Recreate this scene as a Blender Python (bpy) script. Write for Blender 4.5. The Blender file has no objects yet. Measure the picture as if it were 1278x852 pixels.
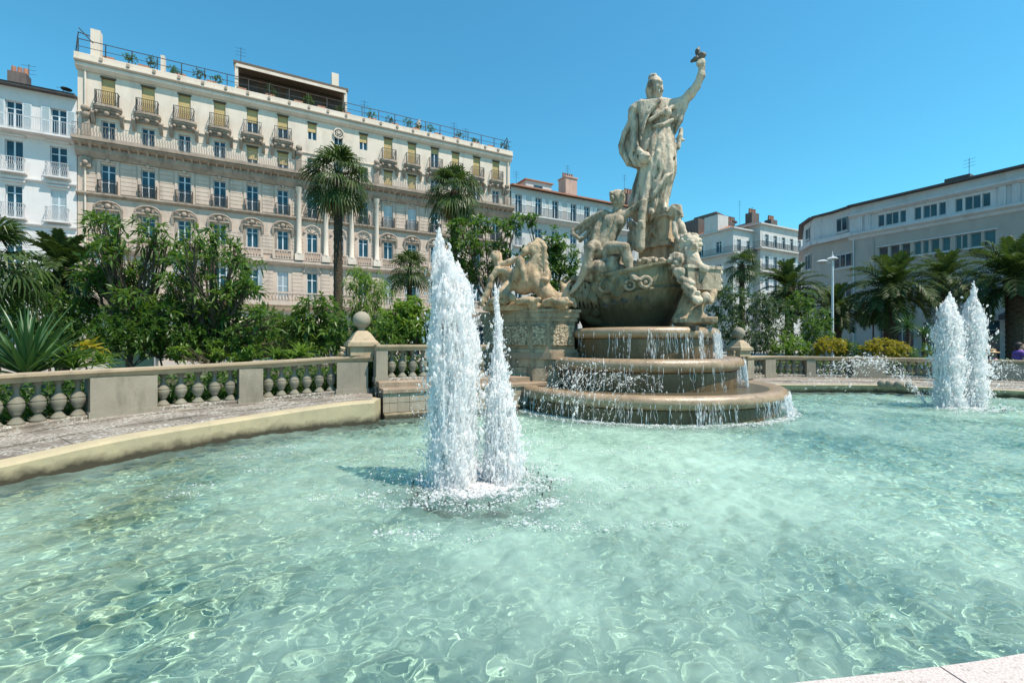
import bpy, math, random
import numpy as np
from mathutils import Vector, Matrix, noise as mnoise

S = bpy.context.scene
COL = S.collection
R = math.radians

# ------------------------------------------------------------------ camera
cam = bpy.data.cameras.new('camera')
cam_o = bpy.data.objects.new('camera', cam)
COL.objects.link(cam_o)
cam.sensor_width = 36
cam.lens = 36 * 568 / 1278
cam.shift_y = 2 / 1278
cam.clip_start = 0.05
cam.clip_end = 3000
cam_o.location = (0, 0, 1.5)
cam_o.rotation_euler = (R(90), 0, 0)
S.camera = cam_o

# ------------------------------------------------------------------ sky and sun
SUN_AZ, SUN_EL = 63.0, 61.0          # azimuth from -Y towards +X
world = bpy.data.worlds.new('World')
S.world = world
world.use_nodes = True
wn = world.node_tree
bgn = wn.nodes['Background']
sky = wn.nodes.new('ShaderNodeTexSky')
sky.sky_type = 'NISHITA'
sky.sun_disc = False
sky.sun_elevation = R(SUN_EL)
sky.sun_rotation = R(180 - SUN_AZ)
sky.altitude = 0
sky.air_density = 1.35
sky.dust_density = 0.0
sky.ozone_density = 2.0
tint = wn.nodes.new('ShaderNodeMix')
tint.data_type = 'RGBA'
tint.blend_type = 'MULTIPLY'
tint.inputs[0].default_value = 1.0
tint.inputs[7].default_value = (0.60, 1.58, 1.72, 1)
wn.links.new(sky.outputs[0], tint.inputs[6])
wn.links.new(tint.outputs[2], bgn.inputs[0])
bgn.inputs[1].default_value = 0.076

sun_l = bpy.data.lights.new('sun', 'SUN')
sun_l.energy = 5.0
sun_l.angle = R(0.5)
sun_l.color = (1.0, 0.90, 0.77)
sun_l.cycles.is_caustics_light = True
sun_o = bpy.data.objects.new('sun', sun_l)
COL.objects.link(sun_o)
sd = Vector((math.sin(R(SUN_AZ)) * math.cos(R(SUN_EL)), -math.cos(R(SUN_AZ)) * math.cos(R(SUN_EL)), math.sin(R(SUN_EL))))
sun_o.rotation_euler = sd.to_track_quat('Z', 'Y').to_euler()

vs = S.view_settings
vs.view_transform = 'Standard'
vs.look = 'None'
vs.exposure = 0.46
vs.gamma = 1.0
S.cycles.max_bounces = 8
S.cycles.transmission_bounces = 6
S.cycles.diffuse_bounces = 6
S.cycles.transparent_max_bounces = 12
S.cycles.sample_clamp_indirect = 6.0

# ------------------------------------------------------------------ helpers
rnd = random.Random(11)
F, HZ, CX = 568.0, 428.0, 639.0

def at(px, py, Y):
    """world point at depth Y that the photograph shows at pixel (px, py)"""
    return Vector(((px - CX) / F * Y, Y, 1.5 + (HZ - py) / F * Y))

def lin(r, g, b):
    f = lambda c: (c / 255 / 12.92) if c / 255 <= .04045 else ((c / 255 + .055) / 1.055) ** 2.4
    return (f(r), f(g), f(b), 1)

class MB:
    """collects faces for ONE mesh object"""
    def __init__(s):
        s.v = []; s.f = []
    def add(s, vs_, fs_):
        n = len(s.v)
        s.v.extend(vs_); s.f.extend([tuple(i + n for i in f) for f in fs_])
        return s
    def box(s, x0, x1, y0, y1, z0, z1):
        return s.add([(x0,y0,z0),(x1,y0,z0),(x1,y1,z0),(x0,y1,z0),(x0,y0,z1),(x1,y0,z1),(x1,y1,z1),(x0,y1,z1)],
                     [(0,3,2,1),(4,5,6,7),(0,1,5,4),(1,2,6,5),(2,3,7,6),(3,0,4,7)])
    def prism(s, poly, z0, z1):
        n = len(poly)
        v = [(x, y, z0) for x, y in poly] + [(x, y, z1) for x, y in poly]
        f = [tuple(range(n - 1, -1, -1)), tuple(range(n, 2 * n))]
        f += [(i, (i + 1) % n, (i + 1) % n + n, i + n) for i in range(n)]
        return s.add(v, f)
    def extrude(s, prof, x0, x1):
        """profile in (y,z), extruded along x"""
        n = len(prof)
        v = [(x0, y, z) for y, z in prof] + [(x1, y, z) for y, z in prof]
        f = [tuple(range(n)), tuple(range(2 * n - 1, n - 1, -1))]
        f += [(i + n, (i + 1) % n + n, (i + 1) % n, i) for i in range(n)]
        return s.add(v, f)
    def lathe(s, prof, n=16, c=(0, 0, 0), cap=True, wob=0):
        m = len(prof)
        v = []
        for r, z in prof:
            for k in range(n):
                a = 2 * math.pi * k / n
                v.append((c[0] + r * math.cos(a), c[1] + r * math.sin(a), c[2] + z))
        f = []
        for i in range(m - 1):
            for k in range(n):
                k2 = (k + 1) % n
                f.append((i * n + k, i * n + k2, (i + 1) * n + k2, (i + 1) * n + k))
        if cap:
            f.append(tuple(range(n - 1, -1, -1)))
            f.append(tuple((m - 1) * n + k for k in range(n)))
        return s.add(v, f)
    def tube(s, path, rad, n=6, cap=True):
        path = [Vector(p) for p in path]
        m = len(path)
        if not hasattr(rad, '__len__'): rad = [rad] * m
        v = []
        up = Vector((0.31, 0.17, 0.94)).normalized()
        for i, p in enumerate(path):
            t = (path[min(i + 1, m - 1)] - path[max(i - 1, 0)])
            if t.length < 1e-9: t = Vector((0, 0, 1))
            t.normalize()
            a = t.cross(up)
            if a.length < .05: a = t.cross(Vector((1, 0, 0)))
            a.normalize(); b = a.cross(t)
            for k in range(n):
                q = 2 * math.pi * k / n
                v.append(tuple(p + (a * math.cos(q) - b * math.sin(q)) * rad[i]))
        f = []
        for i in range(m - 1):
            for k in range(n):
                k2 = (k + 1) % n
                f.append((i * n + k2, i * n + k, (i + 1) * n + k, (i + 1) * n + k2))
        if cap:
            f.append(tuple(range(n))); f.append(tuple((m - 1) * n + k for k in range(n - 1, -1, -1)))
        return s.add(v, f)
    def bar(s, a, b, r, n=5): return s.tube([a, b], r, n)
    def ball(s, c, r, n=10, sq=1.0):
        m = max(4, n // 2 + 1)
        return s.lathe([(max(1e-4, r * math.sin(math.pi * i / m)), -sq * r * math.cos(math.pi * i / m)) for i in range(m + 1)], n, c, cap=False)
    def mesh(s, name, m, smooth=None):
        me = bpy.data.meshes.new(name)
        me.from_pydata([tuple(p) for p in s.v], [], s.f)
        if smooth:
            me.shade_smooth()
            me.set_sharp_from_angle(angle=R(smooth))
        if m: me.materials.append(m)
        me.update()
        return me
    def build(s, name, m, parent=None, smooth=None, loc=(0, 0, 0), kind=None, rotz=0):
        return node(name, s.mesh(name, m, smooth), parent, loc, rotz, kind)

def node(name, me, parent=None, loc=(0, 0, 0), rotz=0, kind=None, rot=None, scale=None):
    o = bpy.data.objects.new(name, me)
    COL.objects.link(o)
    o.location = loc
    o.rotation_euler = rot if rot else (0, 0, rotz)
    if scale: o.scale = scale if hasattr(scale, '__len__') else (scale,) * 3
    if parent: o.parent = parent
    if kind: o['kind'] = kind
    return o

def thing(name, label, cat, loc=(0, 0, 0), rotz=0, group=None, me=None):
    o = node(name, me, None, loc, rotz)
    o['label'] = label; o['category'] = cat
    if group: o['group'] = group
    return o

def np_mesh(name, v, f, m, smooth=False, tint=None):
    """fast mesh from numpy arrays; f is (n,3) or (n,4)"""
    me = bpy.data.meshes.new(name)
    v = np.asarray(v, 'f'); f = np.asarray(f, 'i')
    me.vertices.add(len(v)); me.vertices.foreach_set('co', v.ravel())
    me.loops.add(f.size); me.loops.foreach_set('vertex_index', f.ravel())
    me.polygons.add(len(f)); me.polygons.foreach_set('loop_start', np.arange(0, f.size, f.shape[1], dtype='i'))
    if tint is not None:
        a = me.attributes.new('tint', 'FLOAT', 'POINT')
        a.data.foreach_set('value', np.asarray(tint, 'f'))
    me.update(calc_edges=True)
    if smooth: me.shade_smooth()
    if m: me.materials.append(m)
    return me

# ------------------------------------------------------------------ materials
class NT:
    def __init__(s, name):
        s.m = bpy.data.materials.new(name); s.m.use_nodes = True
        s.t = s.m.node_tree
        s.p = s.t.nodes['Principled BSDF']; s.out = s.t.nodes['Material Output']
        s._pos = None
    def n(s, typ, **kw):
        k = s.t.nodes.new(typ)
        for a, b in kw.items(): setattr(k, a, b)
        return k
    def l(s, a, b): s.t.links.new(a, b)
    def pos(s):
        if not s._pos: s._pos = s.n('ShaderNodeNewGeometry').outputs['Position']
        return s._pos
    def noise(s, scale, detail=4, rough=.55, stretch=None, vec=None, dist=0):
        k = s.n('ShaderNodeTexNoise'); k.inputs['Scale'].default_value = scale
        k.inputs['Detail'].default_value = detail; k.inputs['Roughness'].default_value = rough
        k.inputs['Distortion'].default_value = dist
        v = vec or s.pos()
        if stretch:
            mp = s.n('ShaderNodeMapping'); mp.inputs['Scale'].default_value = stretch
            s.l(v, mp.inputs[0]); v = mp.outputs[0]
        s.l(v, k.inputs['Vector'])
        return k.outputs['Fac']
    def ramp(s, fac, lo, hi, a=0, b=1):
        k = s.n('ShaderNodeMapRange'); k.inputs[1].default_value = lo; k.inputs[2].default_value = hi
        k.inputs[3].default_value = a; k.inputs[4].default_value = b
        s.l(fac, k.inputs[0]); return k.outputs[0]
    def mix(s, fac, a, b, mode='MIX'):
        k = s.n('ShaderNodeMix', data_type='RGBA', blend_type=mode)
        if hasattr(fac, 'links') or isinstance(fac, bpy.types.NodeSocket): s.l(fac, k.inputs[0])
        else: k.inputs[0].default_value = fac
        for q, x in ((6, a), (7, b)):
            if isinstance(x, bpy.types.NodeSocket): s.l(x, k.inputs[q])
            else: k.inputs[q].default_value = x if len(x) == 4 else (*x, 1)
        return k.outputs[2]
    def math(s, op, a, b=0.0):
        k = s.n('ShaderNodeMath', operation=op)
        for q, x in ((0, a), (1, b)):
            if isinstance(x, bpy.types.NodeSocket): s.l(x, k.inputs[q])
            else: k.inputs[q].default_value = x
        return k.outputs[0]
    def bump(s, h, strength=.3, dist=.02):
        k = s.n('ShaderNodeBump'); k.inputs['Strength'].default_value = strength; k.inputs['Distance'].default_value = dist
        s.l(h, k.inputs['Height']); s.l(k.outputs[0], s.p.inputs['Normal'])
    def fin(s, col, rough=.8, spec=None):
        if isinstance(col, bpy.types.NodeSocket): s.l(col, s.p.inputs['Base Color'])
        else: s.p.inputs['Base Color'].default_value = col if len(col) == 4 else (*col, 1)
        if isinstance(rough, bpy.types.NodeSocket): s.l(rough, s.p.inputs['Roughness'])
        else: s.p.inputs['Roughness'].default_value = rough
        if spec is not None: s.p.inputs['Specular IOR Level'].default_value = spec
        return s.m

def stone(name, c1, c2, stain=None, stain_amt=.5, scale=1.0, rough=.82, bump=.35, bd=.02, streak=True):
    """weathered stone: two tones in patches, dirt in vertical streaks, fine grain"""
    k = NT(name)
    a = k.ramp(k.noise(1.1 * scale, 5, .6), .32, .68)
    col = k.mix(a, c1, c2)
    g = k.noise(38 * scale, 3, .6)
    col = k.mix(.45, col, k.mix(g, (.72, .72, .72), (1.0, 1.0, 1.0)), 'MULTIPLY')
    if stain:
        st = k.noise(2.6 * scale, 5, .65, stretch=(1, 1, .28) if streak else None)
        col = k.mix(k.ramp(st, .5, .72, 0, stain_amt), col, stain)
    h = k.math('ADD', k.noise(14 * scale, 5, .65), k.math('MULTIPLY', g, .4))
    k.bump(h, bump, bd)
    return k.fin(col, rough, .3)

def plain(name, c, rough=.6, metal=0, var=.12, vs_=3.0, bump=0, spec=None):
    k = NT(name)
    n = k.noise(vs_, 4, .6)
    lo = tuple(x * (1 - var) for x in c[:3]); hi = tuple(min(1, x * (1 + var)) for x in c[:3])
    k.p.inputs['Metallic'].default_value = metal
    if bump: k.bump(k.noise(vs_ * 9, 4, .6), bump, .01)
    return k.fin(k.mix(k.ramp(n, .3, .7), lo, hi), rough, spec)

def leafmat(name, c1, c2, trans=.35, rough=.42, spec=.4):
    k = NT(name)
    at_ = k.n('ShaderNodeAttribute', attribute_name='tint')
    oi = k.n('ShaderNodeObjectInfo')
    f = k.math('FRACT', k.math('ADD', at_.outputs['Fac'], k.math('MULTIPLY', oi.outputs['Random'], .37)))
    col = k.mix(f, c1, c2)
    k.fin(col, rough, spec)
    tr = k.n('ShaderNodeBsdfTranslucent')
    k.l(k.mix(.6, col, (c2[0] * 1.5, c2[1] * 1.7, c2[2] * .7)), tr.inputs[0])
    mx = k.n('ShaderNodeMixShader'); mx.inputs[0].default_value = trans
    k.l(k.p.outputs[0], mx.inputs[1]); k.l(tr.outputs[0], mx.inputs[2]); k.l(mx.outputs[0], k.out.inputs[0])
    return k.m
# ================================================================== materials used by the buildings
M = {}
M['plaster'] = stone('cream_plaster', (.72, .625, .53), (.64, .55, .46), (.33, .28, .23), .4, .5, .85, .12)
M['facade'] = stone('beige_facade_stone', (.60, .485, .405), (.51, .41, .34), (.22, .175, .145), .45, .7, .85, .2)
M['trimstone'] = stone('carved_trim_stone', (.42, .34, .275), (.28, .225, .18), (.12, .10, .085), .7, 1.2, .85, .3)  # toned darker to put the shade under balconies and corbels into the colour
M['white_plaster'] = stone('white_plaster', (.70, .67, .66), (.61, .585, .58), (.36, .34, .33), .35, .5, .85, .12)
M['white_wall'] = stone('old_white_wall', (.56, .555, .54), (.47, .465, .45), (.36, .34, .32), .4, .5, .85, .12)
M['grey_concrete'] = stone('grey_concrete', (.42, .39, .37), (.36, .335, .315), (.22, .20, .19), .4, .4, .85, .12)
M['pale_concrete'] = stone('pale_concrete', (.60, .60, .62), (.52, .52, .54), (.28, .27, .27), .45, .7, .85, .15)
M['iron'] = plain('dark_iron', (.028, .026, .024), .5)
M['grey_iron'] = plain('weathered_brown_iron', (.17, .145, .12), .6)
M['white_iron'] = plain('white_painted_iron', (.45, .45, .46), .5)
M['frame'] = plain('window_paint', (.55, .60, .64), .5)
M['frame_grey'] = plain('grey_window_frame', (.32, .33, .34), .5)
M['shutter'] = plain('pale_blue_grey_shutter', (.52, .57, .60), .55, var=.08)
M['shutter_white'] = plain('white_shutter', (.72, .72, .72), .55, var=.06)
M['blind'] = plain('khaki_blind', (.47, .345, .15), .75, var=.12, vs_=1.0)
M['rooftile'] = stone('roof_tile', (.42, .20, .13), (.33, .16, .11), (.15, .09, .07), .5, 2, .85, .4)
M['darkroof'] = plain('dark_roof', (.07, .06, .06), .7, var=.3)
M['brown_wood'] = plain('brown_eave', (.10, .065, .04), .7)
M['chimney'] = stone('chimney_render', (.52, .36, .30), (.45, .31, .26), (.2, .15, .13), .5, 1)
M['dark_brick'] = stone('sooty_brick', (.155, .125, .115), (.115, .095, .09), (.06, .05, .05), .5, 2)
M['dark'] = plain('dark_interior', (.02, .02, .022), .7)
k = NT('window_glass')
M['glass'] = k.fin(k.mix(k.ramp(k.noise(.9, 2, .5), .35, .65), (.008, .022, .036), (.02, .06, .09)), .07, .55)

def band(mb, x0, x1, y, z0, z1, out):           # a moulding with a slanted underside, proud of the wall
    mb.extrude([(y + .01, z0), (y - out * .35, z0), (y - out, z0 + (z1 - z0) * .55), (y - out, z1), (y + .01, z1)][::-1], x0, x1)

def wall_with_holes(x0, x1, z0, z1, holes, rev=.28, y=0.0):
    """a wall face in the plane y with real openings and reveals"""
    mb = MB()
    xs = sorted({x0, x1, *[h[0] for h in holes], *[h[1] for h in holes]})
    zs = sorted({z0, z1, *[h[2] for h in holes], *[h[3] for h in holes]})
    for i in range(len(xs) - 1):
        for j in range(len(zs) - 1):
            cx, cz = (xs[i] + xs[i + 1]) / 2, (zs[j] + zs[j + 1]) / 2
            if any(h[0] < cx < h[1] and h[2] < cz < h[3] for h in holes): continue
            mb.add([(xs[i], y, zs[j]), (xs[i + 1], y, zs[j]), (xs[i + 1], y, zs[j + 1]), (xs[i], y, zs[j + 1])], [(0, 1, 2, 3)])
    for a, b, c, d in holes:
        Y = y + rev
        mb.add([(a, y, c), (b, y, c), (b, Y, c), (a, Y, c)], [(0, 1, 2, 3)])
        mb.add([(a, y, d), (b, y, d), (b, Y, d), (a, Y, d)], [(3, 2, 1, 0)])
        mb.add([(a, y, c), (a, y, d), (a, Y, d), (a, Y, c)], [(3, 2, 1, 0)])
        mb.add([(b, y, c), (b, y, d), (b, Y, d), (b, Y, c)], [(0, 1, 2, 3)])
    return mb

_wc = {}
def window(parent, x, z, w, h, fm='frame', blind=0.0, shut=None, open_=0, y=.2, transom=True, leaf=2, blindm='blind', rows=1):
    """window part: frame mesh with panes (and a blind, shutters) as sub-parts"""
    key = (round(w, 3), round(h, 3), fm, transom, leaf, rows)
    if key not in _wc:
        t = .05
        fb = MB()
        fb.box(-w / 2, -w / 2 + t, -.04, .04, 0, h); fb.box(w / 2 - t, w / 2, -.04, .04, 0, h)
        fb.box(-w / 2 + t, w / 2 - t, -.04, .04, h - t, h); fb.box(-w / 2 + t, w / 2 - t, -.04, .04, 0, t * 1.6)
        iw = w - 2 * t
        for i in range(1, leaf):
            fb.box(-w / 2 + t + iw * i / leaf - .045, -w / 2 + t + iw * i / leaf + .045, -.05, .035, t * 1.6, h - t)
        zt = h * .76
        if transom: fb.box(-w / 2 + t, w / 2 - t, -.045, .03, zt - .03, zt + .03)
        for r in range(1, rows): fb.box(-w / 2 + t, w / 2 - t, -.03, .03, zt * r / rows - .014, zt * r / rows + .014)
        fm_ = fb.mesh('window', M[fm])
        pw = iw / leaf
        pane = MB().box(-pw / 2 + .002, pw / 2 - .002, 0, .012, t * 1.6, h - t).mesh('pane', M['glass'])
        back = None
        _wc[key] = (fm_, pane, pw, iw)
    fm_, pane, pw, iw = _wc[key]
    o = node('window', fm_, parent, (x, y, z))
    for i in range(leaf):
        node('pane', pane, o, (-iw / 2 + pw * (i + .5), rnd.uniform(-.004, .004), 0), rotz=rnd.uniform(-.012, .012))
    if blind:
        kb = ('blind', round(w, 3), round(h * blind, 3), blindm)
        if kb not in _wc:
            b = MB(); n = max(3, int(h * blind / .09)); hh = h * blind
            for i in range(n):                  # slats of the roller blind
                b.box(-w / 2 + .02, w / 2 - .02, -.085 - .006 * (i % 2), -.062, -hh + hh * i / n, -hh + hh * (i + 1) / n - .006)
            _wc[kb] = b.mesh('blind', M[blindm])
        node('blind', _wc[kb], o, (0, 0, h))
        kb2 = ('bbox', round(w, 3))
        if kb2 not in _wc: _wc[kb2] = MB().box(-w / 2 - .06, w / 2 + .06, -.24, -.09, -.02, .12).mesh('blind_box', M['brown_wood'])
        node('blind_box', _wc[kb2], o, (0, 0, h))
    if shut:
        sm, wide = shut
        ks = ('sh', round(h, 3), sm, wide)
        if ks not in _wc:
            b = MB(); b.box(0, .05, -.03, .0, 0, h); b.box(wide - .05, wide, -.03, 0, 0, h)
            for zz in (0, h * .5, h - .08): b.box(.05, wide - .05, -.03, 0, zz, zz + .08)
            n = int(h / .085)
            for i in range(n): b.add([(.05, -.004, h * i / n), (wide - .05, -.004, h * i / n), (wide - .05, -.026, h * (i + .9) / n), (.05, -.026, h * (i + .9) / n)], [(0, 1, 2, 3)])
            _wc[ks] = b.mesh('shutter', M[sm])
        if open_ == 0:                            # folded back on the wall
            node('shutter', _wc[ks], o, (w / 2 + .02, -y - .015, 0)); node('shutter', _wc[ks], o, (-w / 2 - .02 - wide, -y - .015, 0))
        else:                                     # closed over the opening
            node('shutter', _wc[ks], o, (-w / 2, -.07, 0), scale=(w / 2 / wide, 1, 1)); node('shutter', _wc[ks], o, (0.005, -.07, 0), scale=(w / 2 / wide, 1, 1))
    return o

def rail_mb(w, h, step=.13, depth=.0, scroll=True, ends=True, r=.014):
    b = MB()
    b.box(-w / 2, w / 2, -depth - .02, -depth + .02, h - .035, h)
    b.box(-w / 2, w / 2, -depth - .015, -depth + .015, .05, .08)
    n = max(2, int(w / step))
    for i in range(n + 1):
        x = -w / 2 + w * i / n
        b.box(x - r, x + r, -depth - r, -depth + r, .08, h - .035)
        if scroll and i < n:
            xm = x + w / n / 2
            b.tube([(xm, -depth, .1), (xm - w / n * .35, -depth, .1 + h * .2), (xm + w / n * .35, -depth, .1 + h * .45), (xm, -depth, h * .72)], .011, 4)
    if ends and depth > .05:
        for sx in (-w / 2, w / 2):
            b.box(sx - .02, sx + .02, -depth + .02, 0, h - .035, h); b.box(sx - .015, sx + .015, -depth + .015, 0, .05, .08)
            for k in range(1, 3): b.box(sx - r, sx + r, -depth * k / 3 - r, -depth * k / 3 + r, .08, h - .035)
    return b

FA = R(28.6)                                       # heading of the long facade row
FP = Vector((-31.495, 33.0, 0))
def fac(s_, y=0.0, z=0.0):                          # point on the facade row: s along it, y behind it
    return FP + Vector((math.cos(FA) * s_ - math.sin(FA) * y, math.sin(FA) * s_ + math.cos(FA) * y, z))

# ------------------------------------------------------------------ the long Belle Epoque block
B = thing('apartment_building', 'long cream and beige stone apartment block with carved balconies and a planted roof terrace', 'building', FP, FA)
BAYS = [1.71, 4.06, 6.34, 8.69, 11.01, 13.30, 15.63, 17.84, 20.04, 22.34, 24.66, 27.0, 29.23, 31.62, 33.88]
L = 35.62
WH = .40
hole5 = [(x - WH, x + WH, 18.98, 21.1) for x in BAYS]
hole5[6:9] = [(x - .36, x + .36, 19.55, 21.0) for x in BAYS[6:9]]
hole4 = [(x - WH, x + WH, 16.30, 17.95) for x in BAYS]
hole3 = [(x - .42, x + .42, 12.62, 14.72) for x in BAYS]
hole2 = [(x - .42, x + .42, 9.5, 11.2) for x in BAYS]
hole1 = [(x - .42, x + .42, 5.05, 7.7) for x in BAYS]
shops = [(x - .95, x + .95, .12, 3.35) for x in BAYS]
wall_with_holes(0, L, 15.6, 22.25, hole4 + hole5).build('upper_wall', M['plaster'], B)
wall_with_holes(0, L, 0, 15.6, hole1 + hole2 + hole3 + shops, y=-.012).build('lower_wall', M['facade'], B)
mb = MB(); mb.box(0, L, .5, 12, 0, 22.2)
mb.add([(0, 0, 0), (0, .5, 0), (0, .5, 22.2), (0, 0, 22.2), (L, 0, 0), (L, .5, 0), (L, .5, 22.2), (L, 0, 22.2)], [(3, 2, 1, 0), (4, 5, 6, 7)])
mb.build('building_core', M['plaster'], B)
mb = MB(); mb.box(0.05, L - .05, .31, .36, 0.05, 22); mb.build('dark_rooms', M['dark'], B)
# cornices, string courses
mb = MB()
band(mb, -.08, L + .1, 0, 21.32, 21.75, .35); band(mb, -.1, L + .12, 0, 21.75, 22.02, .5)
mb.box(-.1, L + .12, -.42, .3, 22.021, 22.42)
mb.build('roof_cornice', M['plaster'], B)
spm = MB().box(-.09, .09, -.56, -.43, 22.06, 22.3).mesh('roof_spout', M['trimstone'])
for i in range(22): node('roof_spout', spm, B, (1.4 + i * 1.55, 0, 0))
mb = MB()
band(mb, -.05, L + .05, 0, 18.2, 18.32, .1)
mb.build('upper_string_course', M['plaster'], B)
mb = MB()
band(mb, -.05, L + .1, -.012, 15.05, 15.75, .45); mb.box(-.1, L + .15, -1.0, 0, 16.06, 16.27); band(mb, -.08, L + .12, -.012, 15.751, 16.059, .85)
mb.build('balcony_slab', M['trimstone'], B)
mb = MB()
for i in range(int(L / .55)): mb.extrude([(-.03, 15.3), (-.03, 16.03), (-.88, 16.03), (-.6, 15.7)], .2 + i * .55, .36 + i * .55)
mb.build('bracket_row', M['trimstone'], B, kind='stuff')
mb = MB()
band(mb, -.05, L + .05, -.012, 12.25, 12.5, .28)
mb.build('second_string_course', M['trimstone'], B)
mb = MB(); band(mb, -.05, L + .05, -.012, 8.2, 8.62, .4); mb.box(-.05, 14.1, -.36, -.02, 8.625, 8.7); mb.box(21.5, L, -.36, -.02, 8.625, 8.7)
mb.build('loggia_cornice', M['facade'], B)
mb = MB(); mb.box(-.05, L + .05, -.9, -.02, 4.72, 4.98); band(mb, 0, L, -.012, 4.3, 4.719, .5)
mb.build('first_balcony_slab', M['facade'], B)
# iron rail of the long balcony
mb = MB()
n_r = 18
for i in range(n_r):
    x0, x1 = -.05 + (L + .1) * i / n_r, -.05 + (L + .1) * (i + 1) / n_r
    rb = rail_mb(x1 - x0, .92, .16, .92, True, False)
    mb.add([(v[0] + (x0 + x1) / 2, v[1], v[2] + 16.27) for v in rb.v], rb.f)
mb.build('long_balcony_railing', M['grey_iron'], B)
# top-floor small balconies with the carved pediment of the door below
corb = MB()
for i, (o, z0, z1) in enumerate(((.62, 18.78, 18.95), (.52, 18.62, 18.779), (.40, 18.46, 18.619), (.24, 18.22, 18.459))):
    wv = (.82, .78, .7, .95)[i]
    if i < 3:
        pts = [(-wv, 0.0)] + [(-wv * math.cos(a), -o * (0.45 + .55 * math.sin(a))) for a in [math.pi * q / 8 for q in range(9)]] + [(wv, 0.0)]
        corb.prism(pts, z0, z1)
    else:
        corb.box(-wv, wv, -o, 0, z0, z1)
for sx in (-1, 1):
    corb.extrude([(0, 17.55), (-.22, 17.75), (-.42, 18.2), (0, 18.2)], sx * .82 - .11, sx * .82 + .11)
    corb.ball((sx * .6, -.36, 18.42), .13, 8); corb.ball((sx * .82, -.28, 18.3), .14, 8)
corb.ball((0, -.42, 18.34), .17, 8)
corb_m = corb.mesh('corbelled_pediment', M['trimstone'], 40)
smallr = rail_mb(1.3, 1.0, .11, .5); smallr_m = smallr.mesh('window_railing', M['iron'])
dark3 = rail_mb(1.1, .98, .10, .26); dark3_m = dark3.mesh('window_railing', M['iron'])
sur3 = MB()
sur3.box(-.62, -.44, -.07, -.013, 12.55, 14.9); sur3.box(.44, .62, -.07, -.013, 12.55, 14.9); sur3.box(-.66, .66, -.1, -.013, 14.9, 15.02)
sur3.ball((0, -.1, 14.98), .14, 8); sur3.ball((-.2, -.08, 14.95), .08, 6); sur3.ball((.2, -.08, 14.95), .08, 6)
sur3_m = sur3.mesh('window_surround', M['facade'], 40)
arch = MB()
pth = [(-.78 * math.cos(math.pi * q / 10), -.16, 11.42 + .52 * math.sin(math.pi * q / 10)) for q in range(11)]
arch.tube(pth, .085, 6); arch.box(-.86, .86, -.2, -.013, 11.3, 11.42)
arch.ball((0, -.14, 11.62), .2, 8); arch.ball((-.3, -.1, 11.55), .12, 6); arch.ball((.3, -.1, 11.55), .12, 6)
for sx in (-1, 1): arch.extrude([(0, 10.7), (-.1, 10.75), (-.22, 11.3), (0, 11.3)], sx * .76 - .09, sx * .76 + .09)
arch.box(-.6, -.44, -.06, -.013, 9.45, 11.3); arch.box(.44, .6, -.06, -.013, 9.45, 11.3)
arch_m = arch.mesh('arched_pediment', M['trimstone'], 40)
lat = MB()                                           # pierced stone parapet panel
lat.box(-.75, .75, -.4, -.24, 9.38, 9.5); lat.box(-.75, .75, -.4, -.24, 8.7, 8.78)
for i in range(6):
    x = -.6 + i * .2
    lat.tube([(x, -.32, 8.78), (x + .2, -.32, 9.38)], .035, 4); lat.tube([(x + .2, -.32, 8.78), (x, -.32, 9.38)], .035, 4)
lat.box(-.8, -.62, -.42, -.22, 8.701, 9.379); lat.box(.62, .8, -.42, -.22, 8.701, 9.379)
lat_m = lat.mesh('pierced_parapet', M['facade'])
bl = MB()
bl.box(-1.15, 1.15, -.88, -.7, 5.72, 5.84); bl.box(-1.15, 1.15, -.88, -.7, 4.985, 5.06)
for i in range(9): bl.lathe([(.05, 0), (.09, .12), (.1, .22), (.05, .4), (.045, .55), (.07, .66)], 6, (-1.0 + i * .25, -.79, 5.06))
bl_m = bl.mesh('stone_balustrade', M['facade'], 40)
fan = MB()                                           # arched head of the loggia windows
for q in range(9):
    a0, a1 = math.pi * q / 9, math.pi * (q + 1) / 9
    fan.add([(-.5 * math.cos(a0), -.02, .5 * math.sin(a0)), (-.5 * math.cos(a1), -.02, .5 * math.sin(a1)), (-.68 * math.cos(a1), -.1, .68 * math.sin(a1)), (-.68 * math.cos(a0), -.1, .68 * math.sin(a0))], [(0, 1, 2, 3)])
for q in range(1, 5):
    a = math.pi * q / 5; fan.tube([(0, -.03, 0), (-.48 * math.cos(a), -.03, .48 * math.sin(a))], .03, 4)
fan.tube([(-.68 * math.cos(math.pi * q / 12), -.08, .68 * math.sin(math.pi * q / 12)) for q in range(13)], .06, 5)
fan_m = fan.mesh('fanlight_arch', M['facade'], 40)
blinds5 = [.98, .98, .98, .98, .5, .5, .5, 0, .5, .98, .98, .25, .98, .98, .98]
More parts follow.
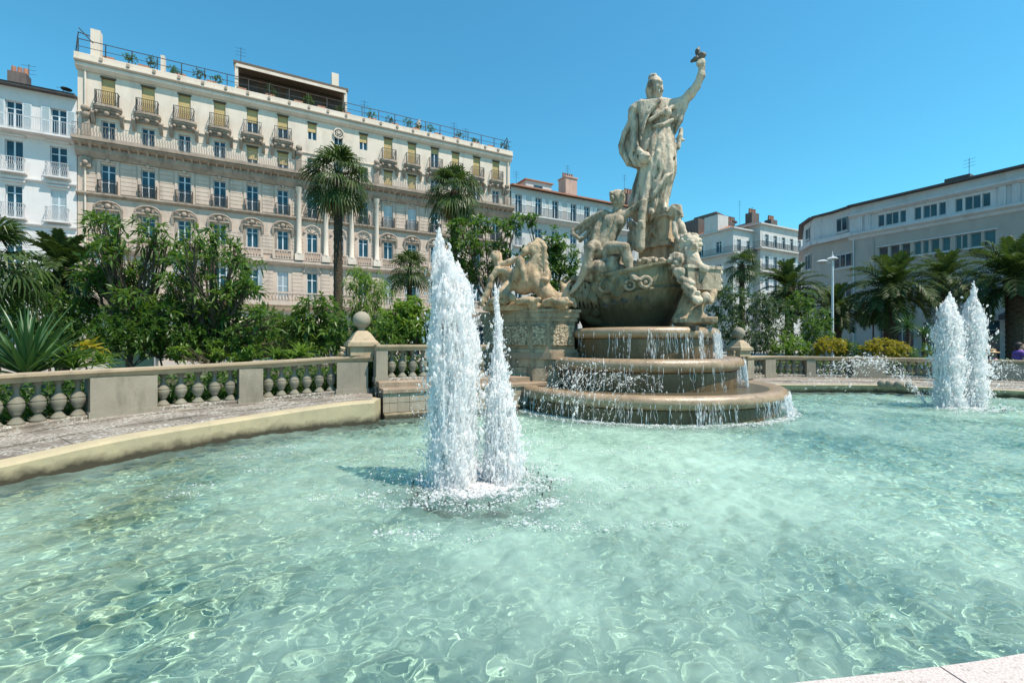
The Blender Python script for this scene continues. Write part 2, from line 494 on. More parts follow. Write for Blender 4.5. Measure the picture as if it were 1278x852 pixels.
for i, x in enumerate(BAYS):
    mid = i in (6, 7, 8)
    h5 = hole5[i]
    if i != 7: window(B, x, h5[2], h5[1] - h5[0], h5[3] - h5[2], blind=blinds5[i], transom=False)
    else: window(B, x, h5[2], h5[1] - h5[0], h5[3] - h5[2])
    if not mid:
        node('corbelled_pediment', corb_m, B, (x, 0, 0))
        node('window_railing', smallr_m, B, (x, -.02, 18.95))
    window(B, x, 16.3, .8, 1.65, blind=(.6 if i in (4, 5) else .85 if i in (9, 10) else 0), transom=i % 2 == 0)
    window(B, x, 12.62, .84, 2.1, rows=2, shut=('shutter', .4) if i in (9, 10) else None, open_=1)
    if mid: node('fanlight_arch', fan_m, B, (x, -.03, 14.75))
    else: node('window_surround', sur3_m, B, (x, 0, 0))
    node('window_railing', dark3_m, B, (x, -.03, 12.5))
    window(B, x, 9.5, .84, 1.7)
    if mid: node('fanlight_arch', fan_m, B, (x, -.03, 11.22))
    else: node('arched_pediment', arch_m, B, (x, 0, 0))
    node('pierced_parapet', lat_m, B, (x, 0, 0))
    window(B, x, 5.05, .84, 2.65, shut=('shutter', .42) if not mid else None, open_=1 if i in (1, 5, 9, 12) else 0)
    node('stone_balustrade', bl_m, B, (x, 0, 0))
    window(B, x, .2, 1.9, 3.1, fm='frame_grey', leaf=3)
    if mid: node('fanlight_arch', fan_m, B, (x, -.03, 7.75))
# rustication: courses of the piers between the windows, proud of the wall
cm = {}
for i in range(len(BAYS) + 1):
    xa = (BAYS[i - 1] + .68) if i else .25
    xb = (BAYS[i] - .68) if i < len(BAYS) else L - .3
    if xb - xa < .2: continue
    for z0, z1, st in ((12.62, 14.86, .32), (9.1, 11.2, .30), (5.1, 8.1, .33), (.4, 4.2, .4)):
        n = int((z1 - z0) / st); mb = MB()
        mb.box(xa + .05, xb - .05, -.03, -.013, z0, z0 + n * st)
        for j in range(n): mb.extrude([(-.03, z0 + j * st), (-.062, z0 + j * st + .02), (-.062, z0 + (j + .9) * st), (-.03, z0 + (j + .95) * st)][::-1], xa + .05, xb - .05)
        o = mb.build('rusticated_pier', M['facade'], B); o['kind'] = 'stuff'
colm = MB().lathe([(.26, 0), (.26, .15), (.21, .22), (.2, 1.6), (.19, 5.4), (.25, 5.5), (.28, 5.75), (.3, 5.8)], 14).mesh('column', M['plaster'], 40)
for x in (14.55, 16.74, 18.94, 21.2): node('column', colm, B, (x, -.28, 9.25))
for x in (14.55, 16.74, 18.94, 21.2): MB().box(x - .34, x + .34, -.5, -.03, 8.7, 9.24).build('column_base', M['plaster'], B)
for x in (.5, 14.55, 21.2, 35.1):
    mb = MB(); mb.box(x - .3, x + .3, -.3, -.012, 14.3, 15.0); mb.ball((x, -.3, 14.6), .18, 8); mb.build('carved_capital', M['trimstone'], B, 40)
    mb = MB(); mb.box(x - .22, x + .22, -.22, 0, 16.3, 18.0); mb.ball((x, -.3, 18.5), .28, 8); mb.ball((x, -.2, 18.1), .3, 8); mb.build('carved_console', M['trimstone'], B, 40)
for x in (.45, 35.3):
    MB().bar((x, -.14, .1), (x, -.14, 21.9), .06, 8).build('drain_pipe', M['plaster'], B)
# round medallion above the middle
mb = MB(); mb.tube([(.42 * math.cos(a), 0, .42 * math.sin(a)) for a in [2 * math.pi * q / 20 for q in range(21)]], .07, 6)
mb.tube([(.22 * math.cos(a), 0, .22 * math.sin(a)) for a in [2 * math.pi * q / 14 for q in range(15)]], .04, 5)
mb.ball((0, 0, 0), .14, 8)
for q in range(8): mb.tube([(.15 * math.cos(q * .785), 0, .15 * math.sin(q * .785)), (.4 * math.cos(q * .785), 0, .4 * math.sin(q * .785))], .025, 4)
mb.build('round_medallion', M['plaster'], B, 40, loc=(17.84, -.12, 20.55))
# roof terrace: rail, planters, penthouse, chimneys
mb = MB()
for i in range(24):
    x = .1 + i * 1.52
    mb.box(x - .03, x + .03, -.3, -.24, 22.42, 23.45)
mb.box(.1, L, -.3, -.25, 23.42, 23.46); mb.box(.1, L, -.29, -.26, 22.9, 22.93)
mb.build('roof_railing', M['iron'], B)
PX0, PX1 = 9.75, 18.55
mb = MB(); mb.box(PX0, PX1, 1.6, 6, 22.2, 24.6)
mb.build('penthouse', M['brown_wood'], B)  # dark brown wall colour takes in the shade under the overhanging roof
mb = MB(); mb.extrude([(-.25, 24.55), (-.25, 24.78), (6.2, 25.4), (6.2, 25.2)][::-1], PX0 - .1, PX1 + .1); mb.build('penthouse_roof', M['brown_wood'], B)
for x in (PX0 + .12, PX1 - .12): MB().box(x - .12, x + .12, -.2, 1.0, 22.42, 24.545).build('penthouse_side_wall', M['plaster'], B)
for q in range(5): MB().box(PX0 + .35 + q * 1.7, PX0 + 1.75 + q * 1.7, 1.52, 1.598, 22.5, 24.2).build('sliding_door', M['darkroof'], B)
mb = MB(); mb.box(PX0 + .1, PX1 - .1, -.28, -.22, 24.3, 24.54); mb.build('awning_box', M['plaster'], B)
for x, w_, h_, zz in ((.9, .55, 2.3, 22.4), (4.9, .25, 1.6, 22.4), (17.6, .6, 1.2, 25.0), (25.5, .2, 1.4, 22.4)):
    MB().box(x - w_ / 2, x + w_ / 2, .3, .9, zz, zz + h_).build('chimney', M['plaster'], B)
mb = MB(); mb.tube([(-.05, -.2, 22.4), (-.05, .3, 24.2), (.5, .9, 24.4)], .04, 5); mb.tube([(.9, -.2, 23.4), (.1, -.1, 24.3)], .04, 5); mb.build('terrace_frame', M['iron'], B)
mb = MB(); mb.tube([(34.3, -.2, 22.45), (35.2, -.1, 23.9)], .05, 5); mb.tube([(35.2, -.1, 23.9), (35.5, -.1, 22.45)], .04, 5); mb.build('terrace_frame', M['iron'], B)
plm = MB().box(-.35, .35, -.18, .14, 0, .24).mesh('roof_planter', M['rooftile'])
for i in range(16): node('roof_planter', plm, B, (1.9 + i * 2.1 + rnd.uniform(-.3, .3), -.02, 22.425))
# antenna
def antenna(parent, x, y, z, h=2.0):
    mb = MB(); mb.bar((x, y, z), (x, y, z + h), .02, 5)
    for q in range(3): mb.bar((x - .4, y, z + h - .15 - q * .3), (x + .4, y, z + h - .1 - q * .3), .012, 4)
    mb.build('antenna', M['iron'], parent)
antenna(B, 10.1, 2, 24.9, 2.3); antenna(B, 20.3, 1, 22.3, 2.4); antenna(B, 29.3, .6, 22.3, 2.2); antenna(B, 31, 1.5, 22.3, 2.4)
# shop fronts
k = NT('cafe_awning'); M['awning'] = k.fin(k.mix(k.ramp(k.noise(.6, 3), .4, .6), (.60, .52, .40), (.52, .45, .35)), .8)
M['red'] = plain('red_fabric', (.55, .04, .05), .7)
M['orange_sign'] = plain('orange_sign_paint', (.75, .16, .03), .5)
mb = MB(); mb.extrude([(-.1, 3.75), (-1.6, 3.2), (-1.6, 2.95), (-1.57, 2.95), (-1.57, 3.17), (-.1, 3.70)], 9.2, 17.2); mb.build('cafe_awning', M['awning'], B)
mb = MB(); mb.box(9.4, 17, -.5, -.42, 1.6, 2.25); mb.build('sign_board', M['dark'], B)
mb = MB()                                            # illegible orange script on the sign, preceded by a heart
hx, hz = 10.4, 1.95
hp = [(hx + .20 * math.sin(t) ** 3 * 1.1, -.56, hz + .02 * (13 * math.cos(t) - 5 * math.cos(2 * t) - 2 * math.cos(3 * t)) * .8) for t in [2 * math.pi * q / 20 for q in range(21)]]
mb.tube(hp, .035, 5)
for q in range(11):
    x = 11.1 + q * .34; a = rnd.uniform(.12, .24)
    mb.tube([(x + .13 * math.cos(t + q), -.56, 1.86 + a * .6 * math.sin(t * (1 + q % 2))) for t in [5.5 * j / 9 for j in range(10)]], .035, 4)
mb.build('sign_lettering', M['orange_sign'], B)
# ================================================================== other buildings
# ---- white house at the left, same street front
Lb = thing('white_house', 'white painted house with pale shutters left of the long cream block', 'building', fac(-9.5), FA)
LW = 9.45
o_ = 9.5
cols = [-1.02, -3.3, -5.6, -7.8]
H5, H4, H3, H2 = [(x + o_ - .42, x + o_ + .42, 16.2, 18.2) for x in cols], [(x + o_ - .45, x + o_ + .45, 13.35, 15.5) for x in cols], [(x + o_ - .42, x + o_ + .42, 10.2, 12.4) for x in cols], [(x + o_ - .42, x + o_ + .42, 6.4, 8.9) for x in cols]
H1 = [(x + o_ - .8, x + o_ + .8, .1, 4) for x in cols]
wall_with_holes(0, LW, 0, 19.15, H5 + H4 + H3 + H2 + H1).build('front_wall', M['white_plaster'], Lb)
mb = MB(); mb.box(0, LW, .5, 11, 0, 19.1); mb.box(LW - .02, LW, .001, .5, 0, 19.1); mb.build('building_core', M['white_plaster'], Lb)
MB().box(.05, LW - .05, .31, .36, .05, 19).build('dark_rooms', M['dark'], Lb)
mb = MB(); mb.box(0, LW + .02, -.5, .2, 19.151, 19.3); mb.add([(0, -.55, 19.3), (LW, -.55, 19.3), (LW, 5.5, 20.0), (0, 5.5, 20.0), (0, 11, 19.3), (LW, 11, 19.3)], [(0, 1, 2, 3), (3, 2, 5, 4)])
mb.build('roof', M['darkroof'], Lb)
mb = MB()
for z in (16.0, 12.95, 9.85): band(mb, 0, LW, 0, z - .18, z, .2)
mb.box(0, LW, -.75, -.02, 16.0, 16.14); mb.build('string_course', M['white_plaster'], Lb)
mb = MB()
for j in range(22):
    z = 1 + j * .42
    if z < 12.5: mb.box(0, LW, -.006, .0, z, z + .012)
mb.build('wall_joints', M['trimstone'], Lb, kind='stuff')
rb = rail_mb(LW, .95, .12, .7, False, False, .011); mb = MB().add([(v[0] + LW / 2, v[1], v[2] + 16.14) for v in rb.v], rb.f); mb.build('long_balcony_railing', M['white_iron'], Lb)
wr = rail_mb(1.15, .95, .1, .42, True, True, .011).mesh('window_railing', M['white_iron'])
hood = MB().box(-.62, .62, -.2, 0, 0, .1).mesh('window_hood', M['white_plaster'])
slab_ = MB().box(-.7, .7, -.48, 0, -.12, 0).mesh('balcony_slab', M['white_plaster'])
for i, x in enumerate(cols):
    window(Lb, x + o_, 16.2, .84, 2.0, shut=('shutter', .46))
    window(Lb, x + o_, 13.35, .9, 2.15, transom=i % 2 == 0)
    window(Lb, x + o_, 10.2, .84, 2.2, shut=('shutter', .42) if i == 0 else None, open_=1)
    window(Lb, x + o_, 6.4, .84, 2.5)
    window(Lb, x + o_, .1, 1.6, 3.9, fm='frame_grey')
    for z in (13.3, 10.15):
        node('window_railing', wr, Lb, (x + o_, -.02, z)); node('balcony_slab', slab_, Lb, (x + o_, -.003, z))
    for z in (15.75, 12.62, 9.1): node('window_hood', hood, Lb, (x + o_, -.003, z))
mb = MB(); mb.box(-.5 + 5.6, .5 + 5.6, 2.2, 3.0, 19.4, 21.2); mb.build('chimney', M['dark_brick'], Lb)
for q in range(3): MB().lathe([(.16, 0), (.13, .5)], 8).build('chimney_pot', M['rooftile'], Lb, loc=(5.3 + q * .32, 2.6, 21.2))
antenna(Lb, 6.1, 2.6, 21.2, .9); antenna(Lb, 8.3, 1.5, 19.4, 1.1)
MB().lathe([(.05, 0), (.3, .05), (.34, .12)], 10).build('satellite_dish', M['iron'], Lb, loc=(8.5, 1.4, 20.2))

# ---- grey-white house right of the long block, same street front, lower
Mb = thing('grey_white_house', 'lower white house with open shutters and a tall chimney behind the stone group', 'building', fac(35.72), FA)
MW = 21.5
cx_ = [36.7, 39.3, 41.6, 44.2, 46.2, 48.2, 50.6, 53.0, 55.2]
o_ = 35.72
T5 = [(x - o_ - .42, x - o_ + .42, 15.85, 18.0) for x in cx_]; T4 = [(x - o_ - .45, x - o_ + .45, 12.3, 14.5) for x in cx_]; T3 = [(x - o_ - .45, x - o_ + .45, 9.0, 11.2) for x in cx_]
T2 = [(x - o_ - .45, x - o_ + .45, 5.6, 7.9) for x in cx_]; T1 = [(x - o_ - .7, x - o_ + .7, .1, 3.8) for x in cx_]
wall_with_holes(.02, MW, 0, 18.75, T5 + T4 + T3 + T2 + T1).build('front_wall', M['white_wall'], Mb)
mb = MB(); mb.box(.02, MW, .5, 10, 0, 18.7); mb.build('building_core', M['white_wall'], Mb)
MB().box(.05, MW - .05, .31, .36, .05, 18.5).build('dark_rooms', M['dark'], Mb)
mb = MB(); mb.add([(0, -.6, 18.75), (MW, -.6, 18.75), (MW, 5, 19.9), (0, 5, 19.9), (0, -.6, 18.9), (MW, -.6, 18.9), (MW, 5, 20.1), (0, 5, 20.1)], [(3, 2, 1, 0), (4, 5, 6, 7), (0, 1, 5, 4), (1, 2, 6, 5), (2, 3, 7, 6), (3, 0, 4, 7)])
mb.build('roof', M['rooftile'], Mb)
mb = MB(); mb.box(.02, MW, -.8, -.01, 15.55, 15.72); band(mb, .02, MW, 0, 15.2, 15.549, .6); mb.build('long_balcony', M['white_wall'], Mb)
rb = rail_mb(MW - .1, .95, .12, .76, False, False, .012); MB().add([(v[0] + MW / 2, v[1], v[2] + 15.72) for v in rb.v], rb.f).build('long_balcony_railing', M['iron'], Mb)
mb = MB(); mb.box(.02, MW, -.5, -.01, 8.7, 8.85); band(mb, .02, MW, 0, 8.4, 8.699, .3); mb.build('lower_balcony', M['white_wall'], Mb)
for i, x in enumerate(cx_):
    window(Mb, x - o_, 15.85, .84, 2.15, shut=('shutter_white', .48))
    window(Mb, x - o_, 12.3, .9, 2.2); node('window_railing', wr, Mb, (x - o_, -.01, 12.25)); node('balcony_slab', slab_, Mb, (x - o_, -.004, 12.25))
    window(Mb, x - o_, 9.0, .9, 2.2, shut=('shutter_white', .46), open_=i % 2)
    window(Mb, x - o_, 5.6, .9, 2.3); window(Mb, x - o_, .1, 1.4, 3.7, fm='frame_grey')
mb = MB(); mb.box(9.2, 10.95, 2.6, 4.2, 19.2, 22.2); mb.box(9.1, 11.05, 2.5, 4.3, 22.2, 22.36); mb.build('chimney', M['chimney'], Mb)
pot = MB().lathe([(.2, 0), (.15, .7), (.18, .8)], 8).mesh('chimney_pot', M['rooftile'])
for q in range(5): node('chimney_pot', pot, Mb, (9.4 + q * .34, 3.4, 22.36), scale=.8)
mb = MB(); mb.box(19.3, 21.3, 2.5, 4, 19.3, 21.8); mb.build('chimney', M['dark_brick'], Mb)
for q in range(4): node('chimney_pot', pot, Mb, (19.6 + q * .45, 3.2, 21.8))
mb = MB(); mb.box(3.2, 6.8, 2.2, 4.5, 19.0, 20.7); mb.build('roof_dormer', M['white_wall'], Mb)
MB().box(4.3, 5.5, 2.16, 2.199, 19.75, 20.25).build('dormer_window', M['glass'], Mb)
MB().box(3.0, 7.0, 2.0, 4.6, 20.7, 20.82).build('dormer_roof', M['rooftile'], Mb)
antenna(Mb, 1.8, 2, 19.2, 2.2); antenna(Mb, 9.8, 3, 19.3, 4.6); antenna(Mb, 19.2, 3, 20, 4.4); antenna(Mb, 21, 3, 21.8, 1.8)

# ---- corner house with the shaded and the lit front (behind the fan palm, right of the monument)
def house(name, label, corner, L1, L2, top, mat_, rows, colsA, colsB, ang=FA, rail_rows=(), roofm='darkroof', group=None):
    """corner house: front A runs right from the corner along the street heading, front B runs back from it"""
    t = thing(name, label, 'building', corner, ang, group)
    def holes(cs): return [(x - .5, x + .5, z0, z1) for x in cs for z0, z1 in rows]
    wall_with_holes(0, L1, 0, top, holes(colsA)).build('front_wall', mat_, t)
    sb = wall_with_holes(0, L2, 0, top, holes(colsB))
    side = node('side_wall', sb.mesh('side_wall', mat_), t, (0, L2, 0), -math.pi / 2)
    mb = MB(); mb.box(.45, L1 - .01, .45, L2 - .01, 0, top - .05); mb.build('building_core', mat_, t)
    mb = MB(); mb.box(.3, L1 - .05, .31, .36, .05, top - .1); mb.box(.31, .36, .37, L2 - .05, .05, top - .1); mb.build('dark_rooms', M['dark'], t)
    mb = MB(); mb.box(-.45, L1 + .1, -.45, L2, top + .001, top + .22); mb.build('cornice', mat_, t)
    mb = MB(); mb.add([(-.4, -.4, top + .22), (L1, -.4, top + .22), (L1, L2, top + .22), (-.4, L2, top + .22), (3, 3.2, top + 1.6), (L1, 3.2, top + 1.6), (L1, L2 - 3, top + 1.6), (3, L2 - 3, top + 1.6)], [(0, 1, 5, 4), (1, 2, 6, 5), (2, 3, 7, 6), (3, 0, 4, 7), (4, 5, 6, 7)]); mb.build('roof', M[roofm], t)
    for z0, z1 in rows:
        for x in colsA: window(t, x, z0, 1.0, z1 - z0, shut=('shutter_white', .55))
        for x in colsB: window(side, x, z0, 1.0, z1 - z0, shut=('shutter', .55), open_=int(x) % 2)
    for z in rail_rows:
        mb = MB(); mb.box(-.7, L1, -.7, -.003, z - .2, z); mb.box(-.7, -.003, 0, L2, z - .2, z); mb.build('balcony_slab', mat_, t)
        r1 = rail_mb(L1 + .6, 1.0, .16, 0, False, False, .016); r2 = rail_mb(L2, 1.0, .16, 0, False, False, .016)
        mb = MB().add([(v[0] + L1 / 2 - .3, v[1] - .66, v[2] + z) for v in r1.v], r1.f)
        mb.add([(-.66, v[0] + L2 / 2 - .6, v[2] + z) for v in r2.v], r2.f)
        mb.build('balcony_railing', M['iron'], t)
    return t
cY = 72
c1 = at(915, 285.5, cY); c1.z = 0
topz = at(915, 285.5, cY).z
hz = lambda py, Y: at(0, py, Y).z
rows_ = [(hz(312, cY), hz(297.5, cY)), (hz(342, cY), hz(327, cY)), (hz(370, cY), hz(356, cY)), (hz(398, cY), hz(384, cY))]
t = house('corner_house', 'white corner house with dark teal shutters between the monument and the row house', c1, 7.2, 13, topz, M['white_wall'], rows_, [1.4, 3.8, 6.1], [3.4, 6.9, 10.4], rail_rows=(hz(315, cY),), roofm='rooftile')
mb = MB(); mb.box(3.0, 8.2, 5.5, 10, topz, topz + 4.2); mb.box(-2.5 + 3, .5 + 3, 7, 12, topz, topz + 3.4); mb.add([(3, 5.3, topz + 4.2), (8.6, 5.3, topz + 3.2), (8.6, 10, topz + 3.2), (3, 10, topz + 4.2), (3, 5.3, topz + 4.5), (8.6, 5.3, topz + 3.5), (8.6, 10, topz + 3.5), (3, 10, topz + 4.5)], [(3, 2, 1, 0), (4, 5, 6, 7), (0, 1, 5, 4), (1, 2, 6, 5), (2, 3, 7, 6), (3, 0, 4, 7)])
mb.build('attic_block', M['dark_brick'], t)
MB().box(-.2, 2.4, 2.6, 5.2, topz, topz + 2.9).build('roof_turret', M['white_wall'], t)
for x, y, w_, h_ in ((-.1, 11, 2.2, 2.6), (6.2, 5.2, 1.5, 3.0)):
    MB().box(x - w_ / 2, x + w_ / 2, y - .5, y + .5, topz, topz + h_).build('chimney', M['dark_brick'], t)
    for q in range(3): node('chimney_pot', pot, t, (x - w_ / 2 + .3 + q * (w_ - .6) / 2, y, topz + h_))
cY2 = 73.5
c2_ = at(948.8, 280, cY2); top2 = c2_.z; c2_.z = 0
rows2 = [(hz(306, cY2), hz(291, cY2)), (hz(335, cY2), hz(318, cY2)), (hz(362, cY2), hz(347, cY2)), (hz(392, cY2), hz(378, cY2))]
t = house('row_house', 'white row house with folded shutters left of the concrete building', c2_, 14, 9, top2, M['white_wall'], rows2, [1.7, 4.0, 6.3, 8.6, 10.9], [3], rail_rows=(hz(309, cY2), hz(338, cY2)), roofm='darkroof')
for x, y, w_, h_ in ((3.2, 3.5, 2.0, 3.0), (8.0, 3.2, 1.8, 2.4)):
    MB().box(x - w_ / 2, x + w_ / 2, y - .6, y + .6, top2, top2 + h_).build('chimney', M['dark_brick'], t)
    for q in range(4): node('chimney_pot', pot, t, (x - w_ / 2 + .3 + q * (w_ - .6) / 3, y, top2 + h_))
antenna(t, -.9, 3, top2, 4.5); antenna(t, 3.2, 3.5, top2 + 3.0, 1.2)

# ---- grey concrete building on the right
RA = R(-61.4)
RP = Vector((35.333, 47.0, 0))
G = thing('concrete_building', 'shaded grey concrete building with long window bands right of the lamp post', 'building', RP, RA)
RL = 34.0
up = []
for a, b in ((2.08, 2.59), (2.70, 3.74), (3.85, 4.31), (4.95, 5.45), (5.60, 6.58), (6.72, 7.19), (7.83, 8.30), (8.45, 9.44), (9.54, 10.04)): up.append((a, b, 13.0, 14.15))
up2 = [(a + 13.2, b + 13.2, c, d) for a, b, c, d in up]
low = []
for a, b in ((2.14, 2.89), (3.09, 3.81), (3.98, 4.64), (4.95, 5.45), (5.60, 6.00), (6.17, 6.75), (6.94, 7.49), (7.83, 8.63), (8.80, 9.48), (9.65, 10.35)): low.append((a, b, 9.72, 10.95))
low2 = [(a + 13.2, b + 13.2, c, d) for a, b, c, d in low]
low3 = [(a, b, 5.6, 6.9) for a, b, c, d in low + low2]
gsh = [(2.2, 4.9, .1, 3.4), (5.6, 7.4, .1, 3.4), (8.3, 10.6, .1, 3.4), (12, 15, .1, 3.6), (16, 19, .1, 3.6), (20, 23, .1, 3.6)]
wall_with_holes(0, RL, 0, 12.3, low + low2 + low3 + gsh).build('front_wall', M['grey_concrete'], G)
wall_with_holes(-.35, RL, 12.3, 15.55, up + up2, y=.02).build('attic_wall', M['pale_concrete'], G)
mb = MB(); mb.box(0, RL, .5, 12, 0, 15.5); mb.build('building_core', M['grey_concrete'], G)
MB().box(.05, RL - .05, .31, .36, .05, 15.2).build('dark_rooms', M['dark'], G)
mb = MB(); mb.box(-.4, RL, -.55, .4, 15.551, 15.72); mb.build('roof_edge', M['darkroof'], G)
mb = MB(); band(mb, -.4, RL, .02, 14.4, 14.75, .4); mb.build('upper_cornice', M['pale_concrete'], G)
mb = MB(); band(mb, -.45, RL, 0, 12.35, 12.75, .45); band(mb, -.42, RL, 0, 12.1, 12.349, .18); mb.build('attic_cornice', M['pale_concrete'], G)
for a, b, c, d, e in ((2.0, 10.5, -.14, 9.58, 9.7), (2.0, 10.5, -.12, 10.96, 11.06), (15.2, 23.7, -.14, 9.58, 9.7)): MB().box(a, b, c, -.002, d, e).build('window_sill_band', M['pale_concrete'], G)
for x in (.55, 1.25, 10.75, 11.55):
    mb = MB(); mb.box(x - .22, x + .22, -.12, .018, 12.76, 14.39); mb.box(x - .06, x + .06, -.16, -.12, 12.9, 14.3); mb.build('attic_pilaster', M['pale_concrete'], G)
for hs, lf in ((up + up2, 1), (low + low2 + low3, 1)):
    for a, b, c, d in hs: window(G, (a + b) / 2, c, b - a, d - c, fm='frame_grey', leaf=1 if b - a < .8 else 2, transom=False, y=.16)
for a, b, c, d in gsh: window(G, (a + b) / 2, c, b - a, d - c, fm='frame_grey', leaf=3, y=.2)
for x in (4.0, 6.95, 9.2): MB().box(x - .38, x + .38, -.35, -.003, 9.2, 9.5).build('air_conditioner', M['iron'], G)
mb = MB(); mb.box(6.9, 8.6, .6, 2.2, 15.72, 16.3); mb.build('roof_hatch', M['darkroof'], G)
antenna(G, 8.5, .8, 15.7, 2.0)
MB().bar((-.02, -.08, 0), (-.02, -.08, 12.2), .07, 6).build('drain_pipe', M['pale_concrete'], G)
MB().bar((1.75, -.05, 4), (1.75, -.05, 12.0), .03, 6).build('drain_pipe', M['grey_concrete'], G)
# shop awning with blurred white letters
M['dark_awning'] = plain('dark_awning', (.035, .035, .04), .7)
M['letter_white'] = plain('white_lettering', (.7, .7, .7), .6)
# rounded corner wing of the same building
wing = [at(1066, 0, 47.0), at(1041, 0, 49.3), at(1016, 0, 51.3), at(1003, 0, 54.5), at(1001.0, 0, 62)]
def wing_wall(name, z0, z1, m, off=0.0, holes=None):
    mb = MB()
    for i in range(4):
        a, b = wing[i], wing[i + 1]
        d = (b - a); d.z = 0; nrm = Vector((-d.y, d.x, 0)).normalized()
        a2, b2 = a + nrm * off, b + nrm * off
        mb.add([(a2.x - RP.x, a2.y - RP.y, z0), (b2.x - RP.x, b2.y - RP.y, z0), (b2.x - RP.x, b2.y - RP.y, z1), (a2.x - RP.x, a2.y - RP.y, z1),
                (a.x - RP.x - nrm.x * .3, a.y - RP.y - nrm.y * .3, z0), (b.x - RP.x - nrm.x * .3, b.y - RP.y - nrm.y * .3, z0), (b.x - RP.x - nrm.x * .3, b.y - RP.y - nrm.y * .3, z1), (a.x - RP.x - nrm.x * .3, a.y - RP.y - nrm.y * .3, z1)],
               [(0, 3, 2, 1), (4, 5, 6, 7), (3, 7, 6, 2), (0, 1, 5, 4), (0, 4, 7, 3), (1, 2, 6, 5)])
    o = mb.build(name, m, G); o.rotation_euler = (0, 0, -RA); return o
wing_wall('wing_wall', 0, 12.5, M['grey_concrete'])
wing_wall('wing_attic_wall', 12.96, 15.55, M['pale_concrete'], -.05)
wing_wall('wing_cornice', 12.51, 12.95, M['pale_concrete'], .45)
wing_wall('wing_roof_edge', 15.56, 15.7, M['darkroof'], .5)
def wing_window(i, f0, f1, z0, z1, leaf=2):
    a, b = wing[i], wing[i + 1]
    p = a.lerp(b, (f0 + f1) / 2); w_ = (b - a); w_.z = 0; wd = w_.length * (f1 - f0)
    nrm = Vector((-w_.y, w_.x, 0)).normalized(); p = p + nrm * .0
    inv = Matrix.Rotation(-RA, 3, 'Z')
    q = inv @ Vector((p.x - RP.x, p.y - RP.y, 0))
    ang = math.atan2(-w_.y, -w_.x) - RA
    mb = MB(); mb.box(-wd / 2 - .12, wd / 2 + .12, -.1, -.004, z0 - .16, z0 - .02); mb.box(-wd / 2 - .12, wd / 2 + .12, -.1, -.004, z1 + .02, z1 + .12)
    o = mb.build('window_surround', M['pale_concrete'], G); o.location = (q.x, q.y, 0); o.rotation_euler = (0, 0, ang)
    w = window(G, 0, z0, wd, z1 - z0, fm='frame_grey', leaf=leaf, transom=False, y=-.05)
    off = Matrix.Rotation(ang, 3, 'Z') @ Vector((0, -.06, z0)); w.location = Vector((q.x, q.y, 0)) + off; w.rotation_euler = (0, 0, ang)
wing_window(0, .30, .84, 13.35, 14.75); wing_window(2, .42, .72, 13.6, 14.75, 1)
wing_window(0, .08, .95, 9.5, 10.85, 3); wing_window(0, .08, .95, 6.3, 7.7, 3); wing_window(1, .35, .75, 6.4, 7.9, 2)
wing_window(2, .25, .75, 10.0, 11.7, 2)
mb = MB(); mb.extrude([(-.05, 4.1), (-1.9, 3.75), (-1.9, 3.35), (-1.86, 3.35), (-1.86, 3.7), (-.05, 4.0)], 11.0, 24.0); mb.build('shop_awning', M['dark_awning'], G)
mb = MB()
for q in range(5):                                    # blurred white capitals on the valance
    x = 11.7 + q * .3
    mb.box(x, x + .05, -1.915, -1.902, 3.45, 3.63); mb.box(x + .05, x + .18, -1.915, -1.902, 3.45 + .07 * (q % 3), 3.49 + .07 * (q % 3))
    if q % 2: mb.box(x + .14, x + .18, -1.916, -1.903, 3.50, 3.63)
for q in range(14): mb.box(14.2 + q * .2, 14.32 + q * .2, -1.915, -1.902, 3.48, 3.58 + .03 * (q % 2))
mb.build('awning_lettering', M['letter_white'], G)
# ================================================================== ground, pool, balustrades, fountain tiers
M['ground'] = stone('paving_dust', (.36, .33, .29), (.28, .26, .23), (.14, .13, .11), .4, .4, .9, .3)
M['soil'] = stone('planting_soil', (.10, .085, .06), (.06, .055, .04), None, 0, 3, .95, .6)
def spline(pts, n):
    """Catmull-Rom through 3-D points, n samples per span"""
    P = [Vector(p) for p in pts]; out = []
    for i in range(len(P) - 1):
        p0, p1, p2, p3 = P[max(i - 1, 0)], P[i], P[i + 1], P[min(i + 2, len(P) - 1)]
        for j in range(n):
            t = j / n
            out.append(.5 * ((2 * p1) + (p2 - p0) * t + (2 * p0 - 5 * p1 + 4 * p2 - p3) * t * t + (-p0 + 3 * p1 - 3 * p2 + p3) * t ** 3))
    out.append(P[-1]); return out
def normals(path):
    out = []
    for i in range(len(path)):
        d = path[min(i + 1, len(path) - 1)] - path[max(i - 1, 0)]; d.z = 0; d.normalize()
        out.append(Vector((d.y, -d.x, 0)))            # to the right of travel
    return out
def sweep(mb, path, prof, closed=True):
    """prof: (offset to the right, dz) corners swept along a path"""
    nr = normals(path); m = len(prof); v = []; f = []
    for p, n in zip(path, nr):
        for o, dz in prof: v.append((p.x + n.x * o, p.y + n.y * o, p.z + dz))
    for i in range(len(path) - 1):
        for k in range(m if closed else m - 1):
            k2 = (k + 1) % m
            f.append((i * m + k, i * m + k2, (i + 1) * m + k2, (i + 1) * m + k))
    if closed:
        f.append(tuple(range(m - 1, -1, -1))); f.append(tuple((len(path) - 1) * m + k for k in range(m)))
    return mb.add(v, f)

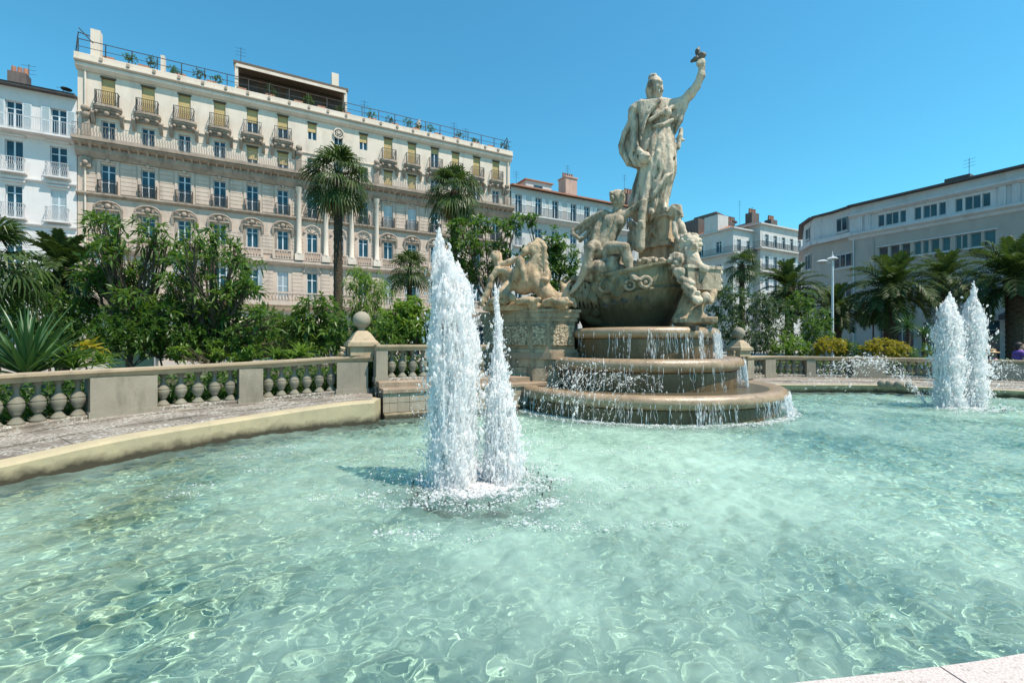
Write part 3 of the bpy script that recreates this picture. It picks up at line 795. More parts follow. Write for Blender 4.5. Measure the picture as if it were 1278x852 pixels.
OUT = [(-5.75, 3.3), (-5.35, 4.76), (-4.92, 5.84), (-4.11, 7.28), (-3.13, 8.11), (-2.54, 8.44)]
left_in = spline([(-5.75, 2.9, .20), (-5.6, 3.9, .21), (-5.35, 4.76, .226), (-4.92, 5.84, .29), (-4.11, 7.28, .32), (-3.13, 8.11, .40), (-2.54, 8.44, .42)], 8)
left_rail = spline([(-7.75, 3.6, 1.03), (-7.6, 5.0, 1.045), (-7.2, 6.4, 1.06), (-6.49, 7.7, 1.08), (-5.05, 9.0, 1.135), (-3.74, 9.7, 1.21), (-3.05, 9.95, 1.23)], 10)
# ---- lichen-spotted ledge and painted rim
k = NT('weathered_ledge_stone')
a = k.ramp(k.noise(1.5, 5, .6), .35, .65)
base = k.mix(a, (.25, .205, .16), (.15, .125, .10))
pt = k.ramp(k.noise(24, 6, .75), .49, .545)
pt2 = k.ramp(k.noise(2.2, 4, .6), .33, .55)
col = k.mix(k.math('MULTIPLY', pt, pt2), base, (.56, .53, .47))
col = k.mix(k.ramp(k.noise(60, 4, .7), .48, .66, 0, .6), col, (.10, .09, .08))
k.bump(k.math('ADD', k.noise(20, 5, .7), pt), .5, .015)
M['ledge'] = k.fin(col, .85, .3)
k = NT('painted_rim')
sep = k.n('ShaderNodeSeparateXYZ'); k.l(k.pos(), sep.inputs[0])
grime = k.ramp(k.math('ADD', sep.outputs[2], k.math('MULTIPLY', k.noise(5, 5, .65), .20)), .27, .15)
col = k.mix(k.ramp(k.noise(2.2, 5, .6), .35, .65), (.45, .375, .235), (.37, .315, .205))
col = k.mix(k.ramp(k.noise(7, 5, .7), .55, .75, 0, .5), col, (.24, .20, .13))
col = k.mix(grime, col, (.055, .045, .028))
k.bump(k.noise(18, 5, .7), .3, .015)
M['rim'] = k.fin(col, .75, .35)
M['rail_stone'] = stone('handrail_stone', (.47, .365, .245), (.37, .29, .195), (.15, .135, .10), .6, 1.5, .8, .3)
M['balu'] = stone('baluster_stone', (.26, .24, .185), (.16, .15, .115), (.13, .13, .10), .6, 2.5, .82, .3)
M['pier'] = stone('pier_stone', (.33, .29, .225), (.26, .23, .18), (.13, .12, .09), .6, 1.6, .85, .25)
M['dirt'] = plain('wet_dark_stone', (.06, .055, .045), .6)

def ledge_strip(name, inner, outer, m, up=.0):
    """surface between two paths with unequal point counts resampled"""
    def res(p, n):
        L_ = [0]
        for i in range(1, len(p)): L_.append(L_[-1] + (p[i] - p[i - 1]).length)
        out = []
        for q in range(n):
            t = L_[-1] * q / (n - 1); i = max(0, min(len(p) - 2, next((j for j in range(len(p) - 1) if L_[j + 1] >= t), len(p) - 2)))
            out.append(p[i].lerp(p[i + 1], (t - L_[i]) / max(1e-6, L_[i + 1] - L_[i])))
        return out
    n = 50; A_, B_ = res(inner, n), res(outer, n)
    bands = ((0.0, .30, 0.0), (.305, .64, .014), (.645, 1.0, .03))
    root = node(name, MB().add([(p.x, p.y, p.z - .05) for p in A_] + [(p.x, p.y, p.z - .05) for p in B_], [(i, i + 1, n + i + 1, n + i) for i in range(n - 1)]).mesh(name, M['dirt']), kind='structure')
    for bi, (r0, r1, lf) in enumerate(bands):
        i0 = 0
        while i0 < n - 1:
            i1 = min(n - 1, i0 + rnd.choice((4, 5, 6)));
            if n - 1 - i1 < 3: i1 = n - 1
            v, f = [], []; dz = lf + rnd.uniform(-.004, .004); e = .03
            for i in range(i0, i1 + 1):
                for r_, z_ in ((r0, -.06), (r0, 0), (r1, 0), (r1, -.06)):
                    a_, b_ = (A_[i], B_[i])
                    if i == i0 and i1 > i0: a_, b_ = A_[i].lerp(A_[i + 1], e), B_[i].lerp(B_[i + 1], e)
                    p = a_.lerp(b_, r_); v.append((p.x, p.y, p.z + dz + z_))
            m_ = i1 - i0
            for q in range(m_):
                for w in range(3): f.append((q * 4 + w, (q + 1) * 4 + w, (q + 1) * 4 + w + 1, q * 4 + w + 1))
            f += [(0, 1, 2, 3), (m_ * 4 + 3, m_ * 4 + 2, m_ * 4 + 1, m_ * 4)]
            MB().add(v, f).build('slab', m, root)
            i0 = i1
    return root
base_out = [Vector((p.x, p.y, p.z - .82)) for p in left_rail]
for i, p in enumerate(base_out):
    p.z = left_in[min(len(left_in) - 1, int(i * len(left_in) / len(base_out)))].z + .005
base_off = [p + n * -.35 for p, n in zip(base_out, normals(base_out))]
ledge_strip('pool_ledge', [p + n * .24 * -1 for p, n in zip(left_in, normals(left_in))], base_off, M['ledge'])
mb = MB(); sweep(mb, left_in, [(0.0, -.8), (0.0, -.03), (-.02, -.004), (-.05, .004), (-.245, .006), (-.245, -.8)]); mb.build('pool_rim', M['rim'], kind='structure', smooth=35)

bal_prof = [(.125, 0), (.128, .025), (.055, .105), (.052, .125), (.085, .15), (.085, .165), (.112, .20), (.128, .25), (.13, .285), (.118, .305), (.128, .315), (.124, .33), (.055, .425), (.046, .45), (.046, .53), (.06, .545), (.06, .56), (.085, .575), (.085, .61)]
BAL = MB().lathe(bal_prof, 12).mesh('baluster', M['balu'], 40)
def balustrade(name, label, path, zbase, piers, group=None, spacing=.215, hand=.42, skip=()):
    """handrail, plinth, piers and balusters along a path of handrail-top points; piers: (arc position, width, depth)"""
    t = thing(name, label, 'balustrade', (path[0].x, path[0].y, 0), 0, group)
    o = Vector((path[0].x, path[0].y, 0))
    P = [p - o for p in path]
    mb = MB(); h = hand / 2
    sweep(mb, P, [(h, -.045), (h, -.005), (h - .025, 0), (-h + .025, 0), (-h, -.005), (-h, -.045), (-h + .03, -.05), (-h + .06, -.10), (-h + .07, -.13), (h - .07, -.13), (h - .06, -.10), (h - .03, -.05)])
    mb.build('handrail', M['rail_stone'], t, smooth=30)
    Lc = [0]
    for i in range(1, len(P)): Lc.append(Lc[-1] + (P[i] - P[i - 1]).length)
    def pt(s_):
        s_ = max(0, min(Lc[-1] - 1e-4, s_)); i = next(j for j in range(len(P) - 1) if Lc[j + 1] >= s_)
        q = P[i].lerp(P[i + 1], (s_ - Lc[i]) / (Lc[i + 1] - Lc[i])); d = P[i + 1] - P[i]
        return q, math.atan2(d.y, d.x)
    mb = MB()
    lo = [Vector((p.x, p.y, zbase(p + o))) for p in P]
    sweep(mb, lo, [(.16, -.3), (.16, .05), (.14, .065), (-.14, .065), (-.16, .05), (-.16, -.3)]); mb.build('plinth', M['ledge'], t)
    for s_, w_, d_ in piers:
        q, a = pt(s_); zb = zbase(q + o)
        mb = MB(); mb.box(-w_ / 2, w_ / 2, -d_ / 2, d_ / 2, -.02, q.z - .131 - zb); mb.box(-w_ / 2 - .02, w_ / 2 + .02, -d_ / 2 - .02, d_ / 2 + .02, -.02, .09)
        mb.build('pier', M['pier'], t, loc=(q.x, q.y, zb), rotz=a)
    edges = sorted([(s_ - w_ / 2, s_ + w_ / 2) for s_, w_, d_ in piers])
    segs = []; cur = 0
    for a_, b_ in edges: segs.append((cur, a_)); cur = b_
    segs.append((cur, Lc[-1]))
    for a_, b_ in segs:
        n = int((b_ - a_) / spacing)
        if n < 1: continue
        for i in range(n):
            q, an = pt(a_ + (b_ - a_) * (i + .5) / n)
            zb = zbase(q + o) + .065
            node('baluster', BAL, t, (q.x, q.y, zb), rnd.uniform(0, 6), scale=(.74, .74, (q.z - .131 - zb) / .61))
    return t
def arc_at(path, px):
    """arc length where the path crosses the bearing of a pixel column"""
    s_ = 0
    for i in range(1, len(path)):
        a, b = path[i - 1], path[i]
        ka, kb = a.x / a.y, b.x / b.y; kk = (px - CX) / F
        if (ka - kk) * (kb - kk) <= 0 and ka != kb: return s_ + (b - a).length * (kk - ka) / (kb - ka)
        s_ += (b - a).length
    return s_
zl = lambda p: min(base_out, key=lambda q: (q.x - p.x) ** 2 + (q.y - p.y) ** 2).z + .03
LB = balustrade('balustrade', 'long curved stone balustrade at the left of the pool with strap leaves between its balusters', left_rail, zl,
                [(arc_at(left_rail, 152), .86, .46), (arc_at(left_rail, 312), .40, .40), (arc_at(left_rail, 440), .62, .44), (.9, .8, .46)])

# ---- pier with ball finial (both ends of the fountain front)
def finial(label, c, z0, rot):
    t = thing('ball_finial', label, 'finial', (c[0], c[1], z0), rot, 'ball finials on the balustrade ends')
    mb = MB(); mb.box(-.27, .27, -.24, .24, 0, .20); mb.box(-.33, .33, -.30, .30, .2, .27); mb.build('finial_block', M['rail_stone'], t)
    mb = MB()
    lv = [(.30, .27, .271), (.25, .33, .33), (.235, .36, .36), (.13, .50, .50)]
    pts = [(.30, .271), (.29, .30), (.25, .33), (.235, .36), (.16, .48), (.10, .535)]
    v = []; f = []
    for r_, z_ in pts: v += [(-r_, -r_, z_), (r_, -r_, z_), (r_, r_, z_), (-r_, r_, z_)]
    for i in range(len(pts) - 1):
        for q in range(4): f.append((i * 4 + q, i * 4 + (q + 1) % 4, i * 4 + 4 + (q + 1) % 4, i * 4 + 4 + q))
    f.append((0, 3, 2, 1)); n_ = len(pts) * 4; f.append((n_ - 4, n_ - 3, n_ - 2, n_ - 1)); mb.add(v, f); mb.build('stepped_cap', M['rail_stone'], t)
    mb = MB(); mb.lathe([(.075, .535), (.07, .57), (.09, .60)], 14); mb.ball((0, 0, .77), .19, 18); mb.build('stone_ball', M['pier'], t, 50)
    mb = MB(); mb.tube([(-.36, -.1, .02), (-.47, -.1, .07), (-.44, -.1, .16), (-.36, -.1, .14), (-.38, -.1, .09)], .05, 8); mb.build('scroll', M['rail_stone'], t, 50)
    return t
finial('stone ball finial left of the tall twin jets', (-3.28, 9.93), 1.232, R(29))
finial('stone ball finial right of the tiered basins', (7.42, 14.9), 1.06, R(29))

# ---- straight wall between the left balustrade and the monument
wl = spline([(-2.56, 9.02, 0), (-1.8, 9.42, 0), (.2, 10.45, 0), (1.6, 11.2, 0)], 4)
M['redstone'] = stone('wet_brown_stone', (.36, .27, .19), (.27, .20, .14), (.10, .085, .06), .6, 1.4, .6, .3)
M['wallblock'] = stone('wall_block_stone', (.38, .32, .24), (.31, .26, .20), (.14, .12, .09), .6, 1.2, .8, .3)
wt = thing('retaining_wall', 'low stepped stone wall with brown ledge behind the twin jets', 'wall', (0, 0, 0))
mb = MB(); sweep(mb, wl, [(.16, -.7), (.16, .09), (.14, .11), (0, .11), (0, -.7)]); mb.build('kerb', M['rim'], wt)
mb = MB(); sweep(mb, wl, [(-.01, -.7), (-.01, .50), (-.6, .50), (-.6, -.7)]); mb.build('wall_core', M['dirt'], wt)
s_ = 0
nl = len(wl)
for i in range(nl - 1):                               # facing blocks, recessed joints
    for j in (0, 1):
        mb = MB(); a = wl[i].lerp(wl[i + 1], .012); b = wl[i].lerp(wl[i + 1], .988)
        sweep(mb, [Vector((a.x, a.y, .12 + j * .19)), Vector((b.x, b.y, .12 + j * .19))], [(.025, 0), (.025, .18), (-.05, .18), (-.05, 0)]); mb.build('wall_block', M['wallblock'], wt)
mb = MB(); sweep(mb, wl, [(.06, .502), (.06, .57), (.03, .585), (-.42, .585), (-.42, .502)]); mb.build('ledge', M['redstone'], wt)
mb = MB(); sweep(mb, wl, [(-.35, .586), (-.35, .68), (-.38, .70), (-1.05, .71), (-1.05, .586)]); mb.build('ledge', M['redstone'], wt)
wr_ = [p + n * -.80 for p, n in zip(wl, normals(wl))]
wrail = [Vector((p.x, p.y, 1.465)) for p in wr_ if p.x < -.35]
balustrade('balustrade', 'raised balustrade with dark leaves behind it between ball finial and stone group', wrail, lambda p: .69, [(.12, .24, .34)], spacing=.23, hand=.42)
# return wall at the end of the left ledge
mb = MB(); mb.prism([(-2.54, 8.44), (-2.6, 9.0), (-3.3, 9.6), (-3.0, 8.6)], -.7, .41); mb.build('ledge_end', M['rim'], wt)

# ---- right balustrade and its rim
right_in = spline([(5.2, 13.6, .24), (7.2, 13.75, .235), (8.5, 13.74, .233), (10.95, 13.75, .225), (12.1, 13.1, .22), (13.9, 12.3, .2), (15.8, 10.9, .2), (17.2, 9.0, .2)], 6)
right_rail = spline([(7.6, 15.05, 1.06), (9.07, 16.0, 1.055), (11.4, 15.9, 1.02), (14.2, 15.2, .99), (16.3, 14.2, .95), (18.6, 12.4, .93), (20.5, 10, .93)], 8)
mb = MB(); sweep(mb, right_in, [(0.0, -.8), (0.0, -.03), (.02, 0), (-.25, .006), (-.25, -.8)]); mb.build('pool_rim', M['rim'], kind='structure', smooth=35)
ro = [Vector((p.x, p.y, .30)) for p in right_rail]
ledge_strip('pool_ledge', [p + n * -.24 for p, n in zip(right_in, normals(right_in))], [p + n * -.4 for p, n in zip(ro, normals(ro))], M['ledge'])
balustrade('balustrade', 'distant balustrade on the right behind the small pair of jets', right_rail, lambda p: .34,
           [(arc_at(right_rail, 956), .45, .40), (arc_at(right_rail, 1009), .3, .36), (arc_at(right_rail, 1081), .95, .42), (arc_at(right_rail, 1190), .4, .36), (.2, .5, .4), (arc_at(right_rail, 1260), .9, .42)], spacing=.22)
sbm = MB().ball((0, 0, 0), .12, 12).mesh('stone_ball', M['pier'], 50)
for px, nm in ((1101, 'leftmost grey stone ball on the far rim, half hidden by spray'), (1110, 'second grey stone ball from the left on the far rim'), (1122, 'third grey stone ball on the far rim, left of the jets'), (1136, 'last grey stone ball on the far rim, next to the jets')):
    p = at(px, 483, 13.45 - (px - 1101) * .013); thing('stone_ball', nm, 'stone ball', (p.x, p.y, .30), 0, 'stone balls on the far pool rim', me=sbm)

# ---- near coping
near = spline([(-3.0, 1.56, .3), (-1, 1.40, .3), (0, 1.44, .3), (0.85, 1.555, .3), (2.02, 1.735, .3), (3.5, 2.12, .3), (6, 2.75, .3), (10, 4.05, .3), (14, 6.05, .3)], 6)
k = NT('pale_granite')
sp = k.ramp(k.noise(120, 2, .6), .35, .7); sp2 = k.ramp(k.noise(55, 3, .7), .6, .68, 0, .75)
col = k.mix(sp, (.40, .34, .315), (.62, .555, .52)); col = k.mix(sp2, col, (.20, .16, .13))
col = k.mix(k.ramp(k.noise(4, 4), .5, .75, 0, .5), col, (.50, .44, .38))
k.bump(k.noise(90, 4, .7), .5, .004); M['granite'] = k.fin(col, .75, .3)
cuts = [0, 5, 11, 16, 25, 31, 38, len(near) - 1]
near_s = node('pool_coping', MB().add([(p.x, p.y, -.6) for p in near] + [(p.x, p.y, .27) for p in near], [(i, i + 1, len(near) + i + 1, len(near) + i) for i in range(len(near) - 1)]).mesh('pool_coping', M['rim']), kind='structure')
J = Vector((1.60, 1.66, .3))
jn = min(range(len(near)), key=lambda i: (near[i] - J).length)
cuts[3] = jn
for a, b in zip(cuts[:-1], cuts[1:]):
    pa = near[a:b + 1]
    pa = [pa[0].lerp(pa[1], .02 if a else 0)] + list(pa[1:-1]) + [pa[-1].lerp(pa[-2], .02)]
    mb = MB(); sweep(mb, pa, [(-.05, -.1), (-.05, -.015), (-.035, 0), (.62, 0), (.62, -.1)]); mb.build('coping_stone', M['granite'], near_s)

# ---- ground
# garden beds behind the balustrades and the square beyond, above the base ground
def sheet(name, poly, z, m): MB().add([(x, y, z) for x, y in poly], [tuple(range(len(poly)))]).build(name, m, kind='structure')
bl_ = [(p.x, p.y) for p in left_rail] + [(p.x, p.y) for p in wrail[1:]] + [(5, 14.2), (7.6, 15.3)] + [(p.x, p.y) for p in right_rail]
sheet('garden_soil', bl_[::-1] + [(-14, 3.6), (-30, 10), (-16, 27), (-2, 34), (16, 42), (30, 46), (40, 20), (38, 8)][0:8], .16, M['soil'])
sheet('square_paving', [(-45, 15), (-33, 30), (0, 48), (20, 62), (60, 90), (60, 30), (45, 0), (40, 18), (30, 46), (16, 42), (-2, 34), (-16, 27), (-30, 10)], .10, M['ground'])

# ---- tiers of the fountain
FC = Vector((3.24, 11.35, 0))
k = NT('wet_tier_stone')
sep = k.n('ShaderNodeSeparateXYZ'); k.l(k.pos(), sep.inputs[0])
st = k.noise(3.0, 6, .68, stretch=(1.6, 1.6, .12))
col = k.mix(k.ramp(k.noise(1.2, 4, .6), .35, .65), (.165, .105, .05), (.10, .066, .032))
col = k.mix(k.ramp(st, .46, .66, 0, .8), col, (.045, .036, .016))
col = k.mix(k.ramp(k.noise(6, 4, .6, stretch=(2, 2, .1)), .58, .7, 0, .6), col, (.10, .045, .02))
k.bump(k.noise(16, 5, .65), .4, .02)
M['tier'] = k.fin(col, k.ramp(st, .4, .6, .4, .16), .5)
k = NT('wet_lip_stone')
col = k.mix(k.ramp(k.noise(2.0, 5, .65), .35, .65), (.38, .265, .165), (.28, .195, .12))
col = k.mix(k.ramp(k.noise(8, 5, .7), .52, .75, 0, .6), col, (.10, .075, .045))
k.bump(k.noise(40, 5, .7), .55, .012)
M['lip'] = k.fin(col, .26, .6)
k = NT('shallow_water'); k.p.inputs['Base Color'].default_value = (.10, .08, .05, 1); k.p.inputs['Roughness'].default_value = .3; k.bump(k.noise(9, 3), .25, .03); k.p.inputs['Specular IOR Level'].default_value = .3
M['film'] = k.m
FT = thing('tiered_basin', 'three round stepped stone basins overflowing with water under the monument', 'fountain', FC)
def tier(R_, z0, zl, lr):
    prof = [(R_ - lr * 1.3, z0), (R_ - lr * 1.1, z0 + (zl - z0) * .5), (R_ - lr * 1.15, zl - lr * 1.15)]
    b = MB().lathe(prof, 96, cap=False); o = b.build('basin_wall', M['tier'], FT, 60)
    pr = [(R_ - lr * 1.3, zl - lr * 1.1)] + [(R_ - lr + lr * math.cos(a), zl + lr * math.sin(a)) for a in [R(-70 + 160 * q / 10) for q in range(11)]] + [(R_ - lr * 2.2, zl + lr * .9), (R_ - lr * 3, zl + lr * .6)]
    MB().lathe(pr, 96, cap=False).build('basin_lip', M['lip'], FT, 60)
    MB().lathe([(R_ - lr * 2.6, zl + lr * .72), (.3, zl + lr * .72)], 64, cap=False).build('basin_water', M['film'], FT, 60)
tier(3.14, -.6, .395, .135)
tier(2.29, .42, 1.035, .14)
tier(1.77, 1.05, 1.73, .12)
# lead spout notch on the top lip
p = Vector((.62, -1.63, 1.80)); mb = MB(); mb.box(-.05, .05, -.14, .16, -.04, .065); mb.build('lip_notch', M['dirt'], FT, loc=(p.x, p.y, p.z), rotz=R(20))
# ================================================================== stone sculptures, modelled as smooth blended volumes
class Vol:
    """signed-distance sculpting on a grid, meshed with surface nets"""
    def __init__(s, lo, hi, h):
        s.lo = np.array(lo, 'f'); s.h = h
        n = np.ceil((np.array(hi) - lo) / h).astype(int) + 1
        ax = [s.lo[i] + h * np.arange(n[i], dtype='f') for i in range(3)]
        s.X, s.Y, s.Z = np.meshgrid(*ax, indexing='ij')
        s.d = np.full(s.X.shape, 9.0, 'f')
    def _box(s, lo, hi, pad):
        a = np.clip(np.floor((np.array(lo) - pad - s.lo) / s.h).astype(int), 0, np.array(s.d.shape) - 1)
        b = np.clip(np.ceil((np.array(hi) + pad - s.lo) / s.h).astype(int) + 1, 1, s.d.shape)
        return tuple(slice(i, max(i + 1, j)) for i, j in zip(a, b))
    def _join(s, sl, e, k, sub=False):
        d = s.d[sl]
        if sub:
            hh = np.clip(.5 - .5 * (d + e) / k, 0, 1); s.d[sl] = d * (1 - hh) - e * hh + k * hh * (1 - hh)
        else:
            hh = np.clip(.5 + .5 * (d - e) / k, 0, 1); s.d[sl] = d * (1 - hh) + e * hh - k * hh * (1 - hh)
    def cap(s, a, b, ra, rb=None, k=.05, sub=False, fold=None):
        rb = ra if rb is None else rb
        a = np.array(a, 'f'); b = np.array(b, 'f')
        r = max(ra, rb) + (.06 if fold else 0)
        sl = s._box(np.minimum(a, b) - r, np.maximum(a, b) + r, k + .08)
        X, Y, Z = s.X[sl] - a[0], s.Y[sl] - a[1], s.Z[sl] - a[2]
        ba = b - a; L2 = float(ba @ ba) + 1e-9
        t = np.clip((X * ba[0] + Y * ba[1] + Z * ba[2]) / L2, 0, 1)
        dx, dy, dz = X - t * ba[0], Y - t * ba[1], Z - t * ba[2]
        e = np.sqrt(dx * dx + dy * dy + dz * dz) - (ra + (rb - ra) * t)
        if fold:
            amp, freq, ph, tw = fold
            an = np.arctan2(dy, dx)
            e = e - amp * (.45 + .55 * t) * (np.abs(np.sin(.5 * freq * an + ph + tw * t)) * 2 - 1.2 + .5 * np.abs(np.sin(freq * .85 * an - ph + tw * 1.6 * t)))
        s._join(sl, e, k, sub); return s
    def chain(s, pts, rs, k=.05, sub=False):
        for i in range(len(pts) - 1): s.cap(pts[i], pts[i + 1], rs[i], rs[i + 1], k, sub)
        return s
    def ell(s, c, r, k=.05, rot=None, sub=False, rough=0, freq=14):
        c = np.array(c, 'f'); r = np.array(r, 'f'); m = float(r.max())
        sl = s._box(c - m, c + m, k + .06)
        X, Y, Z = s.X[sl] - c[0], s.Y[sl] - c[1], s.Z[sl] - c[2]
        if rot is not None:
            Q = np.array(Matrix(rot) if not isinstance(rot, tuple) else Matrix.Rotation(rot[0], 3, rot[1]), 'f').T
            X, Y, Z = (Q[i, 0] * X + Q[i, 1] * Y + Q[i, 2] * Z for i in range(3))
        q = np.sqrt((X / r[0]) ** 2 + (Y / r[1]) ** 2 + (Z / r[2]) ** 2)
        g = np.sqrt((X / r[0] ** 2) ** 2 + (Y / r[1] ** 2) ** 2 + (Z / r[2] ** 2) ** 2) + 1e-6
        e = q * (q - 1) / g
        if rough: e = e + rough * np.sin(freq * X) * np.sin(freq * 1.13 * Y + 1) * np.sin(freq * .93 * Z + 2)
        s._join(sl, e, k, sub); return s
    def rbox(s, c, hs, r=.03, k=.03, rotz=0, sub=False, tilt=0):
        c = np.array(c, 'f'); m = float(np.linalg.norm(hs))
        sl = s._box(c - m, c + m, k + .05)
        X, Y, Z = s.X[sl] - c[0], s.Y[sl] - c[1], s.Z[sl] - c[2]
        X, Y = X * math.cos(rotz) + Y * math.sin(rotz), -X * math.sin(rotz) + Y * math.cos(rotz)
        X, Z = X * math.cos(tilt) - Z * math.sin(tilt), X * math.sin(tilt) + Z * math.cos(tilt)
        qx, qy, qz = np.abs(X) - hs[0] + r, np.abs(Y) - hs[1] + r, np.abs(Z) - hs[2] + r
        e = np.sqrt(np.maximum(qx, 0) ** 2 + np.maximum(qy, 0) ** 2 + np.maximum(qz, 0) ** 2) + np.minimum(np.maximum(qx, np.maximum(qy, qz)), 0) - r
        s._join(sl, e, k, sub); return s
    def rough(s, amp, fr, seed=0):
        s.d = s.d + amp * (np.sin(fr * s.X + seed) * np.sin(fr * 1.21 * s.Y + 1.3 * seed) * np.sin(fr * .87 * s.Z + .7) + .6 * np.sin(fr * 2.3 * s.X + 2) * np.sin(fr * 2.1 * s.Z + seed) * np.sin(fr * 1.9 * s.Y))
        return s
    def folds(s, mask_lo, mask_hi, amp, f1, f2, ph=0):
        """cloth folds running along a direction inside a box"""
        sl = s._box(mask_lo, mask_hi, 0)
        s.d[sl] = s.d[sl] + amp * np.sin(f1[0] * s.X[sl] + f1[1] * s.Y[sl] + f1[2] * s.Z[sl] + ph + .8 * np.sin(f2 * s.Z[sl] + 2 * s.X[sl]))
        return s
    def mesh(s, name, m, smooth=True):
        d = s.d; d = np.pad(d, 1, constant_values=1.0)
        sgn = d < 0
        nx, ny, nz = d.shape
        c8 = [sgn[i:nx - 1 + i, j:ny - 1 + j, k:nz - 1 + k] for i in (0, 1) for j in (0, 1) for k in (0, 1)]
        cnt = sum(c.astype('i1') for c in c8)
        act = (cnt > 0) & (cnt < 8)
        ids = np.full(act.shape, -1, 'i'); ii = np.argwhere(act); ids[act] = np.arange(len(ii))
        acc = np.zeros((len(ii), 3), 'f'); num = np.zeros(len(ii), 'f')
        I, J, K = ii.T
        cor = [(i, j, k) for i in (0, 1) for j in (0, 1) for k in (0, 1)]
        for a in range(8):
            for b in range(a + 1, 8):
                df = [abs(x - y) for x, y in zip(cor[a], cor[b])]
                if sum(df) != 1: continue
                da = d[I + cor[a][0], J + cor[a][1], K + cor[a][2]]; db = d[I + cor[b][0], J + cor[b][1], K + cor[b][2]]
                x = (da < 0) != (db < 0)
                t = np.where(x, da / np.where(x, da - db, 1), 0)
                for q in range(3): acc[:, q] += np.where(x, cor[a][q] + t * (cor[b][q] - cor[a][q]), 0)
                num += x
        v = (ii + acc / num[:, None] - 1) * s.h + s.lo
        fs = []
        for ax in range(3):
            u, w = [(1, 2), (2, 0), (0, 1)][ax]
            A_ = [slice(1, -1)] * 3; A_[ax] = slice(0, -1); B_ = [slice(1, -1)] * 3; B_[ax] = slice(1, None)
            a, b = sgn[tuple(A_)], sgn[tuple(B_)]
            for flip, msk in ((False, a & ~b), (True, b & ~a)):
                e = np.argwhere(msk); off = np.ones(3, int); off[ax] = 0; e = e + off
                if not len(e): continue
                def cell(du, dw):
                    q = e.copy(); q[:, u] -= du; q[:, w] -= dw; return ids[q[:, 0], q[:, 1], q[:, 2]]
                quad = np.stack([cell(1, 1), cell(0, 1), cell(0, 0), cell(1, 0)], -1)
                if flip: quad = quad[:, ::-1]
                fs.append(quad)
        return np_mesh(name, v, np.concatenate(fs), m, smooth)

MR = R(-15.9)                                       # sculpture frame: x to the right, y away from the pool edge, z up
_c, _s = math.cos(MR), math.sin(MR)
def mp(px, py, v=0.0):
    """point in the monument frame: the place at depth offset v behind its axis that the photograph shows at (px, py)"""
    k_ = (px - CX) / F
    # X = FCx + _c*u - _s*v ; Y = FCy + _s*u + _c*v ; X = k Y
    u = (k_ * (FC.y + _c * v) - FC.x + _s * v) / (_c - k_ * _s)
    Y = FC.y + _s * u + _c * v
    return (u, v, 1.5 + (HZ - py) / F * Y)
def sculpture(name, label, cat, mesh, group=None): return thing(name, label, cat, FC, MR, group, mesh)

def mstone(name, c1, c2, dark, amt, algae=None):
    k = NT(name)
    col = k.mix(k.ramp(k.noise(1.6, 5, .6), .32, .68), c1, c2)
    dn = k.noise(3.2, 6, .7, stretch=(1.3, 1.3, .35))
    col = k.mix(k.ramp(dn, .46, .64, 0, amt), col, dark)
    col = k.mix(k.ramp(k.noise(16, 5, .7), .55, .75, 0, .45), col, (dark[0] * 1.3, dark[1] * 1.3, dark[2] * 1.3))
    if algae:
        sep = k.n('ShaderNodeSeparateXYZ'); k.l(k.pos(), sep.inputs[0])
        an = k.math('ADD', sep.outputs[2], k.math('MULTIPLY', k.noise(2.2, 5, .7, stretch=(1.5, 1.5, .3)), 1.2))
        col = k.mix(k.ramp(an, algae[0], algae[1], algae[2], 0), col, (.045, .04, .02))
    hb = k.math('ADD', k.math('MULTIPLY', k.noise(7, 6, .68), 2.2), k.math('ADD', k.noise(26, 5, .7), k.math('MULTIPLY', k.noise(90, 3, .6), .3)))
    k.bump(hb, .75, .028)
    return k.fin(col, .8, .3)
M['statue'] = mstone('statue_limestone', (.68, .575, .44), (.52, .435, .33), (.10, .08, .052), .88)  # grime deepened beyond real weathering to put extra shade into the stone
M['statue_grey'] = mstone('greyed_statue_stone', (.50, .415, .305), (.34, .28, .20), (.065, .052, .032), .92)  # heavy grime here too, carrying part of the figures' shade in the colour
M['warmstone'] = mstone('warm_sculpture_stone', (.60, .445, .29), (.45, .33, .21), (.14, .10, .065), .75)
M['hull'] = mstone('mossy_ship_stone', (.42, .35, .235), (.28, .235, .145), (.075, .066, .034), .85, (2.85, 3.75, .95))
M['pedestal_stone'] = mstone('pedestal_stone', (.50, .385, .265), (.39, .30, .205), (.14, .11, .08), .7)

# ---- standing woman with raised torch
a = mp(770, 272, -.6); b = mp(886, 84, .5)
V = Vol((a[0], -.72, a[2] - .05), (b[0], .62, mp(820, 72)[2] + .05), .0185)
P = mp
V.cap(P(827, 157), P(822, 188), .225, .40, .03, fold=(.030, 12, .6, .5))
V.cap(P(822, 187), P(820, 212, -.02), .40, .425, .04, fold=(.045, 12, .85, -.3))
V.cap(P(820, 211, -.02), P(813, 238, -.02), .425, .42, .04, fold=(.05, 12, .55, -.4))
V.cap(P(813, 237, -.02), P(809, 256, -.02), .42, .43, .04, fold=(.055, 12, .15, -.4))
V.ell(P(832, 214, -.26), (.14, .14, .30), .08)                                 # bent knee under the robe
V.ell(P(823, 140, 0), (.29, .22, .33), .06)
V.ell(P(832, 141, -.2), (.115, .10, .115), .04); V.ell(P(818, 142, -.22), (.115, .10, .115), .04)
V.cap(P(806, 131), P(843, 130), .14, .12, .08)
V.chain([P(815, 158, -.22), P(827, 156, -.29), P(839, 150, -.2)], [.045, .05, .045], .01)
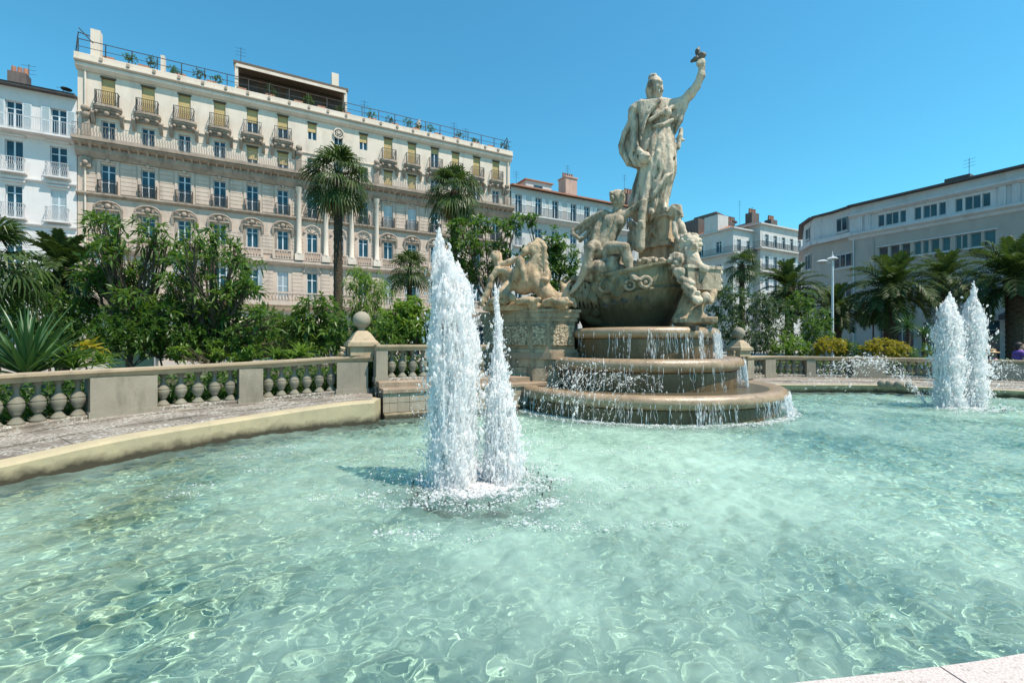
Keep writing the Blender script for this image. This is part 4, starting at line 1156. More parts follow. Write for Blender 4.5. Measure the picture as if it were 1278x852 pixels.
for line, r_ in (([(819, 164), (812, 188), (806, 214), (798, 246)], .05), ([(825, 163), (821, 190), (815, 220), (806, 252)], .055), ([(831, 162), (830, 188), (829, 212)], .05), ([(837, 161), (838, 188), (838, 214)], .045), ([(841, 165), (842.5, 195)], .04)):
    V.chain([P(x, y, -.12 - .36 * min(1, (y - 150) / 45) + .0028 * abs(x - 822) * 4) for x, y in line], [r_ * .5] + [r_] * (len(line) - 2) + [r_ * .7], .02)    # raised pleats
for line in ([(816, 164), (808, 190), (802, 216), (793, 248)], [(822, 163), (816, 190), (810, 220), (802, 252)], [(828, 162), (825, 190), (821, 216), (811, 246)], [(834, 162), (834.5, 190), (834, 215)], [(840, 168), (841, 200)],
             [(827, 226), (822, 242), (819, 260)], [(832, 224), (828, 242), (825, 260)], [(822, 236), (817, 248), (814, 260)]):
    V.chain([P(x, y, -.10 - .36 * min(1, (y - 150) / 45) + .0028 * abs(x - 820) * 4) for x, y in line], [.018] + [.032] * (len(line) - 2) + [.026], .012, sub=True)   # grooves between them
V.chain([P(839, 217, -.34), P(831, 220, -.47), P(824, 231, -.50), P(817, 241, -.50), P(808, 251, -.46)], [.03, .05, .055, .055, .045], .015)   # rolled hem of the over-fold
V.chain([P(839, 221, -.36), P(832, 224.5, -.49), P(826, 235, -.53), P(819, 245, -.53), P(811, 255, -.48)], [.03, .04, .045, .045, .035], .012, sub=True)
# left shoulder and sleeve, thin cape behind, the arm and the round bundle
V.ell(P(794, 138.5, -.04), (.20, .20, .18), .05)
V.cap(P(789.5, 145, -.1), P(792, 150, -.13), .12, .10, .03)
for vv in (.16, .06, -.03): V.chain([P(788, 150, vv), P(780.5, 166, vv), P(775.5, 182, vv), P(777, 190, vv - .02), P(785, 203, vv - .06), P(797, 208, vv - .1)], [.08, .085, .08, .08, .085, .07], .03)
V.cap(P(797, 146, .12), P(797, 192, .1), .16, .18, .05); V.cap(P(789, 153, .12), P(786, 196, .08), .10, .13, .06); V.cap(P(782, 172, .10), P(782, 194, .08), .10, .10, .06)
V.cap(P(809, 138, -.02), P(806, 188, 0), .17, .22, .06); V.ell(P(841, 148, 0), (.14, .15, .2), .05)
for vv in (-.02, .06): V.chain([P(789, 156, vv - .09), P(783, 170, vv - .1), P(781, 188, vv - .1), P(788, 201, vv - .14)], [.02, .035, .035, .02], .012, sub=True)
V.chain([P(792, 151, -.15), P(791, 170, -.19), P(793, 184, -.28), P(800, 191, -.38)], [.10, .095, .08, .075], .02)
V.chain([P(791, 181, -.27), P(787, 194, -.24), P(794, 206, -.28), P(806, 206.5, -.36)], [.05, .055, .055, .035], .012)
V.chain([P(797, 185, -.32), P(793, 196, -.34), P(799, 207, -.36)], [.035, .045, .04], .01)
V.ell(P(804, 197, -.44), (.135, .12, .15), .008)
for q in range(4): V.cap(P(801.5 + q * 2.4, 189.5 + q * .6, -.46), P(803.5 + q * 2.4, 193 + q * .8, -.55), .026, .022, .008)
# triangular flap of the mantle over the left breast
for q in range(6): V.cap(P(801 + q * 4, 129 - q * .4, -.24 - .012 * q), P(799.5 + q * 1.6, 174 - q * 6.5, -.39), .075, .028, .012)
for q in range(3): V.cap(P(805 + q * 5, 134, -.36), P(801.5 + q * 2, 166 - q * 9, -.43), .012, .02, .008, sub=True)
V.chain([P(792, 131, -.12), P(800, 127, -.2), P(812, 128, -.22), P(822, 126, -.2)], [.05, .055, .05, .04], .015)
# collar folds across the chest
V.chain([P(845, 131, -.1), P(830, 138, -.26), P(811, 150, -.3)], [.06, .045, .05], .03)
for a_, b_ in (((843, 131), (829, 150)), ((848, 136), (837, 153)), ((836, 131), (822, 152))): V.chain([P(*a_, -.2), P((a_[0] + b_[0]) / 2, (a_[1] + b_[1]) / 2, -.33), P(*b_, -.27)], [.015, .024, .018], .01, sub=True)
for a_, b_ in (((848, 134), (840, 158)), ((853, 135), (843, 164))): V.chain([P(*a_, -.12), P((a_[0] + b_[0]) / 2 + 1, (a_[1] + b_[1]) / 2, -.14), P(*b_, -.06)], [.05, .05, .03], .012)
# sleeve and raised arm
V.ell(P(849, 131, -.03), (.18, .17, .17), .07)
V.chain([P(850, 134, -.02), P(846, 150, 0), P(842, 165, .05)], [.14, .11, .05], .06)
V.chain([P(852, 128, -.04), P(862, 117, -.10), P(869, 108, -.14), P(875, 95, -.18), P(876, 84, -.2)], [.125, .115, .092, .088, .072], .05)
V.ell(P(875, 79, -.2), (.10, .09, .11), .04)
for q in range(4): V.cap(P(870 + q * 2.6, 80.5 - q * .3, -.28), P(872 + q * 2.2, 75, -.27), .028, .026, .015)
V.cap(P(879, 78, -.22), P(876, 73.5, -.25), .032, .026, .015)
# sword hilt
V.chain([P(850, 162, -.02), P(849, 170, -.05), P(846, 184, -.05)], [.05, .055, .06], .03); V.cap(P(845, 173, -.05), P(853, 175, -.05), .035, .035, .02)
# head, neck, helmet-like cap and hair
V.cap(P(820, 129), P(820, 117, -.02), .105, .095, .05)
V.ell(P(820.5, 111, -.05), (.135, .155, .19), .03)
V.ell(P(823, 117, -.11), (.075, .07, .07), .04)
V.ell(P(817, 106, .02), (.185, .19, .20), .04)
V.ell(P(814, 97, .02), (.10, .12, .08), .04); V.ell(P(817, 94.5, -.05), (.05, .07, .05), .03)
V.chain([P(812, 108, -.06), P(817, 101.5, -.16), P(825, 103, -.16)], [.05, .05, .045], .03)
V.chain([P(811, 112, .02), P(812, 122, .05)], [.11, .09], .04)
V.cap(P(826.2, 109.5, -.18), P(827, 112.5, -.205), .017, .028, .012)           # nose
V.ell(P(822.3, 110, -.195), (.03, .03, .02), .01, sub=True); V.ell(P(828.2, 109.5, -.15), (.025, .03, .02), .01, sub=True)
V.cap(P(823.2, 115.4, -.185), P(827, 115.4, -.175), .016, .016, .01)
V.cap(P(810, 258, -.32), P(813, 265, -.46), .09, .07, .04); V.cap(P(826, 256, -.2), P(831, 263, -.3), .09, .07, .04)
V.rough(.003, 33, 1)
st = sculpture('standing_statue', 'tall standing stone woman in a draped robe raising a torch above the ship', 'statue', V.mesh('standing_statue', M['statue']))
T = Vol(P(858, 80, -.5), tuple(np.array(P(886, 54, .2))), .014)
T.chain([P(863.5, 76.5, -.22), P(868, 74, -.24), P(875, 71.5, -.22)], [.03, .05, .08], .04)
T.ell(P(875, 70, -.2), (.11, .11, .06), .03); T.ell(P(877, 68.5, -.18), (.06, .06, .05), .03)
T.chain([P(872, 69.5, -.22), P(870.5, 64, -.22), P(872.5, 58.5, -.22)], [.045, .05, .012], .03)
T.rough(.012, 30, 2)
M['torch'] = plain('dark_bronze_torch', (.10, .085, .065), .6, var=.4, vs_=9)
node('torch_flame', T.mesh('torch_flame', M['torch']), st)

# ---- pedestal under the standing figure
pe = thing('statue_pedestal', 'square stone pedestal with a carved shield under the standing figure', 'pedestal', FC, MR)
pc = P(823, 300, .15)
def pbox(hw, hd, y0, y1): return (pc[0], pc[1], hw, hd, P(823, y1, .15)[2], P(823, y0, .15)[2])
PR = R(-33)
def blk(nm, hw, hd, y0, y1, m, bev=.02):
    mb = MB(); z0, z1 = P(823, y1, .15)[2], P(823, y0, .15)[2]
    b = bev
    mb.prism([(-hw + b, -hd), (hw - b, -hd), (hw, -hd + b), (hw, hd - b), (hw - b, hd), (-hw + b, hd), (-hw, hd - b), (-hw, -hd + b)], z0, z1)
    return mb.build(nm, m, pe, loc=(pc[0], pc[1], 0), rotz=PR)
blk('pedestal_cap', .44, .40, 267, 272, M['statue']); blk('pedestal_cap', .40, .37, 272.05, 276, M['statue'])
blk('pedestal_block', .36, .33, 276.05, 303, M['warmstone'])
blk('pedestal_base', .40, .37, 303.05, 307, M['warmstone']); blk('pedestal_base', .47, .43, 307.05, 312, M['warmstone']); blk('pedestal_plinth', .38, .35, 312.05, 334, M['warmstone'])
sh = Vol((-.3, -.08, -.32), (.3, .08, .32), .012)
sh.rbox((0, .03, 0), (.22, .03, .23), .03, .01)
for q in range(4): sh.cap((-.13 + q * .06, -.005, .12 - q * .07), (-.05 + q * .05, -.005, .16 - q * .06), .025, .02, .01)
sh.chain([(-.12, -.01, -.15), (-.02, -.02, .0), (.1, -.01, .14)], [.025, .035, .02], .01); sh.chain([(.12, -.01, -.15), (.03, -.02, 0), (-.03, -.01, .15)], [.02, .03, .02], .01)
sh.rough(.006, 40)
q_ = Matrix.Rotation(PR, 3, 'Z') @ Vector((0, -.345, 0))
node('carved_relief', sh.mesh('carved_relief', M['warmstone']), pe, (pc[0] + q_.x, pc[1] + q_.y, P(823, 289.5, -.1)[2]), rotz=PR)

# ---- ship hull
HC = P(781, 370, .25)
ship = thing('stone_ship', 'mossy carved stone ship hull with rosettes and oar holes on the top basin', 'sculpture', FC, MR)
AX = R(-43)                                          # the prow points to the right and towards the pool
NS, NL = 72, 26
zb, zt = 1.80, P(785, 342, -.8)[2]
v, f = [], []
prof = []
for j in range(NL + 1):
    t = j / NL
    r_ = .74 + .30 * math.sin(min(1, t * 1.12) * math.pi / 2) ** 1.2
    if .60 < t < .64: r_ += .035
    if .64 <= t < .66: r_ -= .02
    if t > .93: r_ += .05
    for i in range(NS):
        a = 2 * math.pi * i / NS
        ca, sa = math.cos(a), math.sin(a)
        px_ = abs(ca) ** .85 * (1 if ca > 0 else -1) * (1.52 if ca > 0 else 1.58) * r_
        py_ = abs(sa) ** .95 * (1 if sa > 0 else -1) * 1.20 * r_
        sheer = .26 * max(0, ca) ** 3 * t + .10 * max(0, -ca) ** 2 * t
        x = px_ * math.cos(AX) - py_ * math.sin(AX); y = px_ * math.sin(AX) + py_ * math.cos(AX)
        v.append((x + HC[0], y + HC[1], zb + (zt - zb) * t + sheer))
for j in range(NL):
    for i in range(NS):
        i2 = (i + 1) % NS; f.append((j * NS + i, j * NS + i2, (j + 1) * NS + i2, (j + 1) * NS + i))
f.append(tuple(NL * NS + i for i in range(NS)))
hull = node('hull', MB().add(v, f).mesh('hull', M['hull'], 45), ship)
def hull_pt(px, py):
    """where the sight line of the photograph meets the hull"""
    best = None
    for i, p_ in enumerate(v[:]):
        y = FC.y + _s * p_[0] + _c * p_[1]; x = FC.x + _c * p_[0] - _s * p_[1]
        e = (CX + F * x / y - px) ** 2 + (HZ - F * (p_[2] - 1.5) / y - py) ** 2 + (0 if p_[1] < HC[1] else 1e6)
        if best is None or e < best[0]: best = (e, i)
    i = best[1]; p_ = v[i]; c_ = Vector((p_[0] - HC[0], p_[1] - HC[1], 0)).normalized()
    return Vector(p_), c_
for px_, py_, r_ in ((783, 355, .105), (808, 353, .12), (752, 357, .10)):
    p_, n_ = hull_pt(px_, py_)
    rm = MB(); rm.tube([(r_ * math.cos(a), 0, r_ * math.sin(a)) for a in [2 * math.pi * q / 14 for q in range(15)]], r_ * .38, 8); rm.ball((0, .02, 0), r_ * .5, 8)
    node('rosette', rm.mesh('rosette', M['statue_grey'], 50), ship, p_ + n_ * .02, rotz=math.atan2(n_.y, n_.x) + math.pi / 2)
for px_, py_ in ((754, 379), (766, 377.5), (780, 376), (797, 373.5)):
    p_, n_ = hull_pt(px_, py_)
    rm = MB(); rm.tube([(.075 * math.cos(a), 0, .06 * math.sin(a)) for a in [2 * math.pi * q / 10 for q in range(11)]], .022, 6); rm.ball((0, .045, 0), .07, 8)
    node('oar_hole', rm.mesh('oar_hole', M['dirt'], 50), ship, p_ + n_ * .0, rotz=math.atan2(n_.y, n_.x) + math.pi / 2)
# relief scrolls on the port bow band, gunwale rail, deck heap of fruit
V = Vol((-2.6, -1.7, P(800, 372, -.8)[2]), (.3, .6, P(800, 336, -1)[2]), .024)
for q in range(22):
    px_ = 716 + (q % 11) * 5.6; p_, n_ = hull_pt(px_, 349 + (q % 3) * 5 + 9 * (q // 11)); p_ = np.array(p_ + n_ * .0)
    V.chain([p_, p_ + np.array([.06, -.02, .09]), p_ + np.array([.14, -.02, .03]), p_ + np.array([.10, -.03, -.06])], [.075, .06, .055, .04], .05)
V.rough(.012, 26)
node('carved_scrollwork', V.mesh('carved_scrollwork', M['hull']), ship)
V = Vol(tuple(np.array(P(700, 404, -.7)) + np.array([-.15, -.35, -.05])), tuple(np.array(P(752, 338, -.4)) + np.array([.1, .75, .1])), .022)
for dd, pts_, rs_ in ((0, [(713, 362), (710, 374), (718, 386), (731, 388), (738, 378), (732, 368), (724, 372)], [.10, .13, .14, .13, .11, .08, .05]),
                      (.15, [(706, 352), (704, 366), (709, 382), (720, 396)], [.07, .12, .14, .12]), (-.12, [(726, 352), (720, 362), (726, 372)], [.09, .08, .05]),
                      (-.05, [(733, 345), (741, 356), (746, 372), (744, 390)], [.08, .10, .11, .12]), (.1, [(728, 390), (738, 398), (750, 402)], [.14, .14, .12])):
    V.chain([P(x, y, -.55 + dd) for x, y in pts_], rs_, .03)
for q in range(7): V.chain([P(716 + q * 4, 352 + abs(q - 3) * 1.5, -.78), P(714 + q * 5, 368 + q, -.82), P(717 + q * 5, 384, -.74)], [.03, .05, .025], .02)
V.rough(.01, 27, 2)
node('stern_ornament', V.mesh('stern_ornament', M['hull']), ship)
V = Vol((-1.3, -1.4, P(800, 338, -.9)[2]), (.9, .4, P(800, 312, -.5)[2]), .02)
for q in range(70):
    px_ = rnd.uniform(790, 842); py_ = 331 - 6 * math.sin((px_ - 790) / 52 * math.pi) + rnd.uniform(-3, 3)
    V.ell(P(px_, py_, -.75 + rnd.uniform(-.08, .12)), (rnd.uniform(.035, .06),) * 3, .018)
V.cap(P(795, 336, -.72), P(842, 331, -.72), .09, .09, .03)
node('fruit_heap', V.mesh('fruit_heap', M['statue_grey']), ship)
V = Vol(P(768, 345, -1.5), tuple(np.array(P(850, 322, -.3)) + np.array([.1, 0, .1])), .02)
V.chain([P(798, 341, -.95), P(815, 337.5, -.95), P(832, 335, -.92), P(843, 332, -.85)], [.06, .075, .075, .07], .04)
node('gunwale', V.mesh('gunwale', M['statue']), ship)

# ---- seated male figure seen from behind, leaning on an upright club, cloak flying
lo = np.array(P(706, 368, -1.3)); hi = np.array(P(812, 230, .3))
V = Vol((lo[0] - .1, -1.5, lo[2] - .05), (hi[0] + .1, .35, hi[2] + .1), .021)
d0 = -.55
V.ell(P(771.5, 250, d0 + .0), (.165, .18, .215), .03); V.ell(P(770.5, 246, d0 + .03), (.185, .19, .18), .02)
for q in range(34): V.ell((P(770.5, 247, d0)[0] + rnd.uniform(-.15, .15), d0 + rnd.uniform(-.17, .05), P(770.5, 247, d0)[2] + rnd.uniform(-.09, .10)), (.045, .04, .05), .012)   # curls
V.chain([P(771, 258, d0), P(769, 268, d0)], [.095, .11], .04)
V.ell(P(766, 276, d0), (.31, .18, .22), .06)                                   # upper back
V.ell(P(755, 268, d0 - .02), (.13, .13, .12), .04); V.ell(P(777.5, 269, d0), (.13, .13, .12), .04)
V.ell(P(759, 276, d0 - .13), (.11, .07, .13), .03); V.ell(P(773, 276, d0 - .13), (.11, .07, .13), .03)     # shoulder blades
V.chain([P(765, 280, d0), P(758, 296, d0 - .02), P(750, 311, d0 - .05)], [.25, .215, .25], .05)
V.ell(P(744, 315, d0 - .07), (.19, .2, .16), .05); V.ell(P(756, 317, d0 - .02), (.19, .2, .16), .05)
V.chain([P(767, 270, d0 - .2), P(762, 288, d0 - .235), P(752, 309, d0 - .28)], [.03, .03, .04], .02, sub=True)   # spine hollow
for ln in ([(757, 271), (756, 279), (760, 284)], [(776, 271), (777, 279), (772, 284)], [(744, 304), (752, 307), (762, 305)]): V.chain([P(x, y, d0 - .2) for x, y in ln], [.016, .024, .016], .012, sub=True)
V.chain([P(780, 268.5, d0), P(792, 261, d0 - .12), P(803.5, 252, d0 - .22)], [.10, .095, .08], .03)     # arm to the elbow
V.chain([P(803.5, 252, d0 - .22), P(802, 264, d0 - .28), P(800, 276, d0 - .3)], [.085, .085, .06], .02)
V.ell(P(800, 279, d0 - .34), (.075, .07, .08), .02)
for q in range(4): V.cap(P(797.5, 276.5 + q * 2, d0 - .40), P(802, 277 + q * 2, d0 - .42), .024, .022, .01)
V.chain([P(802, 262, d0 - .26), P(800, 285, d0 - .3), P(798.5, 309, d0 - .3)], [.075, .10, .115], .012)     # club
V.chain([P(753, 271, d0), P(745, 287, d0 - .12), P(741, 303, d0 - .18)], [.095, .085, .07], .03)
V.ell(P(741, 307, d0 - .2), (.07, .07, .085), .02)
for q in range(4): V.cap(P(738.5 + q * 1.8, 308, d0 - .24), P(738 + q * 1.9, 312.5, d0 - .25), .024, .02, .01)
V.chain([P(753, 315, d0), P(766, 310, d0 - .3), P(779, 309, d0 - .56)], [.19, .165, .125], .04)          # near thigh and shin
V.chain([P(779.5, 310, d0 - .56), P(783.5, 324, d0 - .56), P(787, 340, d0 - .58)], [.125, .115, .07], .03)
V.ell(P(781, 322, d0 - .50), (.08, .09, .15), .04)
V.chain([P(786.5, 342, d0 - .58), P(790, 345.5, d0 - .66), P(795, 347.5, d0 - .74)], [.075, .07, .045], .025)
for q in range(4): V.cap(P(791 + q * 2, 347.5 - q * .2, d0 - .73), P(793.5 + q * 2, 349.3 - q * .2, d0 - .80), .028, .024, .008)
V.chain([P(746, 314, d0 - .05), P(741, 308, d0 - .3), P(737.5, 310, d0 - .4)], [.17, .15, .12], .04)     # far leg: knee up, shin reaching down
V.chain([P(737, 311, d0 - .4), P(731.5, 334, d0 - .38), P(723, 352, d0 - .3)], [.12, .115, .07], .03)
V.chain([P(723, 352, d0 - .3), P(717, 360, d0 - .34), P(712, 366, d0 - .36)], [.07, .06, .035], .02)
for a_, b_, c_, r_ in (((751, 266, .08), (733, 275, .16), (715, 288, .2), .075), ((750, 271, .1), (734, 281, .2), (719, 294, .2), .07), ((749, 278, .12), (736, 289, .24), (724, 301, .22), .065), ((747, 285, .14), (738, 297, .26), (730, 309, .24), .065), ((746, 292, .14), (740, 305, .26), (735, 318, .24), .065), ((746, 299, .14), (742, 313, .24), (739, 328, .22), .06)):
    V.chain([P(*a_[:2], d0 + a_[2]), P(*b_[:2], d0 + b_[2]), P(*c_[:2], d0 + c_[2])], [r_, r_ * .9, r_ * .7], .03)   # flying cloak in pleats
V.chain([P(715, 288, d0 + .2), P(716, 293, d0 + .16), P(723, 298, d0 + .14), P(727, 296, d0 + .1)], [.065, .05, .045, .03], .02)
V.rbox(P(762, 328, d0 + .0), (.27, .26, .26), .05, .03, rotz=.4)                                       # rock seat
V.ell(P(756, 336, d0 - .1), (.52, .40, .24), .05); V.ell(P(776, 338, d0 - .1), (.34, .36, .18), .05); V.ell(P(738, 346, d0), (.3, .3, .16), .05); V.rbox(P(768, 331, d0 - .3), (.17, .12, .20), .03, .03, rotz=.6)
V.rough(.004, 30, 3)
sculpture('seated_statue', 'seated nude stone man seen from behind, cloak flying, leaning on a club', 'statue', V.mesh('seated_statue', M['statue_grey']))

# ---- putto between pedestal and club
V = Vol((P(783, 320, -.2)[0], -.7, P(800, 322, -.3)[2]), (P(804, 280, -.2)[0], .25, P(800, 272, -.3)[2]), .018)
d0 = -.22
V.ell(P(790, 283, d0), (.10, .10, .11), .03); V.ell(P(788, 280, d0 + .02), (.11, .1, .09), .03, rough=.015, freq=45)
V.ell(P(790, 296, d0), (.13, .12, .17), .05); V.chain([P(786, 291, d0), P(783.5, 300, d0 - .05), P(788, 306, d0 - .1)], [.06, .055, .045], .03); V.ell(P(792, 307, d0), (.14, .13, .1), .05)
V.chain([P(788, 308, d0), P(785, 314, d0 - .15), P(786, 320, d0 - .15)], [.08, .07, .05], .03)
sculpture('cherub_statue', 'small stone cherub crouching between the club and the statue pedestal', 'statue', V.mesh('cherub_statue', M['statue_grey']))

# ---- prow group: standing child, lion head, fruit garland, plaque
lo = P(820, 345, -.9); hi = P(872, 250, .2)
V = Vol((lo[0], -1.2, lo[2] - .1), (hi[0] + .1, .45, hi[2] + .1), .022)
d0 = -.35
V.ell(P(845.5, 265, d0), (.115, .125, .145), .03)
V.ell(P(843, 261, d0 + .03), (.15, .14, .12), .03, rough=.03, freq=38); V.ell(P(838, 266, d0 + .06), (.11, .1, .1), .03, rough=.03, freq=38)
V.cap(P(849.5, 264.5, d0 - .10), P(850, 266.6, d0 - .12), .014, .02, .01)
V.ell(P(846.5, 264.5, d0 - .115), (.022, .02, .016), .01, sub=True)
V.cap(P(845, 273, d0), P(845, 278, d0), .07, .09, .04)
V.ell(P(847, 284, d0), (.15, .13, .18), .05); V.ell(P(849, 300, d0), (.14, .13, .17), .05)
V.chain([P(842, 279, d0 - .05), P(842.5, 291, d0 - .14), P(847, 300, d0 - .2)], [.065, .06, .045], .02)
V.chain([P(851, 281, d0), P(855, 291, d0 - .05), P(852, 303, d0 - .15)], [.06, .055, .045], .02)
V.cap(P(849, 305, d0), P(848, 330, d0), .13, .17, .05, fold=(.025, 9, 1, 1))
V.rough(.006, 16)
sculpture('child_statue', 'curly-haired stone child standing at the prow beside the statue pedestal', 'statue', V.mesh('child_statue', M['statue']))

lo = P(842, 345, -1.4); hi = P(888, 286, .1)
V = Vol((lo[0], -1.55, lo[2] - .05), (hi[0] + .1, -.25, hi[2] + .1), .02)
d0 = -.75
V.ell(P(864, 303, d0), (.16, .17, .17), .04)
V.ell(P(858, 305, d0 + .08), (.21, .19, .25), .03, rough=.045, freq=34)
V.ell(P(866, 309, d0 - .16), (.10, .12, .085), .04); V.ell(P(867, 313, d0 - .13), (.07, .09, .04), .02)
V.cap(P(864.5, 301, d0 - .15), P(866.5, 306, d0 - .27), .045, .05, .02)
for e in ((859.5, 302.5), (868.5, 302)): V.ell(P(e[0], e[1], d0 - .17), (.03, .03, .025), .012, sub=True)
V.ell(P(856, 295, d0 - .02), (.055, .05, .06), .02); V.ell(P(868, 294, d0 - .02), (.055, .05, .06), .02)
V.cap(P(860, 315, d0), P(862, 330, d0 - .05), .19, .21, .05); V.chain([P(866, 322, d0 - .15), P(872, 333, d0 - .25), P(880, 336, d0 - .3)], [.12, .10, .09], .05)
for q in range(14):
    a = q * 2 * math.pi / 14; V.ell((P(861.5, 306, d0)[0] + .215 * math.cos(a), d0 + .02, P(861.5, 306, d0)[2] + .235 * math.sin(a)), (.055, .09, .055), .008)
V.rough(.008, 24)
sculpture('lion_statue', 'stone lion with a thick mane crouching above the plaque at the prow', 'statue', V.mesh('lion_statue', M['statue']))

V = Vol((P(832, 380, -1)[0], -1.7, P(800, 384, -1.2)[2]), (P(886, 380, -1)[0], -.5, P(800, 314, -.8)[2]), .02)
gp = [(842, 324), (844, 334), (849, 342), (854, 350), (858, 358), (862, 365), (867, 370), (872, 374)]
for i, (x, y) in enumerate(gp):
    for q in range(9):
        V.ell(P(x + rnd.uniform(-6, 6), y + rnd.uniform(-5, 5), -1.12 - .03 * i + rnd.uniform(-.08, .1)), (rnd.uniform(.05, .09),) * 3, .02)
V.ell(P(844, 323, -1.05), (.16, .14, .15), .03, rough=.03, freq=34)
V.ell(P(880, 372, -1.1), (.12, .12, .14), .04)
V.rough(.006, 34)
node('fruit_garland', V.mesh('fruit_garland', M['statue']), ship)

plq = thing('stone_plaque', 'blank weathered stone tablet jutting from the prow on the right', 'plaque', FC, MR)
pa = P(858, 348, -1.25); pb = P(899, 346, -.75)
mb = MB(); dx = Vector((pb[0] - pa[0], pb[1] - pa[1], 0)); L_ = dx.length; an = math.atan2(dx.y, dx.x)
mb.box(0, L_, -.02, .14, -.22, .24)
mb.build('tablet', M['statue_grey'], plq, loc=(pa[0], pa[1], pa[2]), rotz=an)
mb = MB(); mb.box(-.03, L_ + .03, -.05, .17, .241, .31); mb.build('tablet_moulding', M['statue'], plq, loc=(pa[0], pa[1], pa[2]), rotz=an)
for z_ in (.18, .0, -.14): MB().ball((L_ + .03, .05, z_), .07, 8).build('scroll_end', M['statue'], plq, 50, loc=(pa[0], pa[1], pa[2]), rotz=an)

V = Vol((P(836, 404, -.9)[0], -1.6, P(800, 407, -1)[2]), (P(894, 380, -.5)[0], -.1, P(800, 355, -.5)[2]), .022)
V.chain([P(880, 362, -.75), P(888, 366, -.8), P(886, 376, -.95)], [.13, .11, .07], .05); V.ell(P(890, 368, -.8), (.08, .1, .14), .04)
V.chain([P(868, 362, -.6), P(862, 380, -.68), P(858, 398, -.72)], [.26, .24, .32], .06); V.chain([P(872, 366, -.72), P(874, 380, -.86), P(869, 394, -.95)], [.13, .11, .09], .03)
V.chain([P(862, 385, -.85), P(869, 392, -.95), P(877, 397, -.95)], [.13, .12, .10], .07)
V.rbox(P(866, 400, -.8), (.45, .3, .07), .03, .04)
V.rough(.012, 20, 4)
sculpture('crouching_statue', 'pale crouching stone figure under the plaque on the edge of the top basin', 'statue', V.mesh('crouching_statue', M['warmstone']))

# ---- side pedestal with the sea-horse group
dp = .0
sp_ = thing('side_pedestal', 'many-sided stone pedestal with rough panels behind the right jet', 'pedestal', FC, MR)
def pl(px, v): return P(px, 440, v)[0], v
def poly(grow, pts=((603, -.15), (631, -.78), (662, -1.12), (686, -1.12), (719, -.7), (722, .5), (603, .5))):
    q = [Vector((*pl(*p), 0)) for p in pts]
    c = sum(q, Vector()) / len(q)
    return [(c.x + (p.x - c.x) * (1 + grow), c.y + (p.y - c.y) * (1 + grow)) for p in q]
zP = lambda y: P(670, y, -1.1)[2]
def ped(nm, g, y0, y1, m): MB().prism(poly(g), zP(y1), zP(y0)).build(nm, m, sp_)
ped('pedestal_cap', .10, 386, 389.5, M['pedestal_stone']); ped('pedestal_cap', .06, 389.55, 396, M['pedestal_stone']); ped('pedestal_frieze', .02, 396.05, 401, M['pedestal_stone'])
ped('pedestal_core', -.03, 401.05, 436, M['pedestal_stone']); ped('pedestal_moulding', .02, 436.05, 440, M['pedestal_stone']); ped('pedestal_moulding', .06, 440.05, 448, M['redstone'])
ped('pedestal_base', .0, 448.05, 458, M['pedestal_stone']); ped('pedestal_base', -.03, 458.05, 492, M['pedestal_stone'])
k = NT('vermiculated_panel')
vo = k.n('ShaderNodeTexVoronoi'); vo.inputs['Scale'].default_value = 22; k.l(k.pos(), vo.inputs['Vector'])
k.bump(vo.outputs['Distance'], .9, .03)
M['vermi'] = k.fin(k.mix(k.ramp(k.noise(16, 4, .7), .4, .62), (.17, .135, .09), (.58, .46, .32)), .9, .2)
PO = poly(-.03)
for i in range(1, 5):
    a, b = Vector((*PO[i - 1], 0)), Vector((*PO[i], 0)) 
    n_ = Vector(((b - a).y, -(b - a).x, 0)).normalized(); L_ = (b - a).length
    an = math.atan2((b - a).y, (b - a).x)
    z0, z1 = zP(434.5), zP(402.5)
    mb = MB(); e = .045
    mb.add([(e, 0, z0 + e), (L_ - e, 0, z0 + e), (L_ - e, 0, z1 - e), (e, 0, z1 - e), (e + .03, -.09, z0 + e + .03), (L_ - e - .03, -.09, z0 + e + .03), (L_ - e - .03, -.09, z1 - e - .03), (e + .03, -.09, z1 - e - .03)],
           [(4, 5, 6, 7), (0, 1, 5, 4), (1, 2, 6, 5), (2, 3, 7, 6), (3, 0, 4, 7)])
    mb.build('rough_panel', M['vermi'], sp_, loc=(a.x, a.y, 0), rotz=an)
    mb = MB(); mb.box(.06, L_ - .06, -.05, 0, zP(490), zP(459)); mb.build('lower_pier', M['pedestal_stone'], sp_, loc=(a.x, a.y, 0), rotz=an)

lo = P(594, 392, -1.6); hi = P(722, 292, .1)
V = Vol((lo[0] - .1, -1.65, lo[2] - .06), (hi[0] + .1, .05, hi[2] + .1), .0225)
d0 = -.85
# horse: chest and body rising from a fish tail, head turned to the left
V.ell(P(654, 350, d0), (.36, .28, .36), .05); V.ell(P(646, 342, d0 - .12), (.17, .15, .2), .05); V.ell(P(661, 342, d0 - .12), (.18, .15, .22), .04); V.ell(P(663, 336, d0 + .02), (.24, .22, .26), .06)
V.chain([P(663, 338, d0), P(670, 324, d0), P(672, 311, d0 - .02)], [.21, .175, .15], .04)
V.chain([P(672, 308, d0 - .02), P(663, 308, d0 - .12), P(655, 313, d0 - .2)], [.145, .105, .08], .03)
V.ell(P(655, 314, d0 - .2), (.10, .09, .075), .03); V.ell(P(653, 318, d0 - .18), (.075, .07, .04), .02)
V.ell(P(663, 313, d0 - .12), (.13, .10, .10), .04)
V.cap(P(668, 302, d0 - .06), P(667, 297, d0 - .08), .04, .015, .02); V.cap(P(674, 302, d0 + .04), P(675, 297, d0 + .04), .04, .015, .02)
V.ell(P(663.5, 307, d0 - .235), (.03, .03, .025), .012, sub=True); V.ell(P(651.5, 314, d0 - .26), (.018, .018, .018), .01, sub=True)
